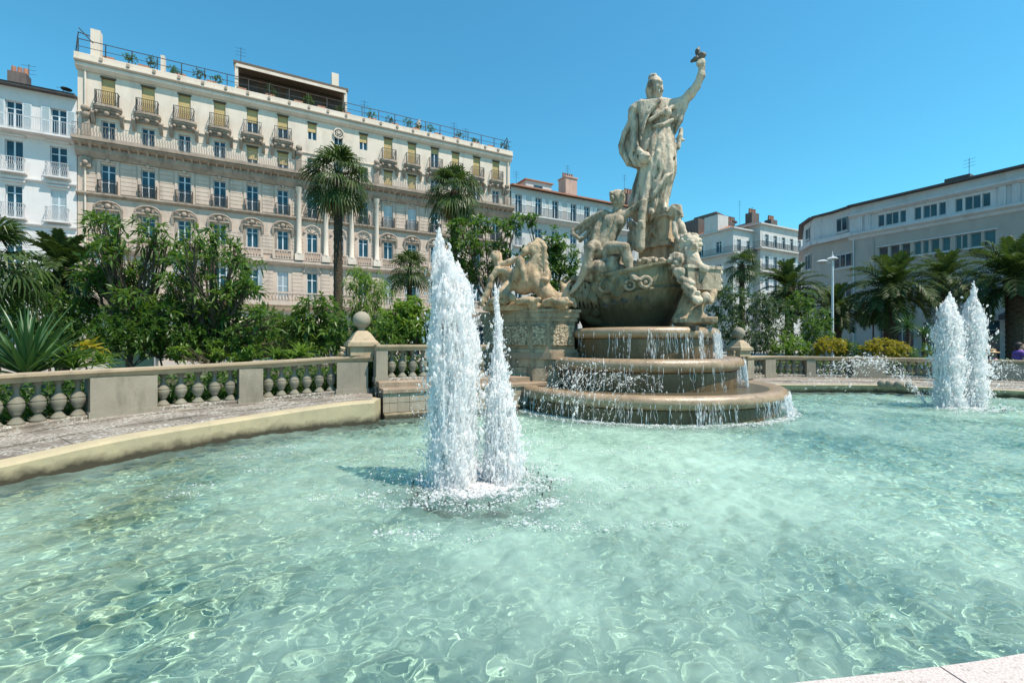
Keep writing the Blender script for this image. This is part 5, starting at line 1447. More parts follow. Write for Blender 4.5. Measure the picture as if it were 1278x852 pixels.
for q in range(8):
    y = 300 + q * 5; V.chain([P(671 + q * .6, y, d0 - .04), P(677 + q * .5 + (q % 2) * 2, y + 4, d0 - .06), P(679 + (q % 3), y + 11, d0 - .08)], [.07, .065, .04], .03)
for q in range(5): V.chain([P(669 - q, 301 + q, d0 - .12), P(666 - q * .6, 305 + q, d0 - .18)], [.04, .03], .02)
V.chain([P(645, 348, d0 - .25), P(648, 334, d0 - .42), P(650, 326, d0 - .5)], [.13, .10, .08], .03)       # raised foreleg
V.chain([P(650, 326, d0 - .5), P(653, 338, d0 - .6), P(655, 350, d0 - .56)], [.095, .07, .075], .04)
V.chain([P(640, 345, d0 - .05), P(632, 338, d0 - .12), P(621, 337, d0 - .1)], [.14, .11, .075], .03)        # other foreleg
V.chain([P(621, 337, d0 - .1), P(613, 348, d0 - .14), P(611, 358, d0 - .16)], [.10, .075, .065], .04)
V.chain([P(611, 358, d0 - .16), P(607, 368, d0 - .18), P(601, 378, d0 - .2)], [.08, .07, .085], .04)
V.chain([P(668, 350, d0), P(682, 366, d0 - .02), P(697, 374, d0 + .05), P(708, 366, d0 + .12)], [.25, .2, .14, .09], .05)   # fish tail
V.chain([P(708, 366, d0 + .12), P(703, 357, d0 + .1), P(699, 351, d0 + .08)], [.10, .06, .02], .05); V.chain([P(706, 362, d0 + .12), P(710, 355, d0 + .16), P(712, 350, d0 + .2)], [.09, .06, .02], .04)
V.chain([P(709, 368, d0 + .12), P(715, 375, d0 + .1), P(718, 382, d0 + .05)], [.10, .09, .05], .05)
V.chain([P(676, 330, d0 + .02), P(681, 345, d0 - .05), P(681, 352, d0 - .05)], [.12, .13, .08], .06)         # figure clinging to the mane
V.ell(P(680, 349, d0 - .16), (.11, .10, .08), .04)
for q in range(6): V.chain([P(672.5 + q * .5, 302 + q * 6, d0 - .12), P(676 + q * .4, 306 + q * 6, d0 - .14), P(678, 312 + q * 6, d0 - .14)], [.014, .022, .014], .01, sub=True)
for ln in ([(658, 330), (663, 342), (660, 356)], [(640, 346), (644, 356), (650, 364)], [(667, 322), (664, 330), (657, 333)], [(670, 350), (664, 362), (654, 368)]): V.chain([P(x, y, d0 - .30) for x, y in ln], [.02, .04, .02], .015, sub=True)
# child rider at the left
V.ell(P(620, 322, d0 + .12), (.135, .14, .145), .03); V.ell(P(619, 318, d0 + .15), (.145, .14, .11), .03, rough=.025, freq=40)
V.cap(P(613, 323, d0), P(612.6, 325, d0 - .01), .015, .02, .01)
V.chain([P(622, 330, d0 + .15), P(630, 341, d0 + .18), P(640, 350, d0 + .15)], [.13, .19, .2], .06)
V.chain([P(624, 332, d0 + .05), P(636, 327, d0 + .02), P(649, 322, d0 - .02)], [.09, .08, .065], .04)
V.chain([P(636, 356, d0 - .1), P(627, 366, d0 - .3), P(640, 372, d0 - .45)], [.15, .13, .09], .05)
# waves and rock base
for q in range(26):
    V.ell(P(606 + q * 4.3, 379 + rnd.uniform(-4, 3), d0 + rnd.uniform(-.45, .4)), (rnd.uniform(.10, .22), rnd.uniform(.1, .2), rnd.uniform(.06, .13)), .06)
V.rbox((P(659, 383, -.65)[0], -.55, P(659, 383.5, -1.0)[2]), (1.06, .55, .075), .03, .05)
for q in range(6): V.cap(P(612 + q * 17, 377, d0 - .35), P(622 + q * 17, 373, d0 - .45), .07, .05, .05)
V.rough(.005, 31, 5)
sculpture('sea_horse_statue', 'rearing stone sea horse with a child rider on the side pedestal', 'statue', V.mesh('sea_horse_statue', M['warmstone']))
# ================================================================== water
rng = np.random.default_rng(3)
pool_xy = [(p.x, p.y) for p in left_in] + [(-2.62, 9.0), (-1.8, 9.47), (.2, 10.55), (1.6, 11.3), (2.6, 13), (5.2, 13.6)] + [(p.x, p.y) for p in right_in[6:]] + [(p.x, p.y) for p in near[::-1]] + [(-4.6, 2.05)]
def inside(px, py, poly):
    r_ = np.zeros(px.shape, bool); n = len(poly)
    for i in range(n):
        x0, y0 = poly[i]; x1, y1 = poly[(i + 1) % n]
        if y0 == y1: continue
        c_ = ((y0 > py) != (y1 > py)) & (px < (x1 - x0) * (py - y0) / (y1 - y0) + x0)
        r_ ^= c_
    return r_
JETS = [(-.50, 4.85), (-.10, 4.95)]
J2 = [(10.25, 10.65), (10.85, 10.7)]
gs = .0215
gx = np.arange(-6.2, 17.6, gs); gy = np.arange(1.45, 14.0, gs)
X, Y = np.meshgrid(gx, gy); Z = np.zeros_like(X)
amp_mask = .72 + .38 * np.sin(.55 * X + 1.0) * np.sin(.5 * Y + .4)
for i in range(90):
    Lw = math.exp(rng.uniform(math.log(.06), math.log(.55))); kk = 2 * math.pi / Lw
    th = rng.normal(R(-60), 1.15); a = .0023 * (Lw / .3) ** .75 * rng.uniform(.5, 1.2)
    wx = X + .13 * np.sin(1.7 * Y + i) + .09 * np.sin(2.9 * X + 2 * i); wy = Y + .13 * np.sin(1.5 * X - i) + .07 * np.sin(3.1 * Y + i)
    Z += a * amp_mask * np.sin(kk * (wx * math.cos(th) + wy * math.sin(th)) + rng.uniform(0, 6.28))
for (jx, jy), s_ in [((-.3, 4.9), 1.0), ((10.55, 10.67), 1.0)]:
    rr = np.hypot(X - jx, Y - jy); ang = np.arctan2(Y - jy, X - jx)
    Z += s_ * .011 * np.exp(-np.abs(rr - .6) * .9) * np.sin(17 * rr + 1.4 * np.sin(5 * ang) + .8 * np.sin(9 * ang + rr * 3))
    Z += s_ * .02 * np.exp(-(rr / .75) ** 4) * (np.sin(31 * X + 2 * np.sin(9 * Y)) * np.sin(27 * Y + 3 * np.sin(7 * X)))
rr = np.hypot(X - FC.x, Y - FC.y); ang = np.arctan2(Y - FC.y, X - FC.x)
Z += .012 * np.exp(-np.maximum(rr - 3.1, 0) * 2.2) * np.sin(26 * rr + 2 * np.sin(11 * ang) + np.sin(23 * ang))
grow_in = inside(X, Y, pool_xy)
g2 = grow_in.copy()
for _ in range(3):                                    # let the sheet run a little way into the rims
    g2[1:] |= g2[:-1]; g2[:-1] |= g2[1:]; g2[:, 1:] |= g2[:, :-1]; g2[:, :-1] |= g2[:, 1:]
keep = g2[:-1, :-1] & g2[1:, 1:] & g2[:-1, 1:] & g2[1:, :-1]
idx = np.arange(X.size).reshape(X.shape)
fq = np.stack([idx[:-1, :-1], idx[:-1, 1:], idx[1:, 1:], idx[1:, :-1]], -1)[keep]
used = np.unique(fq); remap = np.full(X.size, -1); remap[used] = np.arange(len(used))
vw = np.stack([X, Y, Z], -1).reshape(-1, 3)[used]
k = NT('pool_water')
gl = k.n('ShaderNodeBsdfGlass'); gl.inputs['IOR'].default_value = 1.33; gl.inputs['Roughness'].default_value = 0.0
gl.inputs['Color'].default_value = (.93, 1.0, .985, 1)
# air bubbles held in the water round the jets and drifting off in clouds make it milky
df = k.n('ShaderNodeBsdfDiffuse'); df.inputs['Color'].default_value = (.41, .58, .49, 1)
vd = k.n('ShaderNodeVectorMath', operation='DISTANCE'); k.l(k.pos(), vd.inputs[0]); vd.inputs[1].default_value = (1.1, 5.4, 0)
near_ = k.ramp(vd.outputs['Value'], 4.2, .6)
cl = k.ramp(k.noise(.55, 5, .65), .36, .70)
vj = k.n('ShaderNodeVectorMath', operation='DISTANCE'); k.l(k.pos(), vj.inputs[0]); vj.inputs[1].default_value = (-.35, 4.7, 0)
near_ = k.math('MULTIPLY', near_, k.ramp(vj.outputs['Value'], .45, 1.3))  # milk thinned at the jets to put their ring of shadow and turbulence in
fa = k.math('ADD', k.math('MULTIPLY', near_, .40), k.math('MULTIPLY', cl, .42))
mw = k.n('ShaderNodeMixShader'); k.l(fa, mw.inputs[0]); k.l(gl.outputs[0], mw.inputs[1]); k.l(df.outputs[0], mw.inputs[2])
k.l(mw.outputs[0], k.out.inputs[0]); M['water'] = k.m
wo = node('pool_water', np_mesh('pool_water', vw, remap[fq], M['water'], True), kind='structure')
wo.cycles.is_caustics_caster = True
# painted pool floor with drifts of sediment
k = NT('pool_floor_paint')
col = k.mix(k.ramp(k.noise(.8, 4, .6), .35, .65), (.37, .54, .43), (.45, .59, .475))
sx = k.n('ShaderNodeSeparateXYZ'); k.l(k.pos(), sx.inputs[0])
west = k.ramp(k.math('ADD', sx.outputs[0], k.math('MULTIPLY', k.noise(.45, 3, .6), 3.0)), 1.0, -3.2)
col = k.mix(k.math('MULTIPLY', west, k.ramp(k.noise(1.7, 5, .65), .36, .58, .15, .9)), col, (.20, .215, .105))
dk = k.ramp(k.noise(1.1, 5, .7, stretch=(.7, 1.6, 1)), .60, .70, 0, .45)
col = k.mix(dk, col, (.10, .28, .22))
M['poolfloor'] = k.fin(col, .85, .2)
fl = node('pool_floor', MB().add([(x, y, -.42) for x, y in [(-8, .9), (19.5, .9), (19.5, 15.5), (-8, 15.5)]], [(0, 1, 2, 3)]).mesh('pool_floor', M['poolfloor']), kind='structure')
fl.cycles.is_caustics_receiver = True

# ------------------------------------------------------------------ jets, curtains and spray: thousands of real drops and strands
ICO = np.array([(0, 0, 1), (.894, 0, .447), (.276, .851, .447), (-.724, .526, .447), (-.724, -.526, .447), (.276, -.851, .447),
                (.724, .526, -.447), (-.276, .851, -.447), (-.894, 0, -.447), (-.276, -.851, -.447), (.724, -.526, -.447), (0, 0, -1)], 'f')
ICF = np.array([(0, 1, 2), (0, 2, 3), (0, 3, 4), (0, 4, 5), (0, 5, 1), (1, 6, 2), (2, 6, 7), (2, 7, 3), (3, 7, 8), (3, 8, 4), (4, 8, 9), (4, 9, 5), (5, 9, 10), (5, 10, 1), (1, 10, 6), (11, 7, 6), (11, 8, 7), (11, 9, 8), (11, 10, 9), (11, 6, 10)], 'i')
def drops(name, pos, size, dirs, stretch, m, parent=None, jit=.25):
    """icosahedral drops; each drawn out along its own direction"""
    pos = np.asarray(pos, 'f'); n = len(pos); size = np.broadcast_to(np.asarray(size, 'f'), (n,)); stretch = np.broadcast_to(np.asarray(stretch, 'f'), (n,))
    d = np.asarray(dirs, 'f'); d = d / (np.linalg.norm(d, axis=1, keepdims=True) + 1e-9)
    up = np.where(np.abs(d[:, 2:3]) < .9, np.array([[0, 0, 1]], 'f'), np.array([[1, 0, 0]], 'f'))
    a = np.cross(d, up); a /= np.linalg.norm(a, axis=1, keepdims=True) + 1e-9; b = np.cross(d, a)
    base = ICO[None] * (1 + rng.normal(0, jit, (n, 12, 1)))
    v = pos[:, None] + size[:, None, None] * (base[:, :, 0:1] * a[:, None] + base[:, :, 1:2] * b[:, None] + base[:, :, 2:3] * d[:, None] * stretch[:, None, None])
    f = ICF[None] + (np.arange(n) * 12)[:, None, None]
    me = np_mesh(name, v.reshape(-1, 3), f.reshape(-1, 3), m, True)
    o = node(name, me, parent); o['kind'] = 'stuff'
    return o
k = NT('aerated_water')
k.fin((1, 1, 1, 1), .3, .5)
tr = k.n('ShaderNodeBsdfTranslucent'); tr.inputs[0].default_value = (1, 1, 1, 1)
tp = k.n('ShaderNodeBsdfTransparent')
m1 = k.n('ShaderNodeMixShader'); m1.inputs[0].default_value = .5; k.l(k.p.outputs[0], m1.inputs[1]); k.l(tr.outputs[0], m1.inputs[2])
m2 = k.n('ShaderNodeMixShader'); m2.inputs[0].default_value = .5; k.l(m1.outputs[0], m2.inputs[1]); k.l(tp.outputs[0], m2.inputs[2])
k.l(m2.outputs[0], k.out.inputs[0]); M['jet'] = k.m
k = NT('clear_drops')
k.fin((.80, .88, .92, 1), .08, .6)
tp = k.n('ShaderNodeBsdfTransparent'); m2 = k.n('ShaderNodeMixShader'); m2.inputs[0].default_value = .35
k.l(k.p.outputs[0], m2.inputs[1]); k.l(tp.outputs[0], m2.inputs[2]); k.l(m2.outputs[0], k.out.inputs[0]); M['drop'] = k.m

OCT = np.array([(1, 0, 0), (-1, 0, 0), (0, 1, 0), (0, -1, 0), (0, 0, 1), (0, 0, -1)], 'f')
OCF = np.array([(0, 2, 4), (2, 1, 4), (1, 3, 4), (3, 0, 4), (2, 0, 5), (1, 2, 5), (3, 1, 5), (0, 3, 5)], 'i')
def fine_drops(name, pos, size, dirs, stretch, m, parent=None):
    """eight-sided droplets for mist and streaks"""
    pos = np.asarray(pos, 'f'); n = len(pos); size = np.broadcast_to(np.asarray(size, 'f'), (n,)); stretch = np.broadcast_to(np.asarray(stretch, 'f'), (n,))
    d = unit_(np.asarray(dirs, 'f')); a = unit_(np.cross(d, np.where(np.abs(d[:, 2:3]) < .9, np.array([[0, 0, 1]], 'f'), np.array([[1, 0, 0]], 'f')))); b = np.cross(d, a)
    base = OCT[None] * (1 + rng.normal(0, .2, (n, 6, 1)))
    v = pos[:, None] + size[:, None, None] * (base[:, :, 0:1] * a[:, None] + base[:, :, 1:2] * b[:, None] + base[:, :, 2:3] * d[:, None] * stretch[:, None, None])
    f = OCF[None] + (np.arange(n) * 6)[:, None, None]
    o = node(name, np_mesh(name, v.reshape(-1, 3), f.reshape(-1, 3), m, True), parent); o['kind'] = 'stuff'
    return o
def unit_(a): return a / (np.linalg.norm(a, axis=-1, keepdims=True) + 1e-9)
def jet(label, c, plumes, n, seed=0, size=1.0, lean=0.0, veil=0, taper=.35):
    """plumes: (dx, dy, height, radius); each is a torn sheet of water wrapped in streaks and droplets"""
    g = np.random.default_rng(seed)
    t = thing('water_jet', label, 'water jet', (c[0], c[1], 0), 0, None)
    PL = np.array(plumes); H = PL[:, 2].max()
    vol = PL[:, 3] * PL[:, 2]; which = g.choice(len(PL), n, p=vol / vol.sum())
    hh = PL[which, 2]; z = g.random(n) ** .9 * hh
    tip = np.clip((hh - z) / (taper * hh), .02, 1) ** .62
    rr = PL[which, 3] * tip * np.abs(g.normal(.55, .42, n)) * 1.1; an = g.uniform(0, 6.28, n)
    sway = .018 * np.sin(z * 5 + which * 2.1)
    x = PL[which, 0] * (.85 + .15 * z / H) + np.cos(an) * rr + sway + lean * (z / H) ** 2
    y = PL[which, 1] + np.sin(an) * rr
    d = np.stack([g.normal(0, .12, n) + .3 * np.cos(an) * rr, g.normal(0, .12, n), np.ones(n)], -1)
    pos = np.stack([x, y, z], -1); nf = int(n * .86)
    fine_drops('water_column', pos[:nf], g.lognormal(math.log(.0044), .45, nf) * size, d[:nf], g.uniform(1.0, 3.6, nf), M['jet'], t)
    drops('water_lump', pos[nf:], g.lognormal(math.log(.0085), .4, n - nf) * size, d[nf:], g.uniform(1, 3.5, n - nf), M['jet'], t, .3)
    nl = 12 * len(plumes); w_ = np.repeat(np.arange(len(plumes)), 12); zt_ = PL[w_, 2] * g.uniform(.80, 1.03, nl); a_ = g.uniform(0, 6.28, nl); r_ = PL[w_, 3] * np.abs(g.normal(.5, .4, nl))
    drops('water_lump', np.stack([PL[w_, 0] + lean * (zt_ / H) ** 2 + r_ * np.cos(a_), PL[w_, 1] + r_ * np.sin(a_), zt_], -1), g.uniform(.006, .017, nl) * size, g.normal(0, .4, (nl, 3)) + np.array([0, 0, 1]), g.uniform(1, 2.6, nl), M['jet'], t, .3)
    for w, (px_, py_, h, rb) in enumerate(plumes):
        NA, NZ = 26, int(52 * h)
        vv = []; ff = []
        for q in range(NZ + 1):
            zz = h * q / NZ; tp = max(.02, min(1, (h - zz) / (taper * h))) ** .62
            cx0 = px_ * (.85 + .15 * zz / H) + .018 * math.sin(zz * 5 + w * 2.1) + lean * (zz / H) ** 2
            for i in range(NA):
                a = 2 * math.pi * i / NA
                nn = mnoise.noise(Vector((math.cos(a) * 2.2 + w * 7, math.sin(a) * 2.2 + seed, zz * 3.2))) + .7 * mnoise.noise(Vector((math.cos(a) * 6, math.sin(a) * 6 + w, zz * 9 + seed))) + .3 * mnoise.noise(Vector((math.cos(a) * 13, math.sin(a) * 13 + w, zz * 24 + seed)))
                r_ = rb * .86 * tp * (1 + .62 * nn)
                vv.append((cx0 + r_ * math.cos(a), py_ + r_ * math.sin(a), zz + .02 * nn))
        for q in range(NZ):
            for i in range(NA):
                a = 2 * math.pi * i / NA; zz = h * (q + .5) / NZ
                if mnoise.noise(Vector((math.cos(a) * 5 + 3 * w, math.sin(a) * 5, zz * 4.5 + seed))) > .30: continue
                i2 = (i + 1) % NA; ff.append((q * NA + i, q * NA + i2, (q + 1) * NA + i2, (q + 1) * NA + i))
        o = MB().add(vv, ff).build('water_plume', M['jet'], t, 75); o['kind'] = 'stuff'
    # veils: thin falling strands at the flanks
    mb = MB()
    for i in range(veil):
        w = g.integers(len(PL)); a0 = g.uniform(0, 6.28); z1 = PL[w, 2] * g.uniform(.45, .85); L_ = g.uniform(.2, .8); out = PL[w, 3] * g.uniform(.9, 1.25)
        pts = []
        for q in range(6):
            u = q / 5; r_ = out * (.8 + .45 * u ** 1.5); pts.append((PL[w, 0] + math.cos(a0) * r_ + g.normal(0, .006), PL[w, 1] + math.sin(a0) * r_, max(0, z1 - L_ * u)))
        k_ = g.uniform(.003, .008) * size
        mb.tube(pts, [k_ * g.uniform(.5, 1.5) for q in range(6)], 4)
    o = mb.build('water_strand', M['jet'], t, 60); o['kind'] = 'stuff'
    nf = int(n * .16); w = g.choice(len(PL), nf); z = g.uniform(0, .85, nf) * PL[w, 2]; an = g.uniform(0, 6.28, nf); rr = PL[w, 3] * (.85 + np.abs(g.normal(0, .75, nf)) + .5 * (g.random(nf) < .2))
    fine_drops('spray_drop', np.stack([PL[w, 0] + np.cos(an) * rr, PL[w, 1] + np.sin(an) * rr, z], -1), g.lognormal(math.log(.0055), .6, nf) * size, np.stack([np.cos(an) * .4, np.sin(an) * .4, np.ones(nf)], -1), g.uniform(1, 2.2, nf), M['jet'], t)
    return t
jet('taller broad white jet in the middle of the pool, left one of the near pair', (-.60, 4.82),
    [(-.155, 0, 2.72, .06), (-.125, .06, 2.52, .10), (-.03, -.05, 2.47, .10), (.055, .04, 2.36, .10), (.125, -.02, 2.18, .10), (-.18, -.04, 2.02, .10), (0, .10, 2.2, .12), (.05, -.11, 2.05, .11), (-.09, -.11, 2.2, .11), (.17, .05, 1.75, .08), (-.20, .02, 1.3, .08), (-.01, 0, 1.4, .16)], 31000, 1, 1.0, -.03, 110, .12)
jet('slimmer lower white jet in front of the side pedestal, right one of the near pair', (-.105, 4.92),
    [(-.06, 0, 2.12, .06), (-.05, .02, 1.66, .085), (-.01, .03, 1.45, .10), (-.06, -.04, 1.28, .10), (.05, .03, 1.05, .10), (.09, -.02, .82, .09), (-.12, 0, .8, .08), (.13, .03, .5, .07), (.0, 0, .5, .16)], 17000, 2, 1.0, .0, 240, .45)
jet('blunt distant jet, left one of the far pair by the right balustrade', (10.22, 10.65),
    [(-.05, 0, 2.5, .15), (.06, .05, 2.62, .13), (-.1, -.05, 2.3, .15), (.09, -.05, 2.25, .15), (0, .08, 2.1, .19), (0, 0, 1.3, .25)], 13000, 3, 1.6, .0, 60, .12)
jet('pointed distant jet, right one of the far pair by the right balustrade', (10.86, 10.72),
    [(.0, 0, 2.87, .09), (-.05, .05, 2.55, .13), (.06, -.05, 2.5, .13), (-.06, -.05, 2.3, .14), (.05, .08, 2.1, .17), (0, 0, 1.2, .24)], 13000, 4, 1.6, .0, 60, .16)
# submerged ring of small nozzles round the near pair and the far pair
M['nozzle'] = plain('dark_bronze_pipe', (.06, .055, .05), .5)
for (jx, jy), lab in (((-.32, 4.88), 'dark ring pipe with nozzle tips under the near jets'), ((10.55, 10.67), 'dark ring pipe with nozzle tips under the far jets')):
    t = thing('nozzle_ring', lab, 'nozzle ring', (jx, jy, 0))
    mb = MB(); mb.tube([(.74 * math.cos(a), .66 * math.sin(a), -.24) for a in [2 * math.pi * q / 40 for q in range(41)]], .028, 6, False); mb.build('ring_pipe', M['nozzle'], t, 60)
    nz = MB().lathe([(.009, -.22), (.008, .015), (.005, .028)], 6).mesh('nozzle', M['nozzle'])
    for q in range(22):
        a = 2 * math.pi * q / 22; node('nozzle', nz, t, (.74 * math.cos(a), .66 * math.sin(a), 0))
# foam churned up round the jets
def foam(name, label, pts, size):
    n = len(pts); o = fine_drops(name, pts, size, np.tile([[0, 0, 1]], (n, 1)) + rng.normal(0, .15, (n, 3)), rng.uniform(.3, .7, n), M['jet'], None)
    o['label'] = label; o['category'] = 'foam'; return o
def ringpts(cx, cy, r0, n, spread, sq=.92):
    a = rng.uniform(0, 6.28, n); r_ = r0 + np.abs(rng.normal(0, spread, n)) * np.sign(rng.random(n) - .35)
    return np.stack([cx + r_ * np.cos(a), cy + sq * r_ * np.sin(a), rng.uniform(-.005, .03, n)], -1)
def cluster_pts(n, ncl, x0, x1, y0, y1, s):
    c_ = np.stack([rng.uniform(x0, x1, ncl), rng.uniform(y0, y1, ncl)], -1); w = rng.integers(0, ncl, n)
    p_ = c_[w] + rng.normal(0, s, (n, 2)) * np.array([1.6, .5]); return np.concatenate([p_, rng.uniform(-.004, .015, (n, 1))], 1)
def froth(cx, cy, n, r0, ncl, sz):
    """broken froth: clumps thinning out with distance"""
    a = rng.uniform(0, 6.28, ncl); r_ = np.abs(rng.normal(0, r0, ncl)); c_ = np.stack([cx + r_ * np.cos(a), cy + r_ * np.sin(a)], -1); w = rng.integers(0, ncl, n)
    p_ = c_[w] + rng.normal(0, .07, (n, 2)) * np.array([1.3, .8]); return np.concatenate([p_, rng.uniform(-.01, .022, (n, 1))], 1), rng.lognormal(math.log(sz), .5, n)
p1, z1 = froth(-.36, 4.84, 17000, .42, 300, .0085); p2, z2 = froth(-.36, 4.82, 3500, .24, 90, .014)
foam('white_foam', 'white churning foam at the foot of the near jets', np.concatenate([p1, p2]), np.concatenate([z1, z2]))
p1, z1 = froth(10.55, 10.67, 3500, .55, 110, .012)
foam('white_foam', 'white churning foam at the foot of the far jets', p1, z1)
a = rng.uniform(R(180), R(372), 5200); r_ = 3.1 + np.abs(rng.normal(0, .13, 5200))
fp = np.stack([FC.x + r_ * np.cos(a), FC.y + r_ * np.sin(a), rng.uniform(-.004, .015, 5200)], -1); foam('white_foam', 'line of foam where the lowest basin spills into the pool', fp, rng.lognormal(math.log(.011), .5, len(fp)))
fp = np.concatenate([cluster_pts(2400, 26, -3.5, 1.2, 3.2, 7.0, .10), cluster_pts(1600, 16, .2, 2.4, 4.2, 6.8, .13), cluster_pts(900, 14, 6, 13, 7.5, 11.5, .14)])
foam('white_foam', 'loose flecks of foam drifting on the pool', fp, rng.lognormal(math.log(.006), .45, len(fp)))

# curtains of drops falling from the basin lips
def curtain(Rr, ztop, zbot, a0, a1, n, dens):
    a = rng.uniform(a0, a1, n)
    w = np.array([mnoise.noise(Vector((math.cos(q) * dens, math.sin(q) * dens, Rr))) for q in a])
    a = a[w + rng.normal(0, .12, n) > .02]; n = len(a)
    ns = max(1, n // 7); lanes = rng.choice(a, ns); a = lanes[rng.integers(0, ns, n)] + rng.normal(0, .003, n)
    z = zbot + (ztop - zbot) * rng.random(n); r_ = Rr + .03 + .05 * (1 - (z - zbot) / (ztop - zbot)) + rng.normal(0, .012, n)
    return np.stack([FC.x + r_ * np.cos(a), FC.y + r_ * np.sin(a), z], -1)
cp_ = np.concatenate([curtain(3.12, .40, 0, R(190), R(375), 2300, 9), curtain(3.12, .40, 0, R(310), R(368), 3800, 14),
                      curtain(2.26, 1.05, .5, R(190), R(300), 700, 9), curtain(2.26, 1.05, .5, R(325), R(370), 6500, 16),
                      curtain(1.74, 1.74, 1.12, R(200), R(285), 500, 8), curtain(1.74, 1.74, 1.12, R(285), R(370), 4200, 16)])
o = fine_drops('water_curtain', cp_, rng.lognormal(math.log(.0027), .4, len(cp_)), np.tile([[0, 0, 1]], (len(cp_), 1)) + rng.normal(0, .03, (len(cp_), 3)), rng.uniform(3, 26, len(cp_)), M['drop'], None)
o['label'] = 'thin curtains of water falling from the basin lips'; o['category'] = 'falling water'
# connected threads of water over the lips
mb = MB(); g_ = np.random.default_rng(77)
for Rr, zt_, zb_, spans in ((3.14, .37, .0, ((R(300), R(372), 90), (R(195), R(300), 36))), (2.29, 1.0, .50, ((R(318), R(372), 80), (R(230), R(318), 14))), (1.77, 1.70, 1.13, ((R(322), R(372), 60), (R(262), R(290), 14), (R(225), R(262), 5)))):
    for a0, a1, n_ in spans:
        for q in range(n_):
            a = g_.uniform(a0, a1); k_ = g_.uniform(.0018, .0045); e_ = g_.uniform(.45, 1.0); pts = []
            for i in range(7):
                u = i / 6; r_ = Rr + .012 + .035 * u + .01 * math.sin(9 * u + q); aa = a + .006 * math.sin(5 * u + q * 1.7)
                pts.append((FC.x + r_ * math.cos(aa), FC.y + r_ * math.sin(aa), zt_ - (zt_ - zb_) * u * e_))
            mb.tube(pts, [k_ * 1.3, k_, k_ * .8, k_ * g_.uniform(.6, 1.5), k_ * .8, k_ * g_.uniform(.6, 1.6), k_ * .5], 4)
o = mb.build('water_thread', M['drop'], None, 60); o['kind'] = 'stuff'; o['label'] = 'thin threads of water running off the basin lips'; o['category'] = 'falling water'
# fine arching sprays from the rim nozzles towards the basins and the far rim
def arcs(label, starts, ends, hgt, n, spread, size):
    P_ = []; D_ = []
    for s_, e_, h_ in zip(starts, ends, hgt):
        t_ = rng.random(n); x = s_[0] + (e_[0] - s_[0]) * t_; y = s_[1] + (e_[1] - s_[1]) * t_; z = 4 * h_ * t_ * (1 - t_) + s_[2] * (1 - t_) + e_[2] * t_
        sp = spread * (.15 + t_)
        P_.append(np.stack([x, y, z], -1) + rng.normal(0, 1, (n, 3)) * sp[:, None]); D_.append(np.stack([np.full(n, e_[0] - s_[0]), np.full(n, e_[1] - s_[1]), 4 * h_ * (1 - 2 * t_) + e_[2] - s_[2]], -1))
    P_ = np.concatenate(P_); D_ = np.concatenate(D_); P_[:, 2] = np.maximum(P_[:, 2], .0)
    o = fine_drops('arching_spray', P_, rng.lognormal(math.log(size * .72), .5, len(P_)), D_, rng.uniform(1.0, 3.5, len(P_)), M['jet'], None)
    o['label'] = label; o['category'] = 'water spray'
arcs('arching spray of drops in front of the lowest basin', [(.25 + .16 * i, 6.4 + .2 * i, 0) for i in range(11)], [(1.0 + .22 * i, 8.7 + .03 * i, .1) for i in range(11)], [.75 + .05 * (i % 4) for i in range(11)], 170, .035, .0062)
arcs('burst of drops in front of the middle basin', [(1.2, 8.5, .2)] * 7, [(.5 + .28 * i, 8.9, .3) for i in range(7)], [.75 + .08 * (i % 3) for i in range(7)], 80, .08, .0075)
n_ = 2600; a = rng.uniform(0, 6.28, n_); r_ = .35 + np.abs(rng.normal(0, .55, n_)); z_ = np.abs(rng.normal(0, .35, n_)) * np.exp(-.5 * r_)
o = fine_drops('stray_drop', np.stack([-.36 + r_ * np.cos(a), 4.85 + r_ * np.sin(a), z_], -1), rng.lognormal(math.log(.0042), .4, n_), rng.normal(0, 1, (n_, 3)), rng.uniform(1, 1.8, n_), M['jet'], None); o['label'] = 'stray drops flung out round the near jets'; o['category'] = 'water spray'
arcs('fine spray of drops over the stepped wall at the left', [(-1.0, 6.0, .0)] * 6, [(-2.6 + .35 * i, 8.6, .3) for i in range(6)], [.6, .8, .7, .9, .75, .65], 130, .12, .0055)
arcs('arching spray of drops to the left of the far jets', [(10.2, 11.2, 0)] * 9, [(8.6 + .2 * i, 13.6, .2) for i in range(9)], [.85 + .06 * (i % 4) for i in range(9)], 150, .09, .010)
arcs('arching spray of drops to the right of the far jets', [(11.4, 11.1, 0)] * 9, [(12.4 + .25 * i, 12.6, .2) for i in range(9)], [.8 + .05 * (i % 4) for i in range(9)], 150, .07, .010)

# ------------------------------------------------------------------ ground sheet with the pool cut out
from mathutils.geometry import tessellate_polygon
outer = [Vector((-900, -600, .06)), Vector((900, -600, .06)), Vector((900, 1400, .06)), Vector((-900, 1400, .06))]
cx0 = sum(p[0] for p in pool_xy) / len(pool_xy); cy0 = sum(p[1] for p in pool_xy) / len(pool_xy)
hole = [Vector((x + .10 * (1 if x > cx0 else -1), y + .10 * (1 if y > cy0 else -1), .06)) for x, y in pool_xy]
tris = tessellate_polygon([outer, hole])
MB().add([tuple(p) for p in outer + hole], [tuple(t_) for t_ in tris]).build('ground', M['ground'], kind='structure')
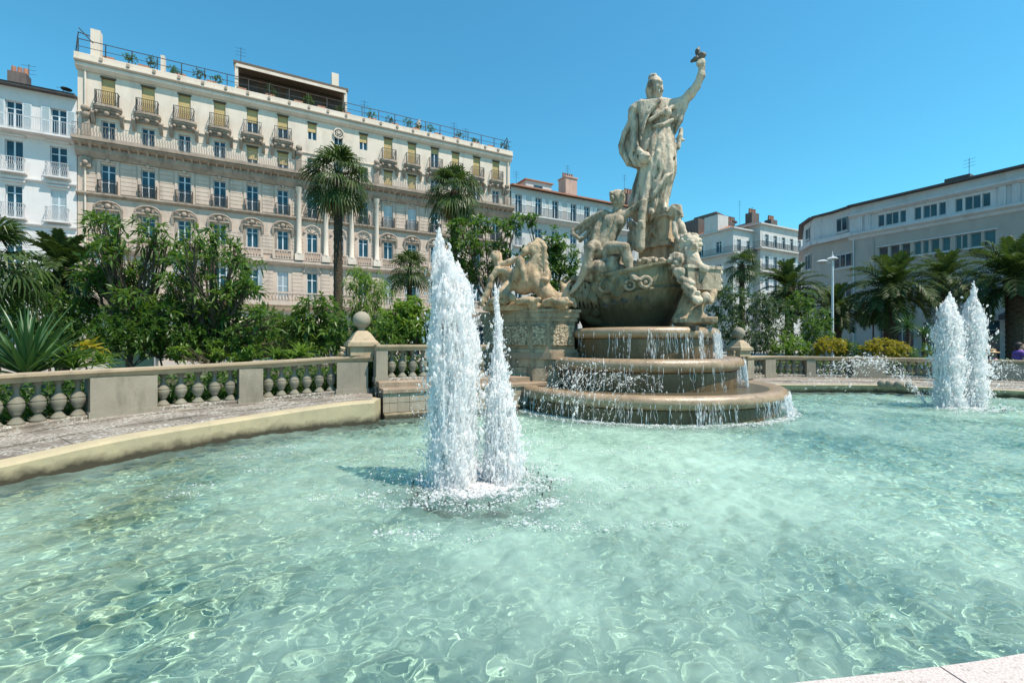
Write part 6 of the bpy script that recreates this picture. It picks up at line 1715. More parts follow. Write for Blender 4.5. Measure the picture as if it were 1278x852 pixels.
# ================================================================== plants
M['leaf_dark'] = leafmat('dark_green_leaf', (.028, .07, .014), (.095, .175, .036), .4)
M['leaf_mid'] = leafmat('fresh_green_leaf', (.028, .075, .015), (.12, .205, .042), .38)
M['leaf_bright'] = leafmat('bright_green_leaf', (.07, .15, .02), (.18, .275, .05), .42)
M['leaf_grey'] = leafmat('grey_green_leaf', (.035, .07, .03), (.085, .13, .06), .3)
M['leaf_yellow'] = leafmat('yellow_green_leaf', (.20, .22, .02), (.34, .26, .03), .45)
M['frond'] = leafmat('palm_frond', (.018, .042, .012), (.065, .10, .028), .22, .5, .2)
M['fanleaf'] = leafmat('fan_palm_leaf', (.02, .05, .014), (.075, .115, .03), .25, .45, .25)
M['sword'] = leafmat('sword_leaf', (.025, .075, .03), (.075, .15, .05), .2, .3)
M['drygrass'] = leafmat('dry_leaf', (.16, .12, .05), (.24, .18, .08), .3, .6)
k = NT('bark'); k.bump(k.noise(30, 5, .7, stretch=(1, 1, .25)), .7, .03)
M['bark'] = k.fin(k.mix(k.ramp(k.noise(12, 5, .65, stretch=(1, 1, .3)), .35, .65), (.06, .045, .032), (.17, .135, .10)), .9, .2)
k = NT('palm_bark'); k.bump(k.noise(9, 5, .7, stretch=(.6, .6, 3.5)), .9, .05)
M['palmbark'] = k.fin(k.mix(k.ramp(k.noise(8, 5, .65, stretch=(.6, .6, 3)), .35, .65), (.035, .025, .018), (.12, .09, .06)), .92, .2)

def unit(a): return a / (np.linalg.norm(a, axis=-1, keepdims=True) + 1e-9)
def leaf_arrays(pos, d, length, width, g, droop=.25):
    """two folded quads a leaf, drooping along its length"""
    n = len(pos); d = unit(d)
    side = unit(np.cross(d, np.array([0, 0, 1.0]) + g.normal(0, .35, (n, 3)))); up = np.cross(side, d)
    L_ = (length * g.uniform(.7, 1.25, n))[:, None]; W_ = (width * g.uniform(.75, 1.2, n))[:, None]
    dz = np.array([0, 0, 1.0])
    base = pos; mid = pos + d * L_ * .5 - up * W_ * .15 - dz * L_ * droop * .25
    tip = pos + d * L_ - dz * L_ * droop
    lf = pos + d * L_ * .48 + side * W_ * .5 - dz * L_ * droop * .22; rt = pos + d * L_ * .48 - side * W_ * .5 - dz * L_ * droop * .22
    v = np.stack([base, lf, tip, rt, mid], 1).reshape(-1, 3)
    o = (np.arange(n) * 5)[:, None, None]
    f = (np.array([[0, 4, 2, 1], [0, 3, 2, 4]])[None] + o).reshape(-1, 4)
    return v, f, np.repeat(g.random(n), 5)
def sphere_pts(g, n):
    return unit(g.normal(0, 1, (n, 3)))
def crown_mesh(name, blobs, whorls, per, length, width, m, seed, droop=.25, fill=.35, cone=.9):
    """leaf whorls spread through lumpy volumes"""
    g = np.random.default_rng(seed)
    P_, D_ = [], []
    vol = np.array([b[1][0] * b[1][1] * b[1][2] for b in blobs]) ** .67; vol /= vol.sum()
    for b, w in zip(blobs, vol):
        n = max(2, int(whorls * w)); s_ = sphere_pts(g, n)
        r_ = np.where(g.random(n) < fill, g.uniform(.25, .85, n), g.uniform(.85, 1.1, n))[:, None]
        c = np.array(b[0]) + s_ * r_ * np.array(b[1])
        c += g.normal(0, .04, c.shape)
        ax = unit(s_ * .8 + np.array([0, 0, .55]) + g.normal(0, .3, s_.shape))
        p = np.repeat(c, per, 0); a = np.repeat(ax, per, 0)
        D_.append(a * .45 + sphere_pts(g, len(p)) * cone); P_.append(p + g.normal(0, length * .12, p.shape))
    v, f, t = leaf_arrays(np.concatenate(P_), np.concatenate(D_), length, width, g, droop)
    return np_mesh(name, v, f, m, False, t)
def limb_paths(base, blobs, g, r0):
    mb = MB(); base = Vector(base)
    top = sum((Vector(b[0]) for b in blobs), Vector()) / len(blobs)
    fork = base.lerp(top, .42); fork.z = base.z + (top.z - base.z) * .5
    k1 = base.lerp(fork, .5) + Vector((g.normal(0, .05), g.normal(0, .05), 0))
    mb.tube([base, k1, fork], [r0, r0 * .82, r0 * .7], 8)
    for b in blobs:
        c = Vector(b[0]); m_ = fork.lerp(c, .5) + Vector((g.normal(0, .12), g.normal(0, .12), -.08))
        mb.tube([fork - Vector((0, 0, .05)), m_, c], [r0 * .55, r0 * .36, r0 * .14], 6)
        for q in range(5):
            e = c + Vector((g.normal(0, .6) * b[1][0], g.normal(0, .6) * b[1][1], g.normal(.15, .5) * b[1][2])); s_ = m_.lerp(c, g.uniform(.1, .8))
            mb.tube([s_, s_.lerp(e, .5) + Vector((0, 0, -.04)), e], [r0 * .2, r0 * .13, r0 * .05], 4)
    return mb
def tree(name, label, cat, px, Y, blobs_px, whorls, per, length, width, m, seed, r0=.09, base_z=.16, base_px=None, group=None, droop=.25, fill=.35):
    """blobs_px: (px, py, radius px horizontally, radius px vertically, depth offset)"""
    g = np.random.default_rng(seed + 100)
    b0 = at(base_px or px, 428, Y); b0.z = base_z
    t = thing(name, label, cat, b0, 0, group)
    blobs = []
    for x, y, rx, ry, dv in blobs_px:
        c = at(x, y, Y + dv) - b0; sc = (Y + dv) / F
        blobs.append((tuple(c), (rx * sc, (rx + ry) * .5 * sc, ry * sc)))
    limb_paths((0, 0, 0), blobs, g, r0).build('trunk', M['bark'], t, 60)
    node('crown', crown_mesh('crown', blobs, whorls, per, length, width, m, seed, droop, fill), t)
    return t

# ---- loquat-like trees, shrubs
def ragged(seed, spans, n, rmin, rmax, depth=.7):
    """small clumps scattered irregularly through pixel boxes (x0, x1, y0, y1)"""
    g = np.random.default_rng(seed); out = []
    ar = np.array([(b - a) * (d - c) for a, b, c, d in spans], float); ar /= ar.sum()
    for q in g.choice(len(spans), n, p=ar):
        a, b, c, d = spans[q]; r_ = g.uniform(rmin, rmax)
        out.append((g.uniform(a, b), g.uniform(c, d), r_ * g.uniform(1.0, 1.5), r_ * g.uniform(.5, .8), g.normal(0, depth)))
    return out
tree('broadleaf_tree', 'tall leafy tree with whorled leaves left of the twin jets, before the white house', 'tree', 168, 12.5,
     ragged(1, [(108, 200, 272, 300), (100, 215, 298, 345), (120, 215, 345, 385), (150, 210, 385, 410)], 40, 8, 15), 270, 12, .27, .060, M['leaf_mid'], 1, .10, fill=.5)
tree('broadleaf_tree', 'wide bushy tree in front of the cafe awning, right of the tallest left tree', 'tree', 258, 12.0,
     ragged(2, [(200, 300, 288, 320), (205, 328, 318, 360), (215, 335, 355, 400), (225, 340, 395, 430)], 52, 8, 15), 360, 12, .27, .058, M['leaf_mid'], 2, .10, fill=.5)
def shrub(label, px, Y, blobs_px, whorls, per, length, width, m, seed, name='shrub', **kw):
    return tree(name, label, 'shrub', px, Y, blobs_px, whorls, per, length, width, m, seed, .035, **kw)
shrub('dark dense shrub under the tallest left tree, behind the handrail', 160, 10.6, [(140, 420, 26, 24, 0), (180, 425, 28, 20, .2), (205, 410, 20, 26, .3), (160, 395, 28, 20, .8)], 330, 12, .13, .05, M['leaf_dark'], 3)
shrub('dark dense shrub under the wide bushy tree, with a red parasol to its right', 265, 11.2, [(235, 425, 26, 20, 0), (270, 428, 26, 16, .2), (305, 425, 22, 20, .1), (250, 400, 28, 20, .9)], 330, 12, .13, .05, M['leaf_dark'], 4)
shrub('low dark shrub behind the sword-leaved plant at the left edge', 60, 11.5, [(20, 395, 34, 34, 0), (70, 400, 34, 30, 0), (105, 405, 26, 26, .5), (40, 350, 30, 24, 1.0)], 330, 12, .17, .05, M['leaf_dark'], 5)
shrub('shrub with drooping hand-like leaves left of the ball finial', 398, 13.0, [(395, 385, 24, 16, 0), (385, 410, 20, 18, -.2), (412, 408, 20, 18, 0), (400, 428, 26, 12, -.3)], 150, 11, .27, .07, M['leaf_mid'], 6, droop=.55)
shrub('bright yellow-green shrub above the ball finial, beside the tall palm trunk', 458, 15.0, [(455, 345, 22, 14, 0), (470, 362, 20, 16, .2), (445, 375, 16, 18, 0), (463, 395, 18, 20, 0)], 170, 12, .26, .035, M['leaf_bright'], 7, droop=.6)
shrub('round glossy shrub between ball finial and the tall jet', 512, 12.8, [(512, 400, 26, 22, 0), (488, 408, 20, 18, -.2), (535, 408, 20, 18, 0), (510, 380, 18, 9, .1)], 300, 12, .19, .058, M['leaf_bright'], 8, droop=.4)
shrub('small leafy shrub right beside the ball finial', 430, 11.2, [(424, 405, 10, 14, 0), (436, 425, 10, 10, .2), (478, 412, 12, 12, .1), (420, 425, 10, 10, 0)], 90, 12, .15, .05, M['leaf_mid'], 28, droop=.35)
tree('slender_tree', 'open-crowned tree behind the top of the tall jet', 'tree', 600, 18.0,
     [(575, 285, 16, 10, 0), (605, 280, 18, 9, .2), (632, 285, 13, 10, 0), (590, 305, 20, 12, -.2), (622, 312, 14, 14, .3), (645, 275, 8, 7, 0), (575, 325, 16, 14, .2), (600, 340, 18, 18, .4), (560, 300, 10, 7, 0)], 250, 12, .25, .075, M['leaf_mid'], 9, .09, base_px=625)
tree('slender_tree', 'dense tree between the sea horse and the seated man', 'tree', 692, 18.0,
     [(690, 300, 14, 14, 0), (702, 325, 20, 20, .2), (680, 345, 20, 20, 0), (715, 350, 14, 22, -.2), (690, 372, 26, 18, .2), (662, 275, 9, 8, 0), (655, 330, 14, 20, .5)], 320, 12, .24, .085, M['leaf_dark'], 10, .09)
shrub('large dark oleander-like bush right of the ship', 915, 19.5, [(905, 375, 24, 22, 0), (935, 385, 24, 22, .3), (962, 398, 22, 24, .2), (900, 410, 24, 26, -.3), (935, 420, 28, 20, -.3), (968, 425, 18, 14, 0), (890, 362, 12, 9, 0)], 560, 12, .22, .055, M['leaf_grey'], 11)
shrub('yellowish shrub behind the right ball finial', 985, 18.6, [(982, 430, 18, 12, 0), (1000, 434, 12, 9, .2), (968, 434, 12, 9, 0)], 150, 12, .15, .05, M['leaf_bright'], 12)
shrub('golden shrub at the foot of the lamp post', 1038, 18.3, [(1036, 431, 16, 10, 0), (1050, 434, 9, 8, .2), (1024, 435, 8, 8, 0)], 140, 12, .14, .05, M['leaf_yellow'], 13)
shrub('golden shrub left of the far jets, under the big date palm', 1104, 17.8, [(1104, 434, 20, 11, 0), (1088, 437, 12, 8, .2), (1120, 437, 10, 8, 0)], 150, 12, .14, .05, M['leaf_yellow'], 14)
shrub('green shrub between the lamp post and the golden shrub', 1068, 18.6, [(1066, 438, 14, 8, 0), (1056, 437, 10, 8, 0), (1145, 439, 22, 8, .2)], 110, 12, .15, .04, M['leaf_mid'], 15)
shrub('pale leafy tree shrub left of the lamp post', 1012, 21, [(1005, 400, 22, 28, 0), (1022, 415, 16, 22, 0), (1000, 372, 14, 12, 0)], 240, 12, .2, .055, M['leaf_mid'], 16)

shrub('leafy shrub below the cafe awning, behind the strap-leaved plants', 345, 14.5, ragged(61, [(318, 372, 395, 432)], 12, 8, 13, .3), 130, 12, .2, .06, M['leaf_mid'], 61, fill=.5)
shrub('dark shadowy shrub mass at the back, left half', 110, 17.5, ragged(67, [(40, 215, 400, 440)], 26, 12, 18, .4), 260, 12, .24, .08, M['leaf_dark'], 67, fill=.5)
shrub('dark shadowy shrub mass at the back, below the awning', 300, 17.0, ragged(68, [(210, 425, 408, 440)], 30, 11, 16, .4), 300, 12, .24, .08, M['leaf_dark'], 68, fill=.5)
shrub('dense shrub at the left behind the date palm', 60, 15.5, ragged(62, [(0, 120, 360, 420)], 18, 12, 18, .4), 220, 12, .2, .06, M['leaf_mid'], 62, fill=.5)
shrub('tall shrub filling the gap between the two leafy trees', 205, 13.5, ragged(63, [(150, 250, 380, 430)], 18, 10, 16, .3), 230, 12, .19, .06, M['leaf_mid'], 63, fill=.5)
shrub('mixed shrub between the tall palm trunk and the glossy shrub', 440, 16.0, ragged(64, [(415, 485, 385, 430)], 14, 9, 14, .3), 150, 12, .22, .06, M['leaf_dark'], 64, fill=.5)
shrub('shrub behind the raised balustrade at the foot of the glossy shrub', 505, 12.2, ragged(65, [(470, 545, 412, 432)], 12, 7, 11, .2), 130, 12, .16, .05, M['leaf_mid'], 65, fill=.5)
shrub('low bright shrub along the handrail right of the second pier', 300, 10.9, ragged(66, [(215, 330, 432, 447)], 16, 6, 10, .2), 170, 12, .12, .04, M['leaf_bright'], 66, fill=.5)
# ---- palms
def frond_mesh(Lf, el, curve, seed, nl=26, lw=.075, ll=.50, m='frond'):
    """feather frond: arched midrib with two ranks of leaflets"""
    g = np.random.default_rng(seed); pts = [np.zeros(3)]; a = el; n = 14
    for i in range(n):
        pts.append(pts[-1] + Lf / n * np.array([math.cos(a), 0, math.sin(a)])); a -= curve / n * (1 + .8 * i / n)
    pts = np.array(pts)
    mb = MB(); mb.tube([tuple(p) for p in pts], [.022 * (1 - .85 * i / n) for i in range(n + 1)], 4)
    v = [tuple(p) for p in mb.v]; f = [q for q in mb.f]; t = [.5] * len(v)
    vv, ff = list(v), [tuple(x) for x in f]
    for i in range(nl):
        u = .14 + .86 * (i + .5) / nl; x = u * n; j = min(n - 1, int(x)); p = pts[j] + (pts[j + 1] - pts[j]) * (x - j)
        tg = unit((pts[j + 1] - pts[j])[None])[0]; upv = np.cross(tg, [0, 1.0, 0]); upv = upv * (-1 if upv[2] < 0 else 1)
        l_ = ll * Lf / 2.0 * (math.sin(math.pi * (.12 + .80 * u)) ** .7 + .1) * g.uniform(.85, 1.1); rr_ = g.random()
        for sd in (-1, 1):
            d = unit((tg * .75 + np.array([0, sd, 0]) * .85 + upv * g.uniform(.15, .5))[None])[0]
            q1 = p + d * l_ * .5; q2 = p + d * l_ + np.array([0, 0, -l_ * g.uniform(.15, .4)])
            w = unit(np.cross(d, upv)[None])[0] * lw * .5
            k0 = len(vv); vv += [tuple(p - w * .6), tuple(p + w * .6), tuple(q1 + w), tuple(q1 - w), tuple(q2)]; t += [rr_] * 5
            ff += [(k0, k0 + 1, k0 + 2, k0 + 3), (k0 + 3, k0 + 2, k0 + 4)]
    me = bpy.data.meshes.new('frond'); me.from_pydata(vv, [], ff)
    at_ = me.attributes.new('tint', 'FLOAT', 'POINT'); at_.data.foreach_set('value', np.array(t, 'f')); me.materials.append(M[m]); me.update(); return me
def fan_mesh(pet, rad, el, seed, m='fanleaf', nb=22, droop=.35):
    """fan leaf: stalk and a pleated, split blade"""
    g = np.random.default_rng(seed)
    d = np.array([math.cos(el), 0, math.sin(el)]); h = d * pet + np.array([0, 0, -.06 * pet])
    mb = MB(); mb.tube([(0, 0, 0), tuple(d * pet * .5), tuple(h)], [.02, .016, .012], 4)
    vv = list(mb.v); ff = list(mb.f); t = [.5] * len(vv)
    el2 = el - .45; fx = np.array([math.cos(el2), 0, math.sin(el2)]); fy = np.array([0, 1.0, 0]); fz = np.cross(fx, fy)
    for i in range(nb):
        a = R(-118) + R(236) * (i + .5) / nb; l_ = rad * (.72 + .28 * math.cos(a * .7)) * g.uniform(.88, 1.08)
        dd = fx * math.cos(a) + fy * math.sin(a); sd = -fx * math.sin(a) + fy * math.cos(a)
        w = l_ * math.tan(R(236) / nb / 2) * .52
        zz = (fz * (.03 if i % 2 else -.03) * rad)
        q1 = h + dd * l_ * .55 + zz; q2 = h + dd * l_ * .85 + np.array([0, 0, -droop * l_ * .25]); q3 = h + dd * l_ * 1.0 + np.array([0, 0, -droop * l_ * g.uniform(.5, 1.0)])
        k0 = len(vv); vv += [tuple(h), tuple(q1 - sd * w), tuple(q1 + sd * w), tuple(q2 - sd * w * .5), tuple(q2 + sd * w * .5), tuple(q3)]; t += [g.random()] * 6
        ff += [(k0, k0 + 1, k0 + 2), (k0 + 1, k0 + 3, k0 + 4, k0 + 2), (k0 + 3, k0 + 5, k0 + 4)]
    me = bpy.data.meshes.new('frond'); me.from_pydata(vv, [], ff)
    at_ = me.attributes.new('tint', 'FLOAT', 'POINT'); at_.data.foreach_set('value', np.array(t, 'f')); me.materials.append(M[m]); me.update(); return me
def palm_trunk(h, r0, r1, t, flare=1.25, rings=18, lean=(0, 0)):
    pth = []; rad = []
    n = rings * 2
    for i in range(n + 1):
        u = i / n; pth.append((lean[0] * u * u, lean[1] * u * u, h * u)); rad.append((r0 + (r1 - r0) * u) * (flare if i == 0 else 1) * (1.06 if i % 2 else .96))
    MB().tube(pth, rad, 10).build('trunk', M['palmbark'], t, 70)
def feather_palm(label, px, py, Y, Lf, n, seed, tr=.24, group='date palms in the gardens', base_z=.1):
    g = np.random.default_rng(seed); c = at(px, py, Y); b = Vector((c.x, c.y, base_z)); t = thing('date_palm', label, 'palm', b, 0, group)
    h = c.z - base_z; palm_trunk(h, tr * 1.05, tr * 1.1, t)
    vs_ = [frond_mesh(Lf * s_, el, cv, seed * 10 + i) for i, (s_, el, cv) in enumerate(((.8, 1.35, .5), (.95, 1.0, 1.0), (1.0, .65, 1.3), (1.0, .25, 1.25), (.9, -.25, .9)))]
    for i in range(n):
        k_ = min(4, int(5 * (i + .5) / n)); a = i * 2.39996 + g.normal(0, .15)
        node('frond', vs_[k_], t, (0, 0, h - .05 * k_), rot=(g.normal(0, .12), g.normal(0, .14), a))
    mb = MB(); mb.lathe([(tr * .9, h - .5), (tr * 1.5, h - .2), (tr * 1.2, h + .1), (.05, h + .2)], 10); mb.build('crown_base', M['palmbark'], t, 50)
def fan_palm(label, px, py, Y, rad, n, seed, tr=.19, pet=.85, skirt=True, base_z=.1, m='fanleaf', group='fan palms in the gardens'):
    g = np.random.default_rng(seed); c = at(px, py, Y); b = Vector((c.x, c.y, base_z)); t = thing('fan_palm', label, 'palm', b, 0, group)
    h = c.z - base_z; palm_trunk(h, tr * 1.1, tr, t, rings=26)
    els = (1.35, 1.0, .65, .3, -.1, -.55)
    vs_ = [fan_mesh(pet * rad * (.8 + .05 * i), rad, el, seed * 10 + i, m, droop=.45 + .12 * i) for i, el in enumerate(els)]
    for i in range(n):
        k_ = min(5, int(6 * (i + .5) / n)); a = i * 2.39996 + g.normal(0, .2)
        node('frond', vs_[k_], t, (0, 0, h - .06 * k_), rot=(g.normal(0, .15), g.normal(0, .12), a))
    if skirt:
        dv = [fan_mesh(pet * rad * .7, rad * .8, -1.0, seed * 10 + 8, 'drygrass', 20, .5)]
        for i in range(12): node('dead_frond', dv[0], t, (0, 0, h - .35 - .05 * (i % 3)), rot=(g.normal(0, .15), g.normal(.15, .15), i * 2.4))
fan_palm('tallest fan palm with a dark trunk before the long cream block', 422, 218, 21, .92, 34, 21, .19, pet=1.05)
fan_palm('second tall fan palm, before the right end of the long cream block', 567, 238, 25, .95, 34, 22, .2, pet=1.05)
fan_palm('short fan palm left of the top of the tall jet', 511, 335, 20, .62, 26, 23, .11, pet=1.0, skirt=False)
fan_palm('short fan palm before the white corner house, right of the ship', 926, 330, 28, .70, 26, 24, .15, pet=1.0, skirt=False)
fan_palm('low fan palm with large drooping grey-green leaves at the left edge', -14, 318, 9.8, .64, 26, 25, .16, pet=1.0, skirt=False)
feather_palm('date palm arching at the left edge behind the sword-leaved plant', 78, 338, 13.5, 1.55, 34, 31, .16)
feather_palm('date palm left of the lamp post, before the row house', 985, 362, 30, 2.6, 44, 32)
feather_palm('broad date palm in front of the concrete building, right of the lamp post', 1112, 362, 27, 2.9, 54, 33, .32)
feather_palm('date palm half hidden behind the far jets', 1178, 348, 35, 3.0, 46, 34)
feather_palm('date palm cut off by the right edge of the photo', 1266, 348, 24, 3.0, 52, 35, .32)
feather_palm('dark date palm directly behind the lamp post', 1045, 385, 33, 2.4, 38, 36)

# ---- sword-leaved and strap-leaved plants: each leaf a part
def sword_mesh(Lf, w, bend, seed, m):
    v, f, t = [], [], []; n = 6
    for i in range(n + 1):
        u = i / n; x = Lf * u * math.cos(bend * u * .6); z = -Lf * bend * .45 * u * u; ww = w * (1 - u ** 1.6) * (.6 + .8 * min(1, u * 3)) * .5 + .001
        v += [(x, -ww, z + ww * .5), (x, 0, z), (x, ww, z + ww * .5)]; t += [.3, .5, .7]
        if i < n: k0 = i * 3; f += [(k0, k0 + 1, k0 + 4, k0 + 3), (k0 + 1, k0 + 2, k0 + 5, k0 + 4)]
    return np_mesh('leaf', np.array(v), np.array(f), M[m], True, np.array(t))
def spiky(name, label, cat, px, py, Y, n, Lf, w, elr, bend, seed, m, trunk=0, group=None, base=None):
    g = np.random.default_rng(seed); c = base if base is not None else at(px, py, Y); t = thing(name, label, cat, c - Vector((0, 0, trunk)), 0, group)
    ms = [sword_mesh(Lf * s_, w, bend * (.6 + .5 * i), seed, m) for i, s_ in enumerate((.8, 1.0, 1.12))]
    if trunk: MB().tube([(0, 0, 0), (.03, .02, trunk * .5), (0, 0, trunk)], [.09, .08, .07], 7).build('trunk', M['palmbark'], t, 60)
    for i in range(n):
        el = elr[0] + (elr[1] - elr[0]) * (i / n) + g.normal(0, .08); a = i * 2.39996 + g.normal(0, .2)
        node('leaf', ms[i % 3], t, (0, 0, trunk), rot=(g.normal(0, .3), -el, a), scale=g.uniform(.85, 1.1))
    return t
spiky('sword_leaf_plant', 'large dark sword-leaved plant in the left foreground behind the handrail', 'plant', 34, 470, 8.3, 90, 1.35, .07, (1.5, .35), .25, 41, 'sword')
spiky('grassy_plant', 'arching grass-like plant right of the large sword-leaved plant', 'plant', 92, 460, 8.6, 80, .75, .03, (1.4, .2), .9, 42, 'leaf_mid')
spiky('grassy_plant', 'low bright grass tuft behind the first big pier', 'plant', 125, 455, 9.0, 50, .5, .028, (1.3, .2), .9, 43, 'leaf_bright')
spiky('broad_leaf_plant', 'plant with broad yellow-green leaves beside the grass-like plant', 'plant', 112, 436, 9.4, 12, .42, .16, (1.0, .0), .7, 44, 'leaf_yellow')
for i, (px, py, s_, lab) in enumerate(((345, 448, 1.0, 'arching strap-leaved plant behind the small pier'), (375, 446, 1.1, 'yellow-green strap-leaved plant left of the round-topped pier'), (362, 450, .8, 'short strap-leaved plant between the two larger ones'), (260, 452, .8, 'strap-leaved plant behind the second run of balusters'))):
    spiky('strap_leaf_plant', lab, 'plant', px, py, 10.9 + .1 * i, 46, .55 * s_, .045, (1.35, .25), .9, 45 + i, 'leaf_bright' if i % 2 else 'leaf_mid')
spiky('yucca_tree', 'spiky yucca head left of the far jets', 'plant', 1133, 408, 21, 60, .75, .04, (1.4, -.5), .3, 51, 'sword', 1.2)
spiky('yucca_tree', 'lower spiky yucca head just left of the far jets', 'plant', 1153, 418, 21.5, 60, .75, .04, (1.4, -.4), .3, 52, 'sword', 1.0)
spiky('yucca_tree', 'spiky yucca at the foot of the date palm by the right edge', 'plant', 1058, 436, 18.5, 40, .6, .04, (1.4, .1), .3, 53, 'sword')
# leaves that poke between the left balusters
ORD = ['first', 'second', 'third', 'fourth', 'fifth', 'sixth', 'seventh', 'eighth', 'ninth', 'tenth', 'eleventh', 'twelfth', 'thirteenth', 'fourteenth', 'fifteenth', 'sixteenth']
gpx = [(20, 6.75), (47, 7.0), (72, 7.2), (96, 7.4), (196, 8.35), (213, 8.55), (232, 8.7), (250, 8.85), (268, 9.0), (286, 9.15), (338, 9.6), (352, 9.7), (367, 9.8), (383, 9.9), (398, 10.0), (412, 10.05)]
for i, (px, Yy) in enumerate(gpx):
    b = at(px, 428, Yy); b.z = .27 + .012 * i * .6
    spiky('creeping_strap_plant', (ORD[i] + ' strap-leaved plant from the left edge, in a baluster gap before the big pier') if i < 4 else (ORD[i - 4] + ' strap-leaved plant from the left in the gaps between big and small pier') if i < 10 else (ORD[i - 10] + ' strap-leaved plant from the left in the gaps right of the small pier'), 'plant', 0, 0, 0, 12, .46, .045, (1.45, .9), .5, 60 + i, ('leaf_bright', 'leaf_mid', 'leaf_dark')[i % 3], 0, 'plants in the gaps of the left balustrade', base=b)
for i, px in enumerate((478, 492, 507, 521, 533)):
    b = at(px, 428, 11.3); b.z = .72
    spiky('creeping_strap_plant', ORD[i] + ' strap-leaved plant from the left behind the raised balustrade', 'plant', 0, 0, 0, 14, .46, .06, (1.45, .8), .5, 80 + i, 'leaf_dark' if i in (1, 2) else 'leaf_bright', 0, 'plants behind the raised balustrade', base=b)
def cover(name, label, path, off0, off1, z0, z1, n, length, width, m, seed):
    """uncountable leafy ground cover in a strip behind a balustrade"""
    g = np.random.default_rng(seed); nr = normals(path); i_ = g.integers(0, len(path) - 1, n); t_ = g.random(n); o_ = g.uniform(off0, off1, n)
    P_ = np.array([tuple(path[a].lerp(path[a + 1], b) + nr[a] * -c) for a, b, c in zip(i_, t_, o_)]); P_[:, 2] = z0 + (z1 - z0) * g.random(n) ** 1.3
    v, f, t = leaf_arrays(P_, sphere_pts(g, n) + np.array([0, 0, .5]), length, width, g, .3)
    o = node(name, np_mesh(name, v, f, M[m], False, t)); o['kind'] = 'stuff'; o['label'] = label; o['category'] = 'ground cover'
cover('ground_cover', 'dark leafy ground cover behind the left balusters', left_rail[14:], .35, 1.5, .2, .95, 9000, .16, .045, 'leaf_dark', 91)
cover('ground_cover', 'dark leafy ground cover behind the raised balustrade', wrail, .3, .9, .62, 1.2, 2500, .14, .05, 'leaf_dark', 92)
cover('ground_cover', 'dark leafy ground cover behind the right balusters', right_rail, .35, 1.5, .25, .95, 7000, .16, .05, 'leaf_dark', 93)
# roof-terrace plants on the long block
for i, s_ in enumerate((2.9, 4.2, 5.6, 7.2, 8.4, 12.3, 15.2, 17.8, 20.6, 22.4, 24.2, 25.2, 26.4, 29.6, 31.3, 34.9)):
    b = fac(s_, .05, 22.66); g = np.random.default_rng(200 + i); h_ = g.uniform(.3, .75)
    t = thing('potted_shrub', ORD[i] + ' potted shrub from the left on the roof terrace of the long block', 'shrub', b, 0, 'potted shrubs on the roof terrace')
    node('crown', crown_mesh('crown', [((0, 0, h_ * .7), (.34, .3, h_ * .6)), ((.3, 0, h_ * .5), (.3, .25, h_ * .4))], 34, 10, .15, .05, M['leaf_grey' if i % 2 else 'leaf_dark'], 300 + i), t)
    MB().bar((0, 0, -.02), (0, 0, h_ * .7), .03, 5).build('stem', M['bark'], t)

# ================================================================== street furniture and people
M['lamp_white'] = plain('white_lamp_paint', (.62, .64, .66), .4)
lp = at(1039, 440, 24); lp.z = .1
t = thing('street_lamp', 'white lamp post with two dish heads before the concrete building', 'street lamp', lp)
H_ = at(0, 322, 24).z - .1
MB().tube([(0, 0, 0), (0, 0, .9), (0, 0, H_ + .15)], [.09, .065, .05], 10).build('post', M['lamp_white'], t, 60)
MB().tube([(0, 0, H_ - .12), (-.2, 0, H_ - .28), (-.38, 0, H_ - .24)], .03, 6).build('arm', M['lamp_white'], t, 60)
hd = MB(); hd.lathe([(.02, .10), (.16, .08), (.26, .02), (.25, -.02), (.10, -.07), (.02, -.08)], 14)
hm = hd.mesh('lamp_head', M['lamp_white'], 50)
node('lamp_head', hm, t, (-.55, 0, H_ - .2)); node('lamp_head', hm, t, (-.02, -.02, H_ - .05))
MB().bar((0, 0, H_ + .15), (0, 0, H_ + .35), .02, 6).build('spike', M['lamp_white'], t)
lp = at(1090, 440, 30); lp.z = .1
t = thing('lantern_post', 'small black lantern post under the broad date palm', 'street lamp', lp)
MB().tube([(0, 0, 0), (0, 0, 2.6)], [.07, .05], 8).build('post', M['iron'], t, 60)
MB().lathe([(.05, 2.6), (.17, 2.7), (.22, 3.05), (.06, 3.2), (.02, 3.3)], 6).build('lantern', M['iron'], t)
k_ = at(168, 440, 21); k_.z = .1
M['kiosk'] = plain('dark_green_panel', (.03, .07, .06), .25)
t = thing('kiosk', 'dark green glazed kiosk half hidden by the shrubs on the left', 'kiosk', k_, FA)
MB().box(-.8, .8, -.5, .5, 0, 2.35).build('cabin', M['kiosk'], t)
MB().box(-.9, .9, -.6, .6, 2.351, 2.5).build('roof', M['iron'], t)
for x in (-.83, .0, .83): MB().box(x - .03, x + .03, -.56, -.501, 0, 2.35).build('post', M['frame_grey'], t)
for px, py, lab in ((326, 424, 'red cafe parasol left of the strap-leaved plants'), (281, 421, 'small red cafe parasol half hidden in the wide bushy tree')):
    c = at(px, py, 24); t = thing('cafe_parasol', lab, 'parasol', (c.x, c.y, .1), 0, 'red cafe parasols')
    MB().bar((0, 0, 0), (0, 0, c.z + .1), .03, 6).build('pole', M['frame_grey'], t)
    MB().lathe([(.5, -.1), (.49, .02), (.3, .16), (.03, .26)], 8, (0, 0, c.z - .2), cap=False).build('canopy', M['red'], t)

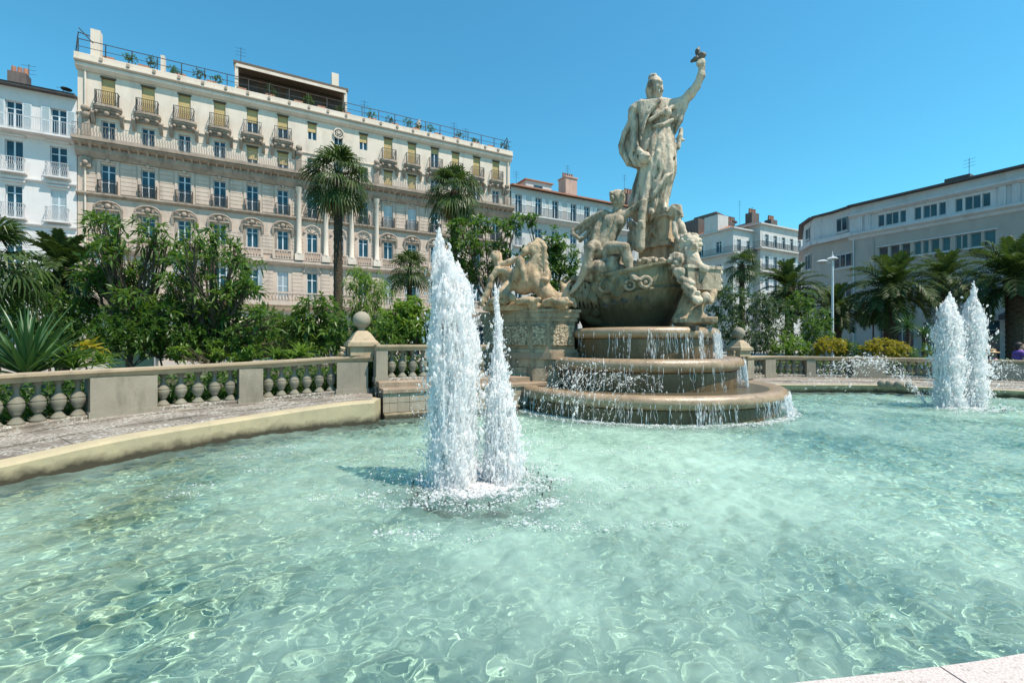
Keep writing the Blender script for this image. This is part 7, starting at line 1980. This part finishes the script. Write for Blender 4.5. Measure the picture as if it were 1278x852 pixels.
M['skin'] = plain('skin', (.42, .25, .17), .55, var=.06)
M['purple'] = plain('purple_cloth', (.16, .07, .30), .8)
M['hair'] = plain('dark_hair', (.03, .02, .016), .6)
M['straw'] = plain('straw_hat', (.55, .34, .16), .8)
M['pinkc'] = plain('pink_cloth', (.55, .30, .33), .8)
M['bluec'] = plain('dark_blue_trousers', (.03, .04, .08), .8)
def seated_person(label, px, py, Y, face, cloth, hat=None):
    """py is the top of the head; a person seated on the bench behind the balustrade"""
    c = at(px, py, Y); sh_ = c.z - 1.26
    t = thing('person', label, 'person', (c.x, c.y, sh_), face)
    V = Vol((-.42, -.75, -.02), (.42, .32, 1.30), .02)
    V.ell((0, -.02, 1.13), (.078, .095, .115), .03); V.ell((0, -.07, 1.06), (.05, .05, .05), .03); V.cap((0, -.11, 1.13), (0, -.125, 1.10), .012, .018, .01)
    for sx in (-1, 1):
        V.ell((sx * .03, -.112, 1.145), (.014, .014, .01), .006, sub=True); V.ell((sx * .08, 0, 1.12), (.015, .025, .035), .01)
    V.cap((0, 0, 1.02), (0, 0, .92), .052, .058, .04)
    V.cap((-.13, 0, .88), (.13, 0, .88), .075, .075, .06); V.chain([(0, 0, .84), (0, .02, .62), (0, .04, .48)], [.15, .135, .155], .08)
    for sx in (-1, 1):
        V.chain([(sx * .17, 0, .88), (sx * .24, -.06, .66), (sx * .16, -.28, .60)], [.058, .046, .034], .03)
        V.ell((sx * .15, -.33, .60), (.035, .05, .02), .02)
        for q in range(4): V.chain([(sx * (.125 + .016 * q), -.36, .60), (sx * (.125 + .016 * q), -.40 - .008 * (q in (1, 2)), .595), (sx * (.125 + .016 * q), -.42, .58)], [.009, .008, .007], .004)
        V.chain([(sx * .17, -.33, .60), (sx * .125, -.36, .615), (sx * .11, -.385, .61)], [.012, .01, .008], .006)
        V.chain([(sx * .09, .02, .47), (sx * .11, -.40, .48), (sx * .11, -.42, .08)], [.09, .065, .045], .04); V.chain([(sx * .11, -.42, .05), (sx * .12, -.60, .03)], [.045, .03], .03)
    node('body', V.mesh('body', M['skin']), t)
    V = Vol((-.42, -.4, .38), (.42, .3, 1.02), .02)
    V.cap((-.13, 0, .885), (.13, 0, .885), .09, .09, .06); V.chain([(0, 0, .84), (0, .02, .62), (0, .04, .45)], [.17, .155, .175], .08)
    for sx in (-1, 1): V.cap((sx * .17, 0, .885), (sx * .225, -.05, .70), .075, .066, .03)
    node('shirt', V.mesh('shirt', M[cloth]), t)
    V = Vol((-.3, -.62, .02), (.3, .25, .62), .022)
    for sx in (-1, 1): V.chain([(sx * .09, .03, .47), (sx * .11, -.40, .49), (sx * .11, -.42, .12)], [.11, .085, .065], .04)
    node('trousers', V.mesh('trousers', M['bluec']), t)
    V = Vol((-.14, -.14, .95), (.14, .16, 1.3), .015)
    V.ell((0, .015, 1.17), (.095, .105, .10), .02); V.ell((0, .07, 1.10), (.08, .06, .12), .03); V.ell((0, -.10, 1.10), (.07, .07, .08), .02, sub=True)
    node('hair', V.mesh('hair', M['hair']), t)
    if hat: MB().lathe([(.21, 1.18), (.20, 1.20), (.11, 1.215), (.10, 1.30), (.03, 1.32)], 14).build('hat', M[hat], t, 50)
    bn = thing('bench', 'plain bench under the seated ' + ('person in a straw hat' if hat else 'person in purple'), 'bench', (c.x, c.y, sh_), face)
    for i in range(3): MB().box(-.5, .5, -.16 + .14 * i, -.04 + .14 * i, .34, .375).build('seat_slat', M['brown_wood'], bn)
    for sx in (-.42, .42): MB().box(sx - .03, sx + .03, -.15, .22, sh_ * 0 - (sh_ - .16), .338).build('leg', M['iron'], bn)
seated_person('person in a purple top sitting behind the right balustrade at the photo edge', 1272, 427, 15.6, R(70), 'purple')
seated_person('person in a straw hat sitting behind the balustrade right of the far jets', 1238, 437, 16.2, R(20), 'pinkc', 'straw')
